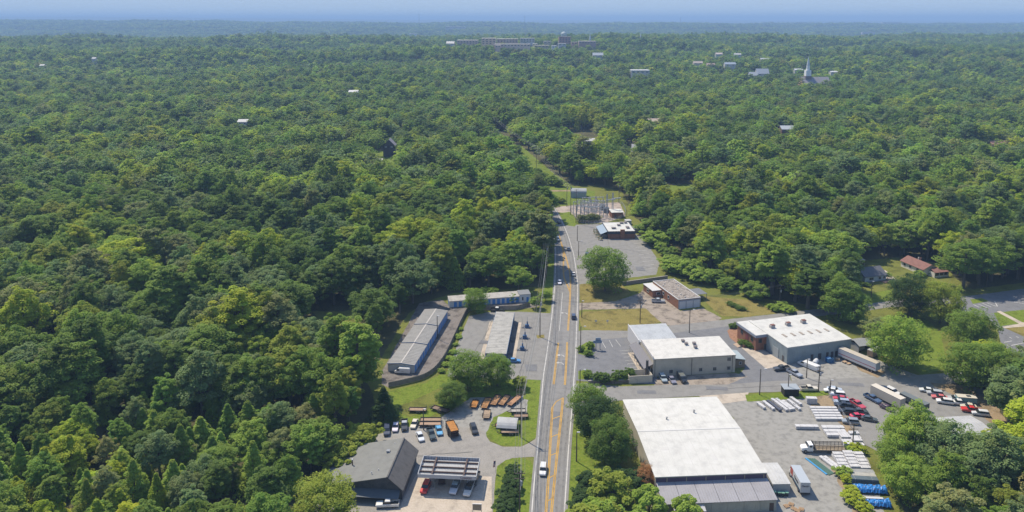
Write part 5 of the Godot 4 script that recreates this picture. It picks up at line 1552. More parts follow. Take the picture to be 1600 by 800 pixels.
	# far spires and masts
	for e in [[922, 64, 11, 1.6, "white town spire beside the long store"], [1001, 60, 8, 1.2, "distant white spire on the eastern ridge"]]:
		var p := far_point(e[0], e[1], 20.0)
		var q := p.length() / FOC
		var sp := thing("town_spire", e[4], "spire", p, 0)
		boxpart(sp, "base", Vector3(0, 12, 0), Vector3(e[3] * 2 * q, 24, e[3] * 2 * q), plain("church_white", white))
		var cb := MB.new()
		cb.tube(Vector3(0, 24, 0), Vector3(0, 22 + e[2] * q, 0), e[3] * q, 0.1, 8)
		part(sp, "spire", cb, plain("spire_white", lin(0.484, 0.515, 0.546)))
	for e in [[820, 42, 17, "thin dark radio mast at the horizon"], [655, 42, 20, "faint radio mast west of the town"], [1063, 40, 12, "faint radio mast east of the town"], [1134, 78, 26, "grey cell mast among the eastern trees"], [1326, 54, 10, "short dark stack on the eastern ridge"]]:
		var p := far_point(e[0], e[1], 8.0)
		var q := p.length() / FOC
		var ms := thing("radio_mast", e[3], "mast", p, 0)
		var mb := MB.new()
		mb.tube(Vector3(0, 0, 0), Vector3(0, 8 + e[2] * q, 0), 0.35 * q, 0.2 * q, 5)
		part(ms, "shaft", mb, plain("mast_grey", lin(0.156, 0.156, 0.172), 0.6))
		var mh := MB.new()
		mh.tube(Vector3(0, 8 + e[2] * q * 0.9, 0), Vector3(0, 8 + e[2] * q * 0.95, 0), 0.7 * q, 0.7 * q, 6)
		part(ms, "head", mh, plain("mast_pale", lin(0.39, 0.39, 0.406), 0.6))


# ---------- poles, lamps and wires ----------
func pole_at(px: float, py: float, h: float, kind: int, label: String, y := 0.0) -> Node3D:
	var wood := ground_mat("pole_wood", [lin(0.078, 0.062, 0.047), lin(0.117, 0.098, 0.078), lin(0.156, 0.133, 0.109)], 1.0, 5.0, 0.8)
	var o := thing(["utility_pole", "lamp_post", "light_pole"][kind], label, ["utility pole", "street lamp", "pole"][kind], G(px, py) + Vector3(0, y, 0), 0)
	var b := MB.new()
	b.tube(Vector3(0, -0.2, 0), Vector3(0, h, 0), 0.19, 0.12, 8)
	part(o, "shaft", b, wood)
	if kind == 0:
		for y2 in [0.4, 1.7]:
			boxpart(o, "crossarm", Vector3(0, h - y2, 0), Vector3(2.6, 0.14, 0.16), wood)
		for x in [-1.2, -0.5, 0.5, 1.2]:
			var i := MB.new()
			i.tube(Vector3(x, h - 0.34, 0), Vector3(x, h - 0.05, 0), 0.07, 0.05, 6)
			part(o, "insulator", i, plain("porcelain", lin(0.234, 0.187, 0.172)))
		var t := MB.new()
		t.tube(Vector3(0.35, h - 3.4, 0.1), Vector3(0.35, h - 2.3, 0.1), 0.28, 0.28, 9)
		part(o, "transformer_can", t, plain("can_grey", lin(0.328, 0.335, 0.343), 0.5))
	else:
		var a := MB.new()
		a.tube(Vector3(0, h - 0.5, 0), Vector3(0.3 if kind == 2 else 1.3, h, 0.1), 0.05, 0.04, 5)
		part(o, "arm", a, plain("arm_steel", lin(0.273, 0.281, 0.289), 0.5))
		boxpart(o, "lamp_head", Vector3(0.45 if kind == 2 else 1.5, h + 0.02, 0.1), Vector3(0.8, 0.22, 0.36), plain("lamp_white", lin(0.468, 0.476, 0.484), 0.4))
	return o

func wire(o: Node, a: Vector3, b: Vector3, sag: float, m: Material, r := 0.035) -> void:
	var w := MB.new()
	var k := 8
	for i in k:
		var f := float(i) / k
		var g := float(i + 1) / k
		w.tube(a.lerp(b, f) - Vector3.UP * sag * 4.0 * f * (1.0 - f), a.lerp(b, g) - Vector3.UP * sag * 4.0 * g * (1.0 - g), r, r, 4)
	part(o, "wire", w, m)

func build_poles() -> void:
	var west := []
	for e in [[812, 822, 14.0, "tall pole at the grass island with the shrubs"], [814, 683.5, 15.0, "tall pole in the grass beside the metal shelter"], [843.7, 526.5, 16.0, "tall pole on the weedy patch of the wash lot"], [853.5, 432, 16.0, "tall pole among the verge trees west of the highway"], [857, 368, 14.0, "tall pole where the wood meets the highway"]]:
		west.append([pole_at(e[0], e[1], e[2], 0, e[3], 0.03), e[2]])
	pole_at(891.7, 336, 20.0, 0, "tallest pole beside the substation verge", 0.03)
	pole_at(900, 348.5, 20.5, 0, "tall pole at the corner of the substation shrubs", 0.03)
	pole_at(885.6, 323, 15.0, 0, "pole with dark crossarm box beyond the substation gate", 0.03)
	pole_at(967, 317, 14.0, 0, "pole with crossarm behind the control house", 0.0)
	pole_at(902, 376.5, 8.5, 2, "thin pole at the mouth of the diner lot", 0.03)
	pole_at(904, 402, 8.5, 1, "street lamp between highway and diner lot", 0.03)
	pole_at(1000, 505, 9.8, 0, "braced pole on the corner lawn with grey transformer", 0.02)
	pole_at(909, 496, 7.0, 2, "short wooden pole at the corner lawn's highway end", 0.02)
	pole_at(907, 551, 10.0, 1, "street lamp in the green island of the shop lot", 0.08)
	pole_at(906, 614, 8.0, 1, "street lamp at the lower street corner", 0.07)
	pole_at(1077, 520, 9.4, 1, "lamp post on the side street behind the shop", 0.06)
	pole_at(1186.8, 617, 8.8, 1, "lamp post at the lumber yard gate", 0.09)
	pole_at(1231, 616.5, 6.8, 2, "dark pole behind the black hut", 0.09)
	pole_at(1260, 590.5, 6.6, 2, "pole in the rubble of the workshop yard", 0.07)
	pole_at(1278.6, 613, 9.0, 0, "pole at the tail of the cream pickup", 0.09)
	pole_at(1296.6, 618, 5.2, 2, "short pole at the corner of the car yard", 0.06)
	pole_at(1332, 699, 7.2, 0, "pole among the white lumber bundles", 0.06)
	pole_at(900.7, 721, 8.6, 2, "thin pole on the bright verge by the maples", 0.02)
	pole_at(1361, 468.5, 8.2, 2, "thin pole on the cottage lawn", 0.02)
	pole_at(1218, 474.5, 8.5, 0, "pole with white transformer under the street trees", 0.0)
	pole_at(683.5, 529, 9.0, 2, "light pole against the storage block", 0.03)
	pole_at(662, 672, 6.6, 2, "dark pole by the paired flatbed trailers", 0.03)
	pole_at(854.5, 402, 9.0, 1, "lamp on a pale pole at the wood's edge", 0.0)
	pole_at(1541.5, 447, 8.4, 1, "pale lamp post under the trees by the dark lot", 0.0)
	var wm := plain("wire_grey", lin(0.125, 0.125, 0.125), 0.6)
	var l := thing("power_line", "bundle of thin overhead wires along the west side of the highway", "power line")
	for i in west.size() - 1:
		var a: Vector3 = west[i][0].position + Vector3.UP * west[i][1]
		var b: Vector3 = west[i + 1][0].position + Vector3.UP * west[i + 1][1]
		for x in [-1.2, -0.5, 0.5, 1.2]:
			wire(l, a + Vector3(x, -0.05, 0), b + Vector3(x, -0.05, 0), 1.0, wm)
		for y in [-3.6, -4.6]:
			wire(l, a + Vector3(0.2, y, 0), b + Vector3(0.2, y, 0), 1.2, plain("cable_pale", lin(0.265, 0.265, 0.257), 0.6), 0.05)
	var l2 := thing("power_line", "bundle of wires running up the grassy swath beyond the substation", "power line")
	var tops := [G(891.7, 336) + Vector3(0, 19.8, 0), G(885.6, 323) + Vector3(0, 14.8, 0), G(838, 262) + Vector3(0, 17, 0), G(772, 208) + Vector3(0, 17, 0)]
	for i in 3:
		for x in [-1.8, -0.6, 0.6, 1.8]:
			wire(l2, tops[i] + Vector3(x, 0, 0), tops[i + 1] + Vector3(x, 0, 0), 2.0, plain("wire_pale", lin(0.328, 0.335, 0.343), 0.5), 0.028)
	pole_at(838, 262, 17.0, 0, "pole standing in the grassy swath through the wood", 0.0)
	pole_at(772, 208, 17.0, 0, "far pole at the head of the grassy swath", 0.0)
	var l3 := thing("power_line", "wires crossing the highway towards the corner lawn pole", "power line")
	for x in [-0.5, 0.5]:
		wire(l3, G(843.7, 526.5) + Vector3(0, 15.6, x), G(1000, 505) + Vector3(0, 9.5, x), 1.5, wm, 0.03)
		wire(l3, G(1000, 505) + Vector3(0, 9.5, x), G(1218, 474.5) + Vector3(0, 8.2, x), 1.5, wm, 0.03)


# ---------- vehicles ----------
var car_shapes := {}

func ring(z: float, hw: float, y0: float, y1: float, tuck := 0.9) -> PackedVector3Array:
	var ym := lerpf(y0, y1, 0.5)
	return PackedVector3Array([Vector3(-hw * 0.94, y0, z), Vector3(-hw, ym, z), Vector3(-hw * 0.97, y1 - 0.07, z), Vector3(-hw * tuck, y1, z), Vector3(hw * tuck, y1, z), Vector3(hw * 0.97, y1 - 0.07, z), Vector3(hw, ym, z), Vector3(hw * 0.94, y0, z)])

func hull(b: MB, st: Array, y0: float) -> void:
	var rings := []
	for s in st:
		rings.append(ring(s[0], s[1], y0 + (s[3] if s.size() > 3 else 0.0), s[2]))
	b.loft(rings)

func frustum(b: MB, lo: Array, hi: Array) -> void:   # [z front, z back, half width, y]
	var r := []
	for e in [lo, hi]:
		r.append(PackedVector3Array([Vector3(-e[2], e[3], e[1]), Vector3(e[2], e[3], e[1]), Vector3(e[2], e[3], e[0]), Vector3(-e[2], e[3], e[0])]))
	b.loft(r)

func shapes(kind: String) -> Dictionary:
	if car_shapes.has(kind):
		return car_shapes[kind]
	var body := MB.new()
	var cabin := MB.new()
	var roof := MB.new()
	var d := {"wheels": [-1.35, 1.35], "r": 0.33, "hw": 0.8, "lights": [-2.3, 2.3, 0.62]}
	match kind:
		"sedan":
			hull(body, [[-2.36, 0.68, 0.62, 0.1], [-2.2, 0.84, 0.74], [-1.3, 0.9, 0.88], [-0.6, 0.9, 0.93], [1.3, 0.9, 0.97], [2.1, 0.87, 0.98], [2.36, 0.74, 0.8, 0.1]], 0.26)
			frustum(cabin, [-1.0, 1.85, 0.82, 0.92], [-0.2, 1.05, 0.64, 1.4])
			frustum(roof, [-0.28, 1.12, 0.66, 1.385], [-0.15, 0.98, 0.58, 1.45])
		"suv":
			hull(body, [[-2.4, 0.74, 0.78, 0.1], [-2.25, 0.9, 0.92], [-1.2, 0.95, 1.06], [-0.6, 0.95, 1.1], [2.2, 0.95, 1.12], [2.4, 0.88, 1.0, 0.1]], 0.34)
			frustum(cabin, [-1.15, 2.32, 0.87, 1.06], [-0.4, 2.05, 0.74, 1.66])
			frustum(roof, [-0.48, 2.12, 0.76, 1.64], [-0.3, 1.95, 0.66, 1.75])
			d.r = 0.37
		"pickup":
			hull(body, [[-2.85, 0.76, 0.86, 0.1], [-2.7, 0.94, 1.0], [-1.4, 0.98, 1.12], [0.75, 0.98, 1.14]], 0.42)
			for s in [-1, 1]:
				body.box(Vector3(s * 0.93, 0.8, 1.8), Vector3(0.1, 0.68, 2.08))
			body.box(Vector3(0, 0.8, 2.86), Vector3(1.9, 0.66, 0.09))
			body.box(Vector3(0, 0.55, 1.8), Vector3(1.8, 0.14, 2.06))
			frustum(cabin, [-1.15, 0.85, 0.88, 1.1], [-0.5, 0.7, 0.74, 1.72])
			frustum(roof, [-0.58, 0.76, 0.76, 1.7], [-0.4, 0.62, 0.66, 1.82])
			d.r = 0.4
			d.wheels = [-1.75, 1.75]
			d.lights = [-2.8, 2.9, 0.72]
			d.bed = true
		"van":
			hull(body, [[-2.7, 0.78, 0.9, 0.1], [-2.5, 0.94, 1.1], [-1.9, 0.98, 1.3], [-1.2, 0.98, 2.05], [2.6, 0.98, 2.1], [2.75, 0.9, 1.9, 0.1]], 0.36)
			frustum(cabin, [-2.0, -0.9, 0.99, 1.25], [-1.4, -0.9, 0.96, 1.85])
			frustum(roof, [-1.2, 2.6, 0.9, 2.06], [-1.0, 2.5, 0.8, 2.16])
			d.r = 0.37
			d.wheels = [-1.7, 1.7]
			d.lights = [-2.65, 2.75, 0.8]
	var dm := MB.new()
	for s in [-1, 1]:
		dm.box(Vector3(s * 0.93 * 1.03, 0.75 if kind == "sedan" else 0.95, 0.2), Vector3(0.02, 0.05, 0.9))
	d.body = body.done()
	d.cabin = cabin.done()
	d.roof = roof.done()
	d.trim = dm.done()
	var wb := MB.new()
	wb.tube(Vector3(-0.11, 0, 0), Vector3(0.11, 0, 0), d.r, d.r, 10)
	d.wheel = wb.done()
	var rb := MB.new()
	rb.tube(Vector3(-0.12, 0, 0), Vector3(0.12, 0, 0), d.r * 0.6, d.r * 0.6, 8)
	d.rim = rb.done()
	car_shapes[kind] = d
	return d

func car(called: String, kind: String, px: float, py: float, yaw: float, c: Array, label: String, group: String, y := 0.06, roofc = null) -> Node3D:
	var s := shapes(kind)
	var o := thing(called, label, {"sedan": "car", "suv": "suv", "pickup": "pickup", "van": "van"}[kind], G(px, py) + Vector3(0, y, 0), -yaw, group)
	var pm := paint(c[0], c[1], c[2])
	part(o, "body", s.body, pm)
	part(o, "windows", s.cabin, plain("car_glass", lin(0.016, 0.02, 0.023), 0.06))
	part(o, "roof", s.roof, pm if roofc == null else paint(roofc[0], roofc[1], roofc[2]))
	part(o, "trim", s.trim, plain("trim_dark", lin(0.023, 0.023, 0.023), 0.5))
	for z in s.wheels:
		for x in [-1, 1]:
			var w := part(o, "wheel", s.wheel, plain("rubber", lin(0.016, 0.016, 0.016)))
			w.position = Vector3(x * s.hw, s.r, z)
			part(w, "rim", s.rim, plain("rim_grey", lin(0.234, 0.234, 0.242)))
	for x in [-1, 1]:
		boxpart(o, "headlight", Vector3(x * 0.6, s.lights[2], s.lights[0] - 0.02), Vector3(0.3, 0.14, 0.12), plain("lamp_clear", lin(0.468, 0.484, 0.507), 0.15))
		boxpart(o, "tail_light", Vector3(x * 0.66, s.lights[2] + 0.1, s.lights[1]), Vector3(0.22, 0.16, 0.1), plain("lamp_red", lin(0.234, 0.016, 0.016), 0.3))
	if s.has("bed"):
		boxpart(o, "bed_liner", Vector3(0, 0.64, 1.8), Vector3(1.74, 0.04, 2.0), plain("liner_dark", lin(0.047, 0.047, 0.051), 0.8))
	return o

func flatbed_trailer(px: float, py: float, yaw: float, l: float, w: float, deckc: Color, label: String, gate := true, y := 0.04, lift := 0.0) -> Node3D:
	var o := thing("flatbed_trailer", label, "trailer", G(px, py) + Vector3(0, y + lift, 0), -yaw, "flatbed trailers of the dealer")
	var dm := ground_mat("deck_%s" % deckc.to_html(), [deckc.darkened(0.18), deckc, deckc.lightened(0.12)], 1.4, 6.0, 0.8)
	var fm := plain("frame_black", lin(0.02, 0.02, 0.022), 0.5)
	var k := 7
	for i in k:
		boxpart(o, "plank", Vector3(-w / 2 + (i + 0.5) * w / k, 0.62 + 0.004 * (i % 2), 0), Vector3(w / k - 0.025, 0.05, l), dm)
	for s in [-1, 1]:
		boxpart(o, "side_rail", Vector3(s * (w / 2 + 0.06), 0.72, 0), Vector3(0.08, 0.34, l), fm)
		boxpart(o, "fender", Vector3(s * (w / 2 + 0.2), 0.72, 0.3), Vector3(0.3, 0.06, 1.4), fm)
		wheel(o, Vector3(s * (w / 2 + 0.2), 0.34, 0.0), 0.33, 0.2)
		if l > 4.5:
			wheel(o, Vector3(s * (w / 2 + 0.2), 0.34, 0.75), 0.33, 0.2)
		var t := MB.new()
		t.bar(Vector3(s * w / 2, 0.5, -l / 2), Vector3(0, 0.5, -l / 2 - 1.3), 0.1, 0.1)
		part(o, "tongue", t, fm)
	boxpart(o, "end_rail", Vector3(0, 0.72, -l / 2 - 0.04), Vector3(w + 0.2, 0.34, 0.08), fm)
	if gate:
		var g := MB.new()
		for i in 6:
			g.box(Vector3(-w / 2 + (i + 0.5) * w / 6, 1.15, l / 2 + 0.06), Vector3(0.05, 1.1, 0.05))
		for yy in [0.65, 1.2, 1.7]:
			g.box(Vector3(0, yy, l / 2 + 0.06), Vector3(w, 0.06, 0.05))
		part(o, "ramp_gate", g, fm)
	return o

func build_vehicles() -> void:
	var W := [0.62, 0.62, 0.61]
	var SI := [0.35, 0.37, 0.39]
	var GR := [0.12, 0.13, 0.14]
	var BK := [0.015, 0.016, 0.018]
	var NV := [0.03, 0.045, 0.09]
	var RD := [0.5, 0.02, 0.025]
	var BL := [0.07, 0.22, 0.45]
	var CR := [0.55, 0.5, 0.4]
	var road := "cars driving on the highway"
	car("driving_car", "suv", 848.5, 738, 186, W, "white suv driving beside the hatched yellow lines", road, 0.12)
	car("driving_car", "sedan", 874.5, 443, 184, [0.6, 0.6, 0.68], "pale violet sedan driving past the verge trees, glinting in the sun", road, 0.12)
	car("driving_car", "suv", 896.2, 497, 4, NV, "dark blue suv driving past the corner lawn", road, 0.12)
	car("driving_car", "sedan", 896.3, 430, 3, [0.6, 0.58, 0.56], "pale silver sedan driving past the big oak", road, 0.12)
	car("driving_car", "sedan", 888.5, 391, 0, NV, "dark sedan driving past the mouth of the diner lot", road, 0.12)
	car("driving_car", "suv", 871.5, 375.5, 180, W, "white suv in the tree shade of the highway", road, 0.12)
	car("driving_car", "sedan", 873.5, 349, -6, BK, "black sedan driving past the substation verge", road, 0.12)
	car("parked_car", "suv", 917, 399, 10, NV, "dark suv parked in the diner lot beside the oak crown", "", 0.04)
	car("work_van", "van", 629, 583, -85, W, "white van parked at the end of the storage block", "", 0.04)
	car("parked_car", "pickup", 777, 486.5, 95, BK, "black pickup with pale roof at the end of the car wash", "", 0.05, W)
	car("parked_car", "sedan", 803, 566, 90, BL, "bright blue car nosing out of the car wash trees", "", 0.05)
	car("parked_car", "pickup", 1028.5, 472.5, 95, SI, "silver pickup on the brick garage drive", "", 0.04)
	var lot := "vehicles parked on the filling station lot"
	car("parked_car", "suv", 604.5, 676, 172, NV, "dark blue suv nearest the dark cedar on the station lot", lot, 0.05)
	car("parked_car", "sedan", 618, 670, 176, [0.62, 0.56, 0.62], "pale pinkish sedan parked on the grass edge by the cedar", lot, 0.05)
	car("parked_car", "pickup", 632, 667.5, 172, BK, "black pickup with tan junk in its bed", lot, 0.05, SI)
	car("parked_car", "sedan", 647.5, 665, 186, CR, "cream sedan parked on the grass edge by the dark pole", lot, 0.05)
	car("parked_car", "sedan", 656.5, 685, 160, [0.55, 0.58, 0.63], "silver-white sedan parked apart behind the timber barn roof", lot, 0.05)
	car("parked_car", "pickup", 674, 681.5, 162, [0.03, 0.045, 0.045], "dark green pickup between silver and blue cars", lot, 0.05)
	car("parked_car", "sedan", 686, 675.5, 166, [0.1, 0.32, 0.55], "light blue sedan beside the dark green pickup", lot, 0.05)
	car("parked_car", "suv", 740.5, 674, 165, BK, "black suv standing alone on the gravel lot", lot, 0.05)
	car("parked_car", "suv", 566, 687, -60, [0.02, 0.3, 0.5], "turquoise car half under the trees behind the barn", lot, 0.05)
	car("parked_car", "suv", 665, 765, 190, RD, "red car at the near side of the pump canopy", lot, 0.07)
	car("parked_car", "suv", 691.5, 751, 182, [0.05, 0.03, 0.03], "dark maroon car in the shade under the canopy", lot, 0.07)
	car("parked_car", "pickup", 711, 765, 190, [0.55, 0.56, 0.6], "white pickup with pale blue roof leaving the canopy", lot, 0.07, [0.3, 0.42, 0.52])
	car("parked_car", "pickup", 716.5, 747, 190, [0.1, 0.15, 0.18], "dark teal pickup deep under the canopy", lot, 0.07)
	car("parked_car", "pickup", 732.5, 768, 190, [0.6, 0.58, 0.55], "white pickup with black roof at the canopy end", lot, 0.07, BK)
	car("parked_car", "pickup", 741.5, 752, 190, BK, "black pickup behind the white one at the canopy end", lot, 0.07)
	car("parked_car", "pickup", 605.5, 791.5, -94, W, "white pickup parked before the timber barn's bay", lot, 0.06)
	var shop := "cars parked along the shop's street wall"
	car("parked_car", "suv", 1036, 594, 174, [0.3, 0.36, 0.4], "grey-blue suv beside the cream enclosure wall", shop, 0.08)
	car("parked_car", "sedan", 1050, 596, 172, [0.2, 0.2, 0.26], "dark violet sedan between suv and black van", shop, 0.08)
	car("parked_car", "van", 1065.5, 594.5, 172, BK, "black van along the shop's street wall", shop, 0.08, [0.12, 0.13, 0.12])
	var ws := "vehicles in the workshop yard"
	car("parked_car", "pickup", 1221, 578.5, -100, [0.04, 0.045, 0.05], "dark pickup at the edge of the concrete apron", ws, 0.09)
	car("parked_car", "pickup", 1241.5, 586, 152, [0.28, 0.31, 0.36], "steel grey pickup beside the dark pickup", ws, 0.08)
	var lv := car("work_van", "van", 1263.5, 575, -35, W, "long white van by the horizontal tank", ws, 0.08)
	lv.scale = Vector3(1.1, 1.0, 1.45)
	car("parked_car", "pickup", 1264.5, 610.5, 90, CR, "cream pickup on the grass strip beside the black hut", ws, 0.1)
	var cy := "cars crowded in the asphalt car yard"
	for e in [["sedan", 1299, 613, -78, W, "white sedan at the street corner of the crowded row"], ["sedan", 1304, 611, 98, [0.4, 0.45, 0.52], "pale blue sedan behind the white corner sedan"], ["suv", 1308.5, 619.5, -78, W, "white suv second in the crowded row"], ["sedan", 1313.5, 625.5, -78, [0.45, 0.03, 0.04], "red sedan squeezed in the crowded row"], ["suv", 1315, 631.5, -78, [0.28, 0.33, 0.4], "steel blue suv between red sedan and black pickup"], ["pickup", 1318, 637, -78, BK, "black pickup in the middle of the crowded row"], ["sedan", 1328, 637.5, 100, BK, "black sedan nose to tail with the black pickup"], ["suv", 1322.5, 646.5, -78, BK, "black suv below the black pickup"], ["suv", 1328.5, 662, -80, [0.22, 0.25, 0.28], "grey suv at the fence end of the crowded row"], ["pickup", 1339.5, 635, 160, [0.45, 0.05, 0.07], "red pickup standing clear of the crowded row"], ["sedan", 1344, 645.5, 95, [0.05, 0.055, 0.06], "charcoal sedan below the red pickup"], ["sedan", 1340.5, 653, 85, [0.5, 0.02, 0.06], "crimson car with raised bonnet in the crowded row"], ["sedan", 1358, 657.5, 110, [0.06, 0.07, 0.07], "dark grey sedan at the tree line of the car yard"], ["pickup", 1363.5, 626, 155, [0.05, 0.1, 0.2], "blue pickup beside the cream box trailer"], ["suv", 1375, 611, -70, NV, "dark navy suv at the head of the cream box trailer"], ["suv", 1395, 615, 155, W, "white suv with roof hatch beside the cream box trailer"], ["sedan", 1386.5, 640.5, 150, [0.07, 0.04, 0.07], "dark plum sedan at the tail of the cream box trailer"], ["sedan", 1448.5, 612.5, -72, [0.55, 0.57, 0.56], "silver-white sedan at the street end of the far row"], ["suv", 1460.5, 617.5, -72, SI, "silver suv second in the far row"], ["sedan", 1468, 623.5, -72, [0.5, 0.12, 0.12], "faded red convertible in the far row"], ["suv", 1476, 630.5, -72, W, "white estate with dark windows in the far row"], ["pickup", 1498, 632.5, -74, W, "white pickup with dented hood in the far row"], ["sedan", 1492, 625, -74, SI, "silver sedan behind the white pickup"], ["sedan", 1513, 637.5, -74, CR, "cream sedan beside the red pickup"], ["pickup", 1517.5, 644, -74, [0.5, 0.03, 0.03], "red pickup beside the cream sedan"], ["suv", 1531.5, 649, -74, [0.55, 0.57, 0.6], "white suv at the end of the far row by the pale roof"]]:
		car("parked_car", e[0], e[1], e[2], e[3], e[4], e[5], cy, 0.08)
	var camper := thing("camper", "low camper with teal side and cream roof in the far row", "camper", G(1509, 629.5) + Vector3(0, 0.08, 0), 80)
	boxpart(camper, "body", Vector3(0, 1.3, 0), Vector3(2.2, 1.6, 5.6), plain("camper_teal", lin(0.125, 0.25, 0.281), 0.5))
	boxpart(camper, "roof", Vector3(0, 2.18, 0), Vector3(2.25, 0.16, 5.65), plain("camper_roof", lin(0.468, 0.437, 0.374), 0.6))
	boxpart(camper, "hatch", Vector3(0, 2.34, 0.6), Vector3(0.9, 0.16, 1.2), plain("hatch_dark", lin(0.062, 0.07, 0.078), 0.5))
	for s in [-1, 1]:
		wheel(camper, Vector3(s * 0.95, 0.35, -1.4), 0.35, 0.22)
		wheel(camper, Vector3(s * 0.95, 0.35, 1.4), 0.35, 0.22)
	# cream box trailer in the car yard
	for e in [[1386, 629, 2.5, 10.5, 3.4, lin(0.429, 0.39, 0.328), "cream box trailer standing among the yard cars"], [1428, 634, 2.3, 8.5, 2.2, lin(0.055, 0.07, 0.078), "dark flat trailer behind the tree tops of the car yard"]]:
		var t := thing("yard_trailer", e[6], "trailer", G(e[0], e[1]) + Vector3(0, 0.08, 0), 27)
		boxpart(t, "body", Vector3(0, e[4] / 2 + 0.55, 0), Vector3(e[2], e[4] - 0.6, e[3]), plain("box_%s" % e[5].to_html(), e[5], 0.6))
		boxpart(t, "roof", Vector3(0, e[4] + 0.3, 0), Vector3(e[2] + 0.04, 0.08, e[3] + 0.04), plain("boxroof_%s" % e[5].to_html(), e[5].lightened(0.15), 0.6))
		for s in [-1, 1]:
			for z in [2.6, 3.7]:
				wheel(t, Vector3(s * 0.95, 0.45, z * e[3] / 10.5), 0.45, 0.3)
			boxpart(t, "leg", Vector3(s * 0.7, 0.35, -e[3] * 0.35), Vector3(0.12, 0.7, 0.12), plain("steel_post", lin(0.234, 0.234, 0.265)))
	# moving truck
	var bt := thing("box_truck", "white box truck with red and navy livery beside the annex", "truck", Vector3(74.6, 0.06, -179.3), -2.0)
	var bw := plain("truck_white", lin(0.452, 0.468, 0.484), 0.45)
	boxpart(bt, "box", Vector3(0, 2.25, 0.6), Vector3(2.5, 2.7, 7.6), bw)
	boxpart(bt, "box_roof", Vector3(0, 3.64, 0.6), Vector3(2.55, 0.08, 7.65), plain("truck_roof", lin(0.328, 0.367, 0.413), 0.5))
	var cab := MB.new()
	cab.loft([ring(-5.1, 0.95, 0.5, 1.3), ring(-4.4, 1.1, 0.5, 1.6), ring(-3.9, 1.12, 0.5, 2.3), ring(-3.3, 1.12, 0.5, 2.35)])
	part(bt, "cab", cab, bw)
	boxpart(bt, "windscreen", Vector3(0, 1.95, -4.2), Vector3(1.9, 0.7, 0.4), plain("car_glass", lin(0.016, 0.02, 0.023)))
	boxpart(bt, "red_panel", Vector3(-1.26, 2.6, -2.2), Vector3(0.03, 1.9, 1.8), plain("livery_red", lin(0.328, 0.055, 0.039), 0.5))
	boxpart(bt, "navy_band", Vector3(-1.262, 1.2, 0.9), Vector3(0.03, 0.45, 6.8), plain("livery_navy", lin(0.016, 0.023, 0.078), 0.5))
	boxpart(bt, "teal_band", Vector3(-1.264, 1.55, 1.6), Vector3(0.03, 0.12, 5.4), plain("livery_teal", lin(0.023, 0.156, 0.187), 0.5))
	letters(bt, "lettering", "Classic", Vector3(-1.29, 2.5, 1.4), -PI / 2, 1.0, plain("letter_black", lin(0.023, 0.023, 0.039), 0.5))
	letters(bt, "lettering", "Classic", Vector3(0, 2.7, 4.44), 0.0, 0.62, plain("letter_black", lin(0.023, 0.023, 0.039)))
	boxpart(bt, "rear_bumper", Vector3(0, 0.7, 4.4), Vector3(2.4, 0.3, 0.2), plain("trim_dark", lin(0.023, 0.023, 0.023)))
	for s in [-1, 1]:
		wheel(bt, Vector3(s * 1.0, 0.48, -4.0), 0.48, 0.28)
		wheel(bt, Vector3(s * 0.95, 0.48, 2.6), 0.48, 0.5)
	# stake-bed lumber truck
	var lt := thing("stake_truck", "white conventional truck with long stake bed in the lumber yard", "truck", G(1287, 706) + Vector3(0, 0.06, 0), 88)
	var lc := MB.new()
	lc.loft([ring(-6.4, 0.8, 0.6, 1.3), ring(-6.1, 1.0, 0.6, 1.55), ring(-4.9, 1.1, 0.6, 1.75), ring(-4.5, 1.12, 0.6, 2.5), ring(-3.4, 1.12, 0.6, 2.6)])
	part(lt, "cab", lc, paint(0.7, 0.7, 0.7))
	boxpart(lt, "windscreen", Vector3(0, 2.15, -4.72), Vector3(1.9, 0.6, 0.35), plain("car_glass", lin(0.016, 0.02, 0.023)))
	boxpart(lt, "side_window", Vector3(0, 2.1, -4.0), Vector3(2.26, 0.5, 0.8), plain("car_glass", lin(0.016, 0.02, 0.023)))
	boxpart(lt, "bed", Vector3(0, 1.15, 1.3), Vector3(2.5, 0.2, 8.8), plain("bed_tan", lin(0.281, 0.226, 0.156), 0.8))
	for s in [-1, 1]:
		for y in [1.6, 2.0, 2.35]:
			boxpart(lt, "stake_rail", Vector3(s * 1.22, y, 1.3), Vector3(0.05, 0.16, 8.7), plain("stake_dark", lin(0.055, 0.047, 0.043), 0.7))
		for i in 9:
			boxpart(lt, "stake", Vector3(s * 1.26, 1.85, -2.9 + i * 1.05), Vector3(0.06, 1.2, 0.1), plain("stake_dark", lin(0.055, 0.047, 0.043)))
		wheel(lt, Vector3(s * 1.0, 0.52, -5.4), 0.52, 0.3)
		for z in [2.2, 3.6]:
			wheel(lt, Vector3(s * 0.98, 0.52, z), 0.52, 0.5)
	boxpart(lt, "headboard", Vector3(0, 1.9, -3.1), Vector3(2.5, 1.6, 0.12), plain("trim_dark", lin(0.023, 0.023, 0.023)))
	# flatbed trailers of the dealer
	var fresh := lin(0.406, 0.187, 0.058)
	var worn := lin(0.359, 0.257, 0.187)
	flatbed_trailer(652.5, 643, -88, 5.2, 2.0, worn, "flatbed trailer with pale deck alone on the grass bank")
	flatbed_trailer(688, 642.5, -62, 5.6, 2.0, lin(0.234, 0.179, 0.148), "weathered grey-brown flatbed trailer angled beside the bushy tree")
	flatbed_trailer(673, 659, -90, 6.2, 1.9, worn, "upper one of the paired pale flatbed trailers by the dark pole")
	flatbed_trailer(672, 665.5, -90, 6.4, 1.9, lin(0.39, 0.273, 0.203), "lower one of the paired pale flatbed trailers by the dark pole")
	flatbed_trailer(741.5, 634, 10, 4.2, 2.0, fresh, "short flatbed trailer with bright orange deck on the gravel")
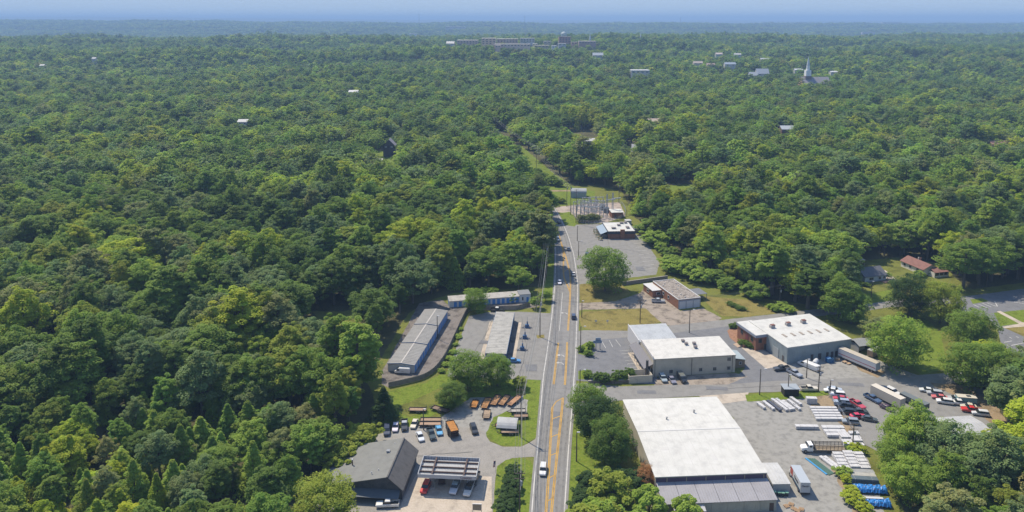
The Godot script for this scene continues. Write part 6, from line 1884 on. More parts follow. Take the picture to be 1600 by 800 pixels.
	flatbed_trailer(759.5, 632.5, 12, 6.2, 2.0, lin(0.39, 0.211, 0.094), "long orange flatbed trailer next to the short one")
	flatbed_trailer(774.5, 628, 16, 6.0, 2.0, lin(0.343, 0.195, 0.101), "orange-brown flatbed trailer half in the tree shade")
	flatbed_trailer(788, 628, 22, 6.2, 2.0, lin(0.359, 0.211, 0.117), "second orange-brown flatbed trailer in the row by the highway")
	flatbed_trailer(804, 628.5, 32, 6.6, 2.0, lin(0.406, 0.234, 0.14), "last flatbed trailer of the row, slewed towards the highway")
	flatbed_trailer(760.5, 650, 4, 4.6, 2.0, lin(0.343, 0.265, 0.195), "short pale flatbed trailer alone in the gravel middle")
	flatbed_trailer(809.5, 645, -92, 4.4, 1.9, lin(0.39, 0.367, 0.343), "whitish flatbed trailer behind the metal shelter")
	flatbed_trailer(814, 653, -92, 4.2, 1.8, lin(0.312, 0.218, 0.156), "brown flatbed trailer tucked behind the shelter roof")
	flatbed_trailer(796.5, 677.5, -92, 5.0, 1.9, worn, "flatbed trailer with pale deck in front of the metal shelter", false)
	flatbed_trailer(783, 668, -80, 3.4, 1.6, fresh, "small orange-decked trailer under the metal shelter", false)
	for i in 4:
		flatbed_trailer(706.5, 678, -20 + 42 * 0, 5.6, 2.3, fresh if i == 3 else lin(0.156, 0.094, 0.07), ["bottom trailer of the nested trailer stack", "second trailer of the nested trailer stack", "third trailer of the nested trailer stack", "topmost orange-decked trailer of the nested stack"][i], false, 0.05, i * 0.62)


# ---------- stacked lumber and small yard things ----------
func bundle(px: float, py: float, yaw: float, l: float, w: float, h: float, c: Color, label: String, group: String, y := 0.06) -> Node3D:
	var o := thing("lumber_bundle", label, "lumber", G(px, py) + Vector3(0, y, 0), -yaw, group)
	var m := ground_mat("wrap_%s" % c.to_html(), [c.darkened(0.12), c, c.lightened(0.1)], 2.0, 8.0, 0.85, 0.5)
	for z in [-0.38, 0.0, 0.38]:
		boxpart(o, "bearer", Vector3(0, 0.06, z * l), Vector3(w, 0.12, 0.1), plain("pallet_wood", lin(0.328, 0.211, 0.117)))
	var layers := maxi(1, int(h / 0.55))
	for i in layers:
		boxpart(o, "pack", Vector3(rng.randf_range(-0.04, 0.04), 0.12 + (i + 0.5) * h / layers, rng.randf_range(-0.1, 0.1)), Vector3(w, h / layers - 0.05, l), m)
	for z in [-0.3, 0.3]:
		boxpart(o, "strap", Vector3(0, 0.12 + h / 2, z * l), Vector3(w + 0.1, h + 0.02, 0.06), plain("strap_grey", lin(0.234, 0.234, 0.265), 0.6))
	return o

func build_yard_goods() -> void:
	var white := lin(0.515, 0.515, 0.538)
	var g1 := "slanted white lumber bundles by the yard gate"
	for e in [[1189, 636, 3.6], [1201, 636, 5.2], [1209, 636, 6.4], [1217.5, 634.5, 7.4], [1224.5, 634.5, 7.2], [1231.5, 635.5, 5.6], [1237.5, 632, 4.2], [1243.5, 629, 5.0], [1244, 638, 3.4]]:
		bundle(e[0], e[1], 162, e[2], 1.0, 0.7, white if e[0] != 1209 else lin(0.078, 0.086, 0.117), "white wrapped lumber bundle lying slanted near the yard gate" if e[0] != 1209 else "dark bundle filling the gap between slanted white ones", g1)  # one dark-toned bundle fills the gap in the row
	bundle(1267.5, 630, 95, 3.2, 1.5, 1.8, white, "tall cube of white wrapped lumber by the cream pickup", "")
	var g2 := "ladder of white lumber bundles along the fence"
	for e in [[1286.5, 640], [1289, 644.3], [1291.2, 648.5], [1293.3, 652.7], [1295.5, 656.8]]:
		bundle(e[0], e[1], 91, 8.2, 1.05, 0.7, white, "long white lumber bundle in the ladder of five along the fence", g2)
	bundle(1260.5, 670, 92, 6.6, 1.3, 0.9, white, "single white lumber bundle lying alone on the gravel", "")
	var g3 := "white lumber bundles behind the stake truck"
	for e in [[1301.5, 671, 6.4], [1304, 677, 6.2], [1306, 682.5, 5.4]]:
		bundle(e[0], e[1], 91, e[2], 1.5, 0.8, white, "low white lumber bundle behind the stake truck", g3)
	for r in 4:
		for c in 2:
			bundle(1317.5 + c * 16.5 + r * 2.4, 682.5 + r * 5.6, 91, 2.75, 1.4, 1.0 + 0.35 * ((r + c) % 2), white, "square white lumber stack behind the stake truck", g3)
	var g4 := "square white lumber stacks in front of the stake truck"
	for r in 5:
		for c in 3:
			bundle(1308 + c * 16.0 + r * 2.8, 715.5 + r * 5.4, 91, 2.55, 1.25, 1.4 + 0.4 * ((r * 2 + c) % 2), white, "square white lumber stack in front of the stake truck", g4)
	bundle(1294, 725, 160, 6.4, 1.0, 0.5, white, "slanted white bundle beside the green sheets", "")
	bundle(1301, 726, 160, 6.2, 1.0, 0.6, white, "slanted white bundle against the square stacks", "")
	for e in [[1342, 743, 7.4, lin(0.281, 0.289, 0.296), "grey plastic-wrapped lumber pile below the white stacks"], [1344, 748.5, 7.6, lin(0.359, 0.351, 0.328), "pale long lumber pile beneath the trees' edge"], [1348, 754.5, 7.2, lin(0.094, 0.125, 0.148), "dark slate lumber pile above the blue tarpaulin"]]:
		bundle(e[0], e[1], 96, e[2], 1.6, 1.3, e[3], e[4], "")
	for e in [[1358.5, 768, 7.6, "blue tarpaulin draped over a long lumber pile"], [1364, 789, 7.4, "blue and white tarpaulin over the last lumber pile"]]:
		var t := thing("tarp_pile", e[3], "tarpaulin", G(e[0], e[1]) + Vector3(0, 0.05, 0), -4)
		for k in 3:
			boxpart(t, "lumber", Vector3(0, 0.3 + k * 0.4, 0), Vector3(e[2], 0.36, 1.9), plain("lumber_dark", lin(0.109, 0.094, 0.086), 0.85))
		var tb := MB.new()
		var nx := 26
		var nz := 8
		for i in nx:
			for j in nz:
				var q := []
				for c in [[i, j + 1], [i + 1, j + 1], [i + 1, j], [i, j]]:
					var u := float(c[0]) / nx
					var v := float(c[1]) / nz
					var x: float = (u - 0.5) * (e[2] + 0.5)
					var z := (v - 0.5) * 2.9
					var edge := maxf(absf(v - 0.5) * 2.0 - 0.66, 0.0) * 2.4
					q.append(Vector3(x, 1.42 + 0.4 * wander.get_noise_2d(x * 55.0, z * 55.0 + e[0]) - edge * (1.0 + 0.5 * wander.get_noise_2d(x * 40.0, 7.0)), z * (1.0 + 0.12 * wander.get_noise_2d(x * 50.0, 90.0))))
				tb.quad(q[0], q[1], q[2], q[3])
		part(t, "tarp", tb, plain("tarp_blue", lin(0.023, 0.172, 0.484), 0.45))
		if e[0] > 1360:
			boxpart(t, "white_sheet", Vector3(-0.4, 1.5, -0.6), Vector3(e[2] * 0.8, 0.08, 0.7), plain("sheet_white", lin(0.468, 0.468, 0.484), 0.5))
	var gs := thing("panel_sheets", "green panels with a bright blue edge lying on the gravel", "panels", G(1281, 729) + Vector3(0, 0.06, 0), 20)
	for i in 4:
		boxpart(gs, "sheet", Vector3(-0.5 + i * 0.5, 0.1, 0.1 * i), Vector3(0.46, 0.12, 8.2 - 0.3 * i), plain("sheet_green", lin(0.05, 0.11, 0.085), 0.6))
	boxpart(gs, "blue_edge", Vector3(-1.05, 0.13, -0.3), Vector3(0.5, 0.14, 8.0), plain("sheet_blue", lin(0.047, 0.234, 0.468), 0.5))
	# black hut at the street
	var hut := thing("black_hut", "black slatted hut with pale blue flat roof on the grass strip", "hut", G(1234, 616.5) + Vector3(0, 0.09, 0), 0)
	for i in 12:
		boxpart(hut, "slat", Vector3(-2.2 + i * 0.4, 1.3, 1.5), Vector3(0.3, 2.5, 0.1), plain("hut_black", lin(0.02, 0.019, 0.019), 0.7))
	for s in [-1, 1]:
		boxpart(hut, "side", Vector3(s * 2.3, 1.3, 0), Vector3(0.1, 2.5, 2.9), plain("hut_black", lin(0.02, 0.019, 0.019)))
	boxpart(hut, "back", Vector3(0, 1.3, -1.5), Vector3(4.6, 2.5, 0.1), plain("hut_black", lin(0.02, 0.019, 0.019)))
	boxpart(hut, "roof", Vector3(0, 2.65, 0), Vector3(5.2, 0.14, 3.8), plain("hut_roof", lin(0.265, 0.296, 0.328), 0.5))
	# yard fence
	var cf := thing("yard_fence", "low wire fence between lumber yard and car yard", "fence")
	var line := smooth_line(Array(P([[1294, 619], [1310, 640], [1326, 664], [1345, 694]])), 2.5)
	var rails := MB.new()
	for i in line.size() - 1:
		var a: Vector2 = line[i]
		var b: Vector2 = line[i + 1]
		boxpart(cf, "post", Vector3(a.x, 0.75, a.y), Vector3(0.1, 1.5, 0.1), plain("galvanised", lin(0.296, 0.312, 0.328)))
		for y in [0.3, 0.7, 1.1, 1.45]:
			rails.bar(Vector3(a.x, y, a.y), Vector3(b.x, y, b.y), 0.03, 0.04)
	part(cf, "wire", rails, plain("galvanised", lin(0.296, 0.312, 0.328))).set_meta("kind", "stuff")
	# pale roofed building at the lower edge of the car yard
	var pb := thing("pale_roof_barn", "low building with wide pale roof half hidden by the eastern trees", "building", Vector3(127.5, 0, -200.2), 6)
	walls(pb, 15.5, 9.5, 4.4, plain("annex_wall", lin(0.351, 0.351, 0.351)))
	gable_ends(pb, 15.5, 9.5, 4.4, 5.0, true, plain("annex_wall", lin(0.351, 0.351, 0.351)))
	gable_roof(pb, 15.5, 9.5, 4.4, 5.0, true, 0.3, corrugated("pale_barn_roof", 0.406, 0.413, 0.437, 0.5), 0.9)
	for q in [[931, 505], [949, 505]]:
		var s := thing("yard_sign", "small white sign board standing in the corner lawn", "sign", G(q[0], q[1]) + Vector3(0, 0.02, 0), 5, "white boards on the corner lawn")
		boxpart(s, "post", Vector3(0, 0.5, 0), Vector3(0.12, 1.0, 0.12), plain("steel_post", lin(0.234, 0.234, 0.265)))
		boxpart(s, "board", Vector3(0, 1.0, 0.08), Vector3(0.9, 0.7, 0.06), plain("board_white", lin(0.484, 0.484, 0.468), 0.6))


# ---------- plants ----------
const LEAF := [
	[0.144, 0.222, 0.045],  # 0 dark green
	[0.218, 0.315, 0.056],  # 1 mid green
	[0.306, 0.357, 0.056],  # 2 olive
	[0.208, 0.288, 0.114],  # 3 blue green
	[0.412, 0.471, 0.047],  # 4 yellow green
	[0.443, 0.500, 0.047],  # 5 yellow
	[0.417, 0.210, 0.096],  # 6 brown
	[0.310, 0.421, 0.072],  # 7 light green
	[0.273, 0.301, 0.118],  # 8 grey olive
	[0.070, 0.125, 0.036],  # 9 deep green
]

func leaf_mat(i: int) -> StandardMaterial3D:
	var key := "leaf_%d" % i
	if mats.has(key):
		return mats[key]
	var m := StandardMaterial3D.new()
	m.resource_name = key
	if i >= 0:
		m.albedo_color = lin(LEAF[i][0], LEAF[i][1], LEAF[i][2])
	m.vertex_color_use_as_albedo = true
	m.roughness = 0.6
	m.metallic_specular = 0.25
	m.backlight_enabled = true
	m.backlight = Color(0.86, 0.97, 0.60)
	m.cull_mode = BaseMaterial3D.CULL_DISABLED
	mats[key] = m
	return m

func bark() -> StandardMaterial3D:
	return plain("bark", lin(0.10, 0.085, 0.068), 0.9)

func leaf(b: MB, at: Vector3, nrm: Vector3, s: float, r: RandomNumberGenerator) -> void:
	var t := nrm.cross(Vector3(r.randf_range(-1, 1), r.randf_range(-1, 1), r.randf_range(-1, 1))).normalized()
	var u := nrm.cross(t)
	var l := s * r.randf_range(0.75, 1.25)
	var w := l * r.randf_range(0.5, 0.8)
	b.quad(at - t * l * 0.5, at + u * w * 0.5 + nrm * s * 0.08, at + t * l * 0.5, at - u * w * 0.5 + nrm * s * 0.08)

# one tree as [trunk with limbs, crown]; height 1 unit = 1 m
func grow(seedv: int, h: float, rad: float, low: float, style: int, clumps: int, leaves: int, size: float) -> Array:
	var r := RandomNumberGenerator.new()
	r.seed = seedv
	var crown := MB.new()
	crown.tinted = true
	var trunk := MB.new()
	var tr := h * 0.018 + 0.05
	var lean := Vector3(r.randf_range(-0.4, 0.4), 0, r.randf_range(-0.4, 0.4))
	trunk.tube(Vector3(0, -0.3, 0), Vector3(0, h * low, 0) + lean * 0.3, tr * 1.3, tr, 7)
	trunk.tube(Vector3(0, h * low, 0) + lean * 0.3, Vector3(0, h * 0.86, 0) + lean, tr, tr * 0.25, 6)
	var lobes := [r.randf_range(0, TAU), r.randf_range(0, TAU), r.randf_range(0, TAU)]
	for i in clumps:
		var c: Vector3
		var rc: float
		if style == 2:      # cone: young pines and cedars
			var f := pow((i + 0.5) / clumps, 1.25)
			var ang := i * 2.399963 + r.randf_range(-0.4, 0.4)
			var rr := rad * (1.0 - f) * r.randf_range(0.5, 1.05)
			c = Vector3(cos(ang) * rr, h * (low + (1.0 - low) * f * 0.96), sin(ang) * rr)
			rc = lerpf(rad * 0.33, rad * 0.12, f)
		else:
			var f := (i + 0.5) / clumps
			var y := 1.0 - (1.95 if low < 0.1 else 1.72) * f
			var ang := i * 2.399963 + r.randf_range(-0.35, 0.35)
			var ring_r := sqrt(maxf(0.0, 1.0 - y * y))
			var bulge := 1.0 + 0.2 * sin(ang * 2.0 + lobes[0]) + 0.17 * sin(ang * 3.0 + y * 4.0 + lobes[1])
			var k := r.randf_range(0.55, 0.88) if i % 3 else r.randf_range(0.72, 1.04)
			if style == 1:
				bulge *= 0.86 + 0.2 * (0.5 - y)
			var half := h * (1.0 - low) * 0.5
			c = Vector3(cos(ang) * ring_r * rad * k * bulge, h * low + half + y * half * k + r.randf_range(-0.05, 0.05) * h, sin(ang) * ring_r * rad * k * bulge)
			rc = rad * r.randf_range(0.12, 0.27)
		if i % maxi(1, clumps / 9) == 0 and style != 2:
			var from := Vector3(0, h * lerpf(low, 0.7, r.randf()), 0) + lean * 0.5
			trunk.tube(from, c, tr * 0.4, tr * 0.1, 5)
		var shade := r.randf_range(0.78, 1.22)
		var hue := r.randf_range(-0.12, 0.12)
		var squash := r.randf_range(0.62, 0.9)
		for j in leaves:
			var d := Vector3(r.randfn(), absf(r.randfn()) * 1.1 - 0.35, r.randfn()).normalized()
			var p := c + Vector3(d.x, d.y * squash, d.z) * rc * (0.72 + 0.34 * r.randf())
			var n := (d * 0.45 + Vector3(0, 0.85, 0) + Vector3(r.randf_range(-1, 1), r.randf_range(-1, 1), r.randf_range(-1, 1)) * 0.5).normalized()
			var v := shade * r.randf_range(0.85, 1.15)
			crown.col = Color(v * (1.0 + hue), v, v * (1.0 - hue))
			leaf(crown, p, n, size, r)
	return [trunk, crown]

# kinds: name, height, radius, trunk share, style
const KINDS := [
	["broadleaf_tree", 17.0, 6.2, 0.22, 0],
	["broadleaf_tree", 18.0, 5.6, 0.20, 0],
	["broadleaf_tree", 20.0, 5.2, 0.18, 1],
	["broadleaf_tree", 15.0, 5.6, 0.15, 0],
	["tall_tree", 22.0, 4.8, 0.25, 1],
	["young_pine", 11.0, 3.5, 0.06, 2],
	["young_pine", 12.0, 4.2, 0.05, 2],
	["bush", 3.0, 1.8, 0.05, 0],
	["lawn_tree", 16.0, 8.0, 0.05, 0],
	["lawn_tree", 17.0, 7.4, 0.09, 1],
]

func make_protos() -> void:
	for i in KINDS.size():
		var k: Array = KINDS[i]
		var pine: bool = k[4] == 2
		var bush: bool = k[0] == "bush"
		var lawn: bool = k[0] == "lawn_tree"
		var near := grow(100 + i, k[1], k[2], k[3], k[4], 64 if pine else (54 if bush else (210 if lawn else 135)), 130 if pine else (90 if bush else 112), 0.36 if pine else (0.25 if bush else 0.44))
		var mid := grow(100 + i, k[1], k[2], k[3], k[4], 30 if pine else (12 if bush else 90), 26 if pine else (20 if bush else 22), 0.7 if pine else (0.5 if bush else 0.9))
		var low := grow(100 + i, k[1], k[2], k[3], k[4], 18 if pine else (8 if bush else 48), 14 if pine else (10 if bush else 9), 1.2 if pine else (0.8 if bush else 1.7))
		var joined := []
		for e in [near, mid, low]:
			var m := ArrayMesh.new()
			e[1].add_to(m)
			m.surface_set_material(0, leaf_mat(-1))
			e[0].add_to(m)
			m.surface_set_material(1, bark())
			joined.append(m)
		protos.append({"trunk": near[0].done(), "crown": near[1].done(), "lod": joined, "h": k[1], "r": k[2], "name": k[0]})

func tree(kind: int, leaf_i: int, at: Vector3, h: float, r: float, label: String, category := "tree", group := "", called := "") -> Node3D:
	var p: Dictionary = protos[kind]
	var o := thing(called if called else p.name, label, category, at, rng.randf_range(0, 360), group)
	part(o, "trunk", p.trunk, bark())
	part(o, "crown", p.crown, leaf_mat(leaf_i))
	o.scale = Vector3(r / p.r, h / p.h, r / p.r)
	return o

func build_plants() -> void:
	make_protos()
	for e in [
		[8, 1, 945, 455, 20.0, 10.6, "big spreading oak on the dry lawn beside the highway"],
		[8, 1, 744, 489, 10.0, 4.9, "round tree hiding part of the rear storage block"],
		[0, 7, 810, 455, 11.0, 5.6, "round light green tree behind the storage office"],
		[3, 7, 838, 482, 5.2, 2.6, "small tree beside the roadside poles at the wash lot"],
		[3, 7, 853, 471, 5.0, 2.6, "small tree on the grass verge by the wash lot"],
		[8, 1, 733, 606, 12.0, 6.8, "broad tree over the near end of the car wash"],
		[8, 1, 777, 603, 10.8, 5.2, "tree beside the car wash, merging with its broad neighbour"],
		[8, 0, 706, 636, 7.6, 4.8, "dark bushy tree on the grass bank by the angled trailer"],
		[3, 2, 812, 607, 4.0, 2.6, "low round tree on the bank by the highway"],
		[6, 9, 600, 657, 11.0, 4.8, "dark cone-shaped cedar at the corner of the station lot"],
		[8, 1, 921, 662, 12.5, 5.6, "northern one of the maples beside the warehouse"],
		[8, 9, 936, 692, 13.5, 6.4, "middle one of the maples beside the warehouse"],
		[8, 0, 953, 724, 13.0, 6.4, "southern one of the maples beside the warehouse"],
		[8, 6, 1010, 764, 6.4, 3.2, "copper-brown small tree at the warehouse corner"],
		[8, 2, 506, 838, 14.0, 8.0, "bright round tree in front of the timber barn's bay"],
		[8, 7, 1402, 576, 18.5, 9.2, "tall light green tree at the end of the workshop yard"],
		[8, 9, 1420, 492, 17.0, 8.6, "dense dark round tree across the street from the cottage"],
		[8, 2, 1468, 505, 17.0, 8.0, "olive tree with yellowing crown beside the dark round tree"],
		[8, 1, 1516, 545, 15.0, 8.0, "dark broad tree at the edge of the dark parking lot"],
		[3, 4, 1542, 590, 13.0, 6.4, "bright yellow-green tree among the trees by the dark lot"],
		[8, 1, 1512, 606, 15.0, 8.2, "broad tree behind the far row of yard cars"],
		[8, 1, 1552, 612, 16.0, 8.4, "dark tree beside the end of the car yard"],
		[8, 1, 1596, 612, 11.5, 6.4, "tree at the corner of the dark parking lot"],
		[2, 0, 1592, 640, 17.0, 8.0, "tall dark tree past the end of the car yard"],
		[3, 8, 1368, 540, 10.5, 5.0, "thin grey-green tree on the lawn behind the open shed"],
		[4, 0, 1262, 482, 18.5, 7.6, "dark street tree by the pole with the white transformer"],
		[2, 4, 1242, 470, 17.0, 7.4, "yellow-green tree at the bend of the side street"],
		[9, 1, 1310, 500, 18.0, 8.0, "broad conifer-like tree hiding the workshop's far corner"],
		[9, 1, 1330, 506, 16.0, 7.0, "tree between the workshop and the cottage lawn"],
		[4, 0, 1290, 486, 18.0, 7.4, "tall dark tree behind the workshop roof"],
		[9, 7, 1301, 462, 17.0, 7.2, "light green tree at the cottage's west side"],
		[9, 2, 1330, 457, 11.0, 4.4, "olive tree beside the cottage wall"],
		[0, 1, 1505, 450, 22.0, 10.5, "large tree with visible trunk on the wide lawn"],
		[0, 1, 1548, 440, 21.0, 9.5, "large tree shading the far end of the dark lot"],
		[0, 0, 1590, 436, 21.0, 10.0, "large dark tree at the far side of the dark lot"],
		[3, 7, 1387, 436, 3.2, 1.8, "small round tree in the cottage yard"],
		[8, 7, 1404, 722, 15.5, 5.2, "fresh green tree rising in front of the car yard"],
		[9, 7, 1426, 740, 19.0, 7.0, "tall fresh green tree in front of the pale barn roof"],
		[9, 7, 1462, 742, 15.0, 5.6, "light green tree in front of the pale barn roof"],
		[8, 1, 1508, 752, 13.5, 7.0, "dark tree below the pale barn roof"],
		[8, 1, 1402, 746, 11.5, 6.0, "tree leaning over the last lumber piles"],
		[8, 7, 1422, 780, 11.0, 6.0, "light green tree beside the blue tarpaulins"],
	]:
		tree(e[0], e[1], G(e[2], e[3]), e[4], e[5], e[6])
	# shrubs
	var shrub_sets := [
		[[[800, 740], [798, 750], [796, 760], [794, 770], [792, 780], [790, 792], [789, 804], [804, 748], [802, 765], [798, 785]], 2.6, 2.2, 9, "dark clipped shrub in the row on the roadside island", "shrubs on the roadside island"],
		[[[909, 347], [914, 347], [919, 347], [924, 346], [929, 346], [933, 345]], 4.2, 2.6, 8, "brownish screening shrub along the substation fence", "screening shrubs of the substation"],
		[[[934, 598], [944, 598], [961, 597], [968, 594], [977, 594], [983, 592]], 3.2, 2.0, 0, "dark shrub above the low stone wall of the shop lot", "shrubs along the shop lot wall"],
		[[[1144, 512], [1150, 511], [1155, 513]], 1.9, 1.9, 0, "clipped dark shrub at the back of the office planting bed", "clipped shrubs behind the office steps"],
		[[[1161, 540], [1167, 541], [1173, 543], [1178, 544]], 1.8, 1.7, 0, "clipped dark shrub in front of the brick office", "clipped shrubs before the brick office"],
		[[[920, 556], [908, 549], [922, 545], [918, 590]], 2.2, 1.5, 1, "small shrub in a green island of the shop lot", "island shrubs"],
		[[[916, 770], [924, 766], [932, 764], [941, 763], [950, 763], [959, 763], [968, 763], [977, 764], [986, 765], [994, 767], [912, 778], [910, 788], [911, 798], [914, 808]], 4.4, 2.9, 9, "dark laurel bush in the hedge by the warehouse", "hedge bushes by the warehouse"],
		[[[930, 816], [945, 822], [960, 826], [975, 822], [990, 826], [1004, 822], [1018, 828], [1034, 826], [1050, 830], [1066, 826], [1085, 832], [955, 806], [925, 830]], 6.0, 3.8, 2, "bright bushy growth in front of the warehouse", "bushy growth below the warehouse"],
		[[[1140, 476], [1146, 479], [1152, 482], [1158, 484]], 1.4, 1.6, 0, "low bush in the bed on the slope lawn", "bed bushes on the slope lawn"],
		[[[560, 708], [548, 716], [538, 728], [524, 738], [552, 702], [572, 694]], 6.0, 4.2, 2, "overgrown bush against the timber barn's back wall", "bushes behind the timber barn"],
		[[[712, 540], [708, 552], [703, 562], [697, 572], [716, 528], [720, 516], [690, 582]], 1.2, 1.4, 7, "low weed clump along the wooden fence", "weeds along the wooden fence"],
		[[[1455, 429], [1468, 428], [1437, 432]], 2.4, 2.4, 7, "foundation shrub at the red-roofed house", "shrubs round the red-roofed house"],
		[[[1346, 446], [1352, 447], [1395, 444]], 1.6, 1.6, 0, "foundation shrub at the white cottage", "shrubs round the white cottage"],
		[[[1205, 482], [1212, 486], [1222, 482], [1232, 488]], 2.4, 2.4, 7, "leafy bush at the foot of the street trees", "bushes under the street trees"],
		[[[1326, 704], [1332, 708], [1338, 706], [1318, 744], [1322, 752], [1330, 775], [1335, 788], [1350, 800]], 1.8, 1.8, 4, "weedy yellow-green bush at the lumber yard edge", "weeds at the lumber yard edge"],
		[[[868, 318], [872, 316], [878, 318], [864, 312]], 3.2, 2.6, 2, "roadside bush at the substation gate", "bushes at the substation gate"],
		[[[1012, 366], [1019, 374], [1025, 384], [1031, 394], [1037, 404], [1042, 414], [1050, 424], [1062, 430], [1076, 432], [1090, 436], [1104, 440], [1120, 444], [1136, 449], [1150, 454], [1165, 459], [1180, 464], [1196, 470], [1060, 418], [1085, 425], [1112, 434], [1140, 444], [1008, 360], [1030, 372], [1044, 396]], 5.6, 5.2, 1, "mounded vine-grown bush along the edge of the eastern wood", "vine-grown bushes at the eastern wood edge"],
		[[[846, 296], [838, 286], [828, 276], [818, 264], [808, 254], [798, 243], [790, 233], [780, 222], [836, 272], [850, 280], [862, 288], [822, 252], [806, 240], [790, 224], [812, 262], [870, 292]], 6.5, 5.0, 1, "scrubby bush in the grassy swath under the power line", "scrub in the power line swath"],
		[[[800, 470], [770, 462], [820, 462], [756, 458], [735, 462]], 3.0, 2.4, 7, "young sapling behind the storage block", "saplings behind the storage block"],
	]
	for s in shrub_sets:
		for q in s[0]:
			var loose: bool = s[4].begins_with("mounded") or s[4].begins_with("scrubby") or s[4].begins_with("bright") or s[4].begins_with("weedy")
			var jit := rng.randf_range(0.5, 1.5) if loose else rng.randf_range(0.85, 1.2)
			var off := Vector3(rng.randf_range(-3, 3), 0, rng.randf_range(-4, 4)) if loose and s[1] > 3.0 else Vector3.ZERO
			tree(7, s[3] if not loose or rng.randf() < 0.6 else 7, G(q[0], q[1]) + off, s[1] * jit, s[2] * jit * rng.randf_range(0.85, 1.2), s[4], "shrub", s[5], "shrub")


# ---------- the woods ----------
func inside_clear(p: Vector2, margin: float) -> bool:
	for c in clears:
		for o in [Vector2.ZERO, Vector2(margin, 0), Vector2(-margin, 0), Vector2(0, margin), Vector2(0, -margin)]:
			if Geometry2D.is_point_in_polygon(p + o, c):
				return true
	return false

func zone(p: Vector3) -> String:
	if p.x > 40.0:
		return "beyond the lumber piles" if p.z > -215.0 else ("behind the bungalow" if p.x > 150.0 else "east of the diner")
	if p.z > -195.0:
		return "below the timber barn" if p.x > -75.0 else "around the young pines"
	if p.z > -235.0:
		return "between barn and storage yard" if p.x > -75.0 else "above the young pines"
	if p.z > -300.0:
		return "beside the long storage block" if p.x > -85.0 else "round the western glade"
	return "behind the rear storage block" if p.x > -70.0 else "north-west of the glade"

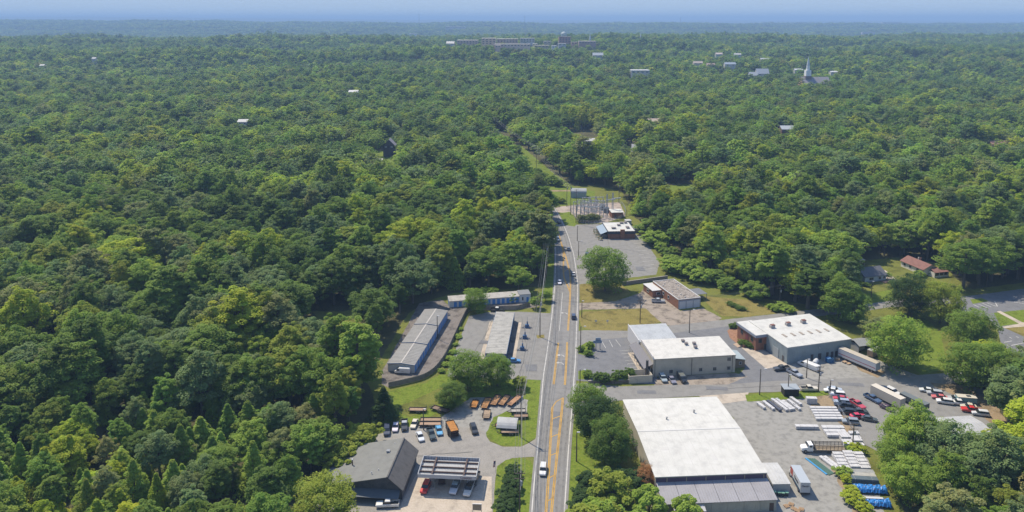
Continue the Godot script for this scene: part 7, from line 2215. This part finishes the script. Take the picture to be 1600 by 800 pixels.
func build_forest() -> void:
	var r := RandomNumberGenerator.new()
	r.seed = 77
	var patch := FastNoiseLite.new()
	patch.seed = 9
	patch.frequency = 1.0 / 95.0
	patch.fractal_octaves = 2
	var boxes := []
	for c in clears:
		var lo := Vector2(INF, INF)
		var hi := -lo
		for q in c:
			lo = lo.min(q)
			hi = hi.max(q)
		boxes.append(Rect2(lo, hi - lo).grow(8.0))
	var bins := PackedFloat32Array()
	bins.resize(600)
	bins.fill(-9.0)
	var near := []        # [distance, position, kind, height, radius, leaf]
	var lods := [[], [], []]
	var d := 118.0
	while d < 9000.0:
		var s := 8.0 if d < 500.0 else (9.8 if d < 1300.0 else (12.5 if d < 3000.0 else 20.0))
		var reach := d * 0.74 + 30.0
		var x := -reach
		while x < reach:
			if d < 218.0 and x > -155.0 and x < -50.0:
				x -= s * 0.5
			var p := Vector2(x + r.randf_range(-0.45, 0.45) * s, -d + r.randf_range(-0.45, 0.45) * s)
			x += s
			var g := land(p.x, p.y)
			if d > 1200.0:
				var bi := clampi(int((p.x / d / 1.6 + 0.5) * 600.0), 0, 599)
				var seen := (g + 21.0 - EYE) / d
				if seen < bins[bi] - 0.0015:
					continue
				bins[bi] = maxf(bins[bi], (g + 9.0 - EYE) / d)
			var blocked := false
			for i in clears.size():
				if boxes[i].has_point(p) and (Geometry2D.is_point_in_polygon(p, clears[i]) or Geometry2D.is_point_in_polygon(p + Vector2(2.5, 0), clears[i]) or Geometry2D.is_point_in_polygon(p - Vector2(2.5, 0), clears[i]) or Geometry2D.is_point_in_polygon(p + Vector2(0, 2.5), clears[i]) or Geometry2D.is_point_in_polygon(p - Vector2(0, 2.5), clears[i])):
					blocked = true
					break
			if blocked:
				continue
			var n1 := patch.get_noise_2d(p.x, p.y)
			var n2 := patch.get_noise_2d(p.x * 2.3 + 400.0, p.y * 2.3)
			# young pines at the lower left of the photograph
			var pines: bool = p.x < -55.0 and d < 213.0 + 10.0 * n2 and p.x > -152.0
			var kind: int
			var hs := lerpf(0.5, 1.28, pow(r.randf(), 0.8)) * (1.0 + 0.18 * n2)
			if pines and r.randf() < 0.45:
				kind = 5 + r.randi() % 2
				hs = r.randf_range(0.5, 1.2)
			else:
				kind = [0, 1, 2, 3, 0, 1, 4, 2][r.randi() % 8]
				if pines:
					hs *= 0.6
				elif r.randf() < 0.05:
					kind = 5 + r.randi() % 2
					hs = r.randf_range(1.0, 1.5)
			var li: int
			var roll := 0.17 + r.randf() * 0.68 + n1 * 0.62
			if kind >= 5:
				li = 1 if roll < 0.3 else (7 if roll < 0.75 else 4)
			elif roll < 0.22:
				li = 0
			elif roll < 0.38:
				li = 3
			elif roll < 0.62:
				li = 1
			elif roll < 0.76:
				li = 8 if r.randf() < 0.35 else 2
			elif roll < 0.90:
				li = 7
			elif roll < 1.05:
				li = 4
			else:
				li = 5 if r.randf() < 0.25 else 4
			var h: float = protos[kind].h * hs
			var rad: float = protos[kind].r * hs * r.randf_range(0.9, 1.42)
			if d > 500.0:
				rad *= 1.12
			if d > 1300.0:
				h *= 1.08
				rad *= 1.15
			if d > 3000.0:
				h *= 1.1
				rad *= 1.6
			var at := Vector3(p.x, g, p.y)
			if d < 470.0:
				near.append([at.distance_to(Vector3(0, EYE, 0)) / rad, at, kind, h, rad, li])
			else:
				lods[1 if d < 1300.0 else 2].append([at, kind, h, rad, li])
		d += s
	# the trees that show largest are things of their own
	near.sort_custom(func(a, b): return a[0] < b[0])
	var made := 0
	var words := {0: "dark green", 1: "mid green", 2: "olive", 3: "blue-green", 4: "yellow-green", 5: "yellow", 6: "brown", 7: "light green", 8: "grey-olive"}
	for e in near:
		var v: Vector3 = e[1] + Vector3(0, e[3] * 0.6, 0) - Vector3(0, EYE, 0)
		var zc := v.dot(Vector3(0, -sin(pitch), -cos(pitch)))
		var sx := 800.0 + FOC * v.x / zc
		var sy := AXIS - FOC * v.dot(Vector3(0, cos(pitch), -sin(pitch))) / zc
		if made < 290 and sx > 5.0 and sx < 1595.0 and sy < 795.0:
			var side := zone(e[1])
			var size: String = "low" if e[3] < 12.5 else ("tall" if e[3] > 19.0 else ("broad" if e[4] > 6.6 else "middling"))
			var what := "young pine" if e[2] >= 5 else ("slender tree" if e[2] == 4 else "broadleaf tree")
			var o := tree(e[2], e[5], e[1], e[3], e[4], "%s %s %s in the wood %s" % [size, words[e[5]], what, side], "tree", "%s %s %ss %s" % [size, words[e[5]], what, side])
			o.rotation_degrees.y = r.randf_range(0, 360)
			made += 1
		else:
			lods[0].append([e[1], e[2], e[3], e[4], e[5]])
	var wood := thing("forest", "mixed green forest canopy stretching to the horizon", "forest")
	wood.set_meta("kind", "stuff")
	for lod in 3:
		for kind in protos.size():
			var mine: Array = lods[lod].filter(func(e): return e[1] == kind)
			if mine.is_empty():
				continue
			var mm := MultiMesh.new()
			mm.transform_format = MultiMesh.TRANSFORM_3D
			mm.use_colors = true
			mm.mesh = protos[kind].lod[lod]
			mm.instance_count = mine.size()
			for i in mine.size():
				var e: Array = mine[i]
				var b := Basis(Vector3.UP, r.randf_range(0, TAU)).scaled(Vector3(e[3] / protos[kind].r, e[2] / protos[kind].h, e[3] / protos[kind].r))
				mm.set_instance_transform(i, Transform3D(b, e[0]))
				var k := r.randf_range(0.82, 1.2)
				var c: Array = LEAF[e[4]]
				mm.set_instance_color(i, Color(c[0] * k * r.randf_range(0.9, 1.12), c[1] * k, c[2] * k))
			var o := MultiMeshInstance3D.new()
			o.name = "canopy"
			o.multimesh = mm
			o.set_meta("kind", "stuff")
			wood.add_child(o, true)
	print("trees ", made, " ", lods[0].size(), " ", lods[1].size(), " ", lods[2].size())
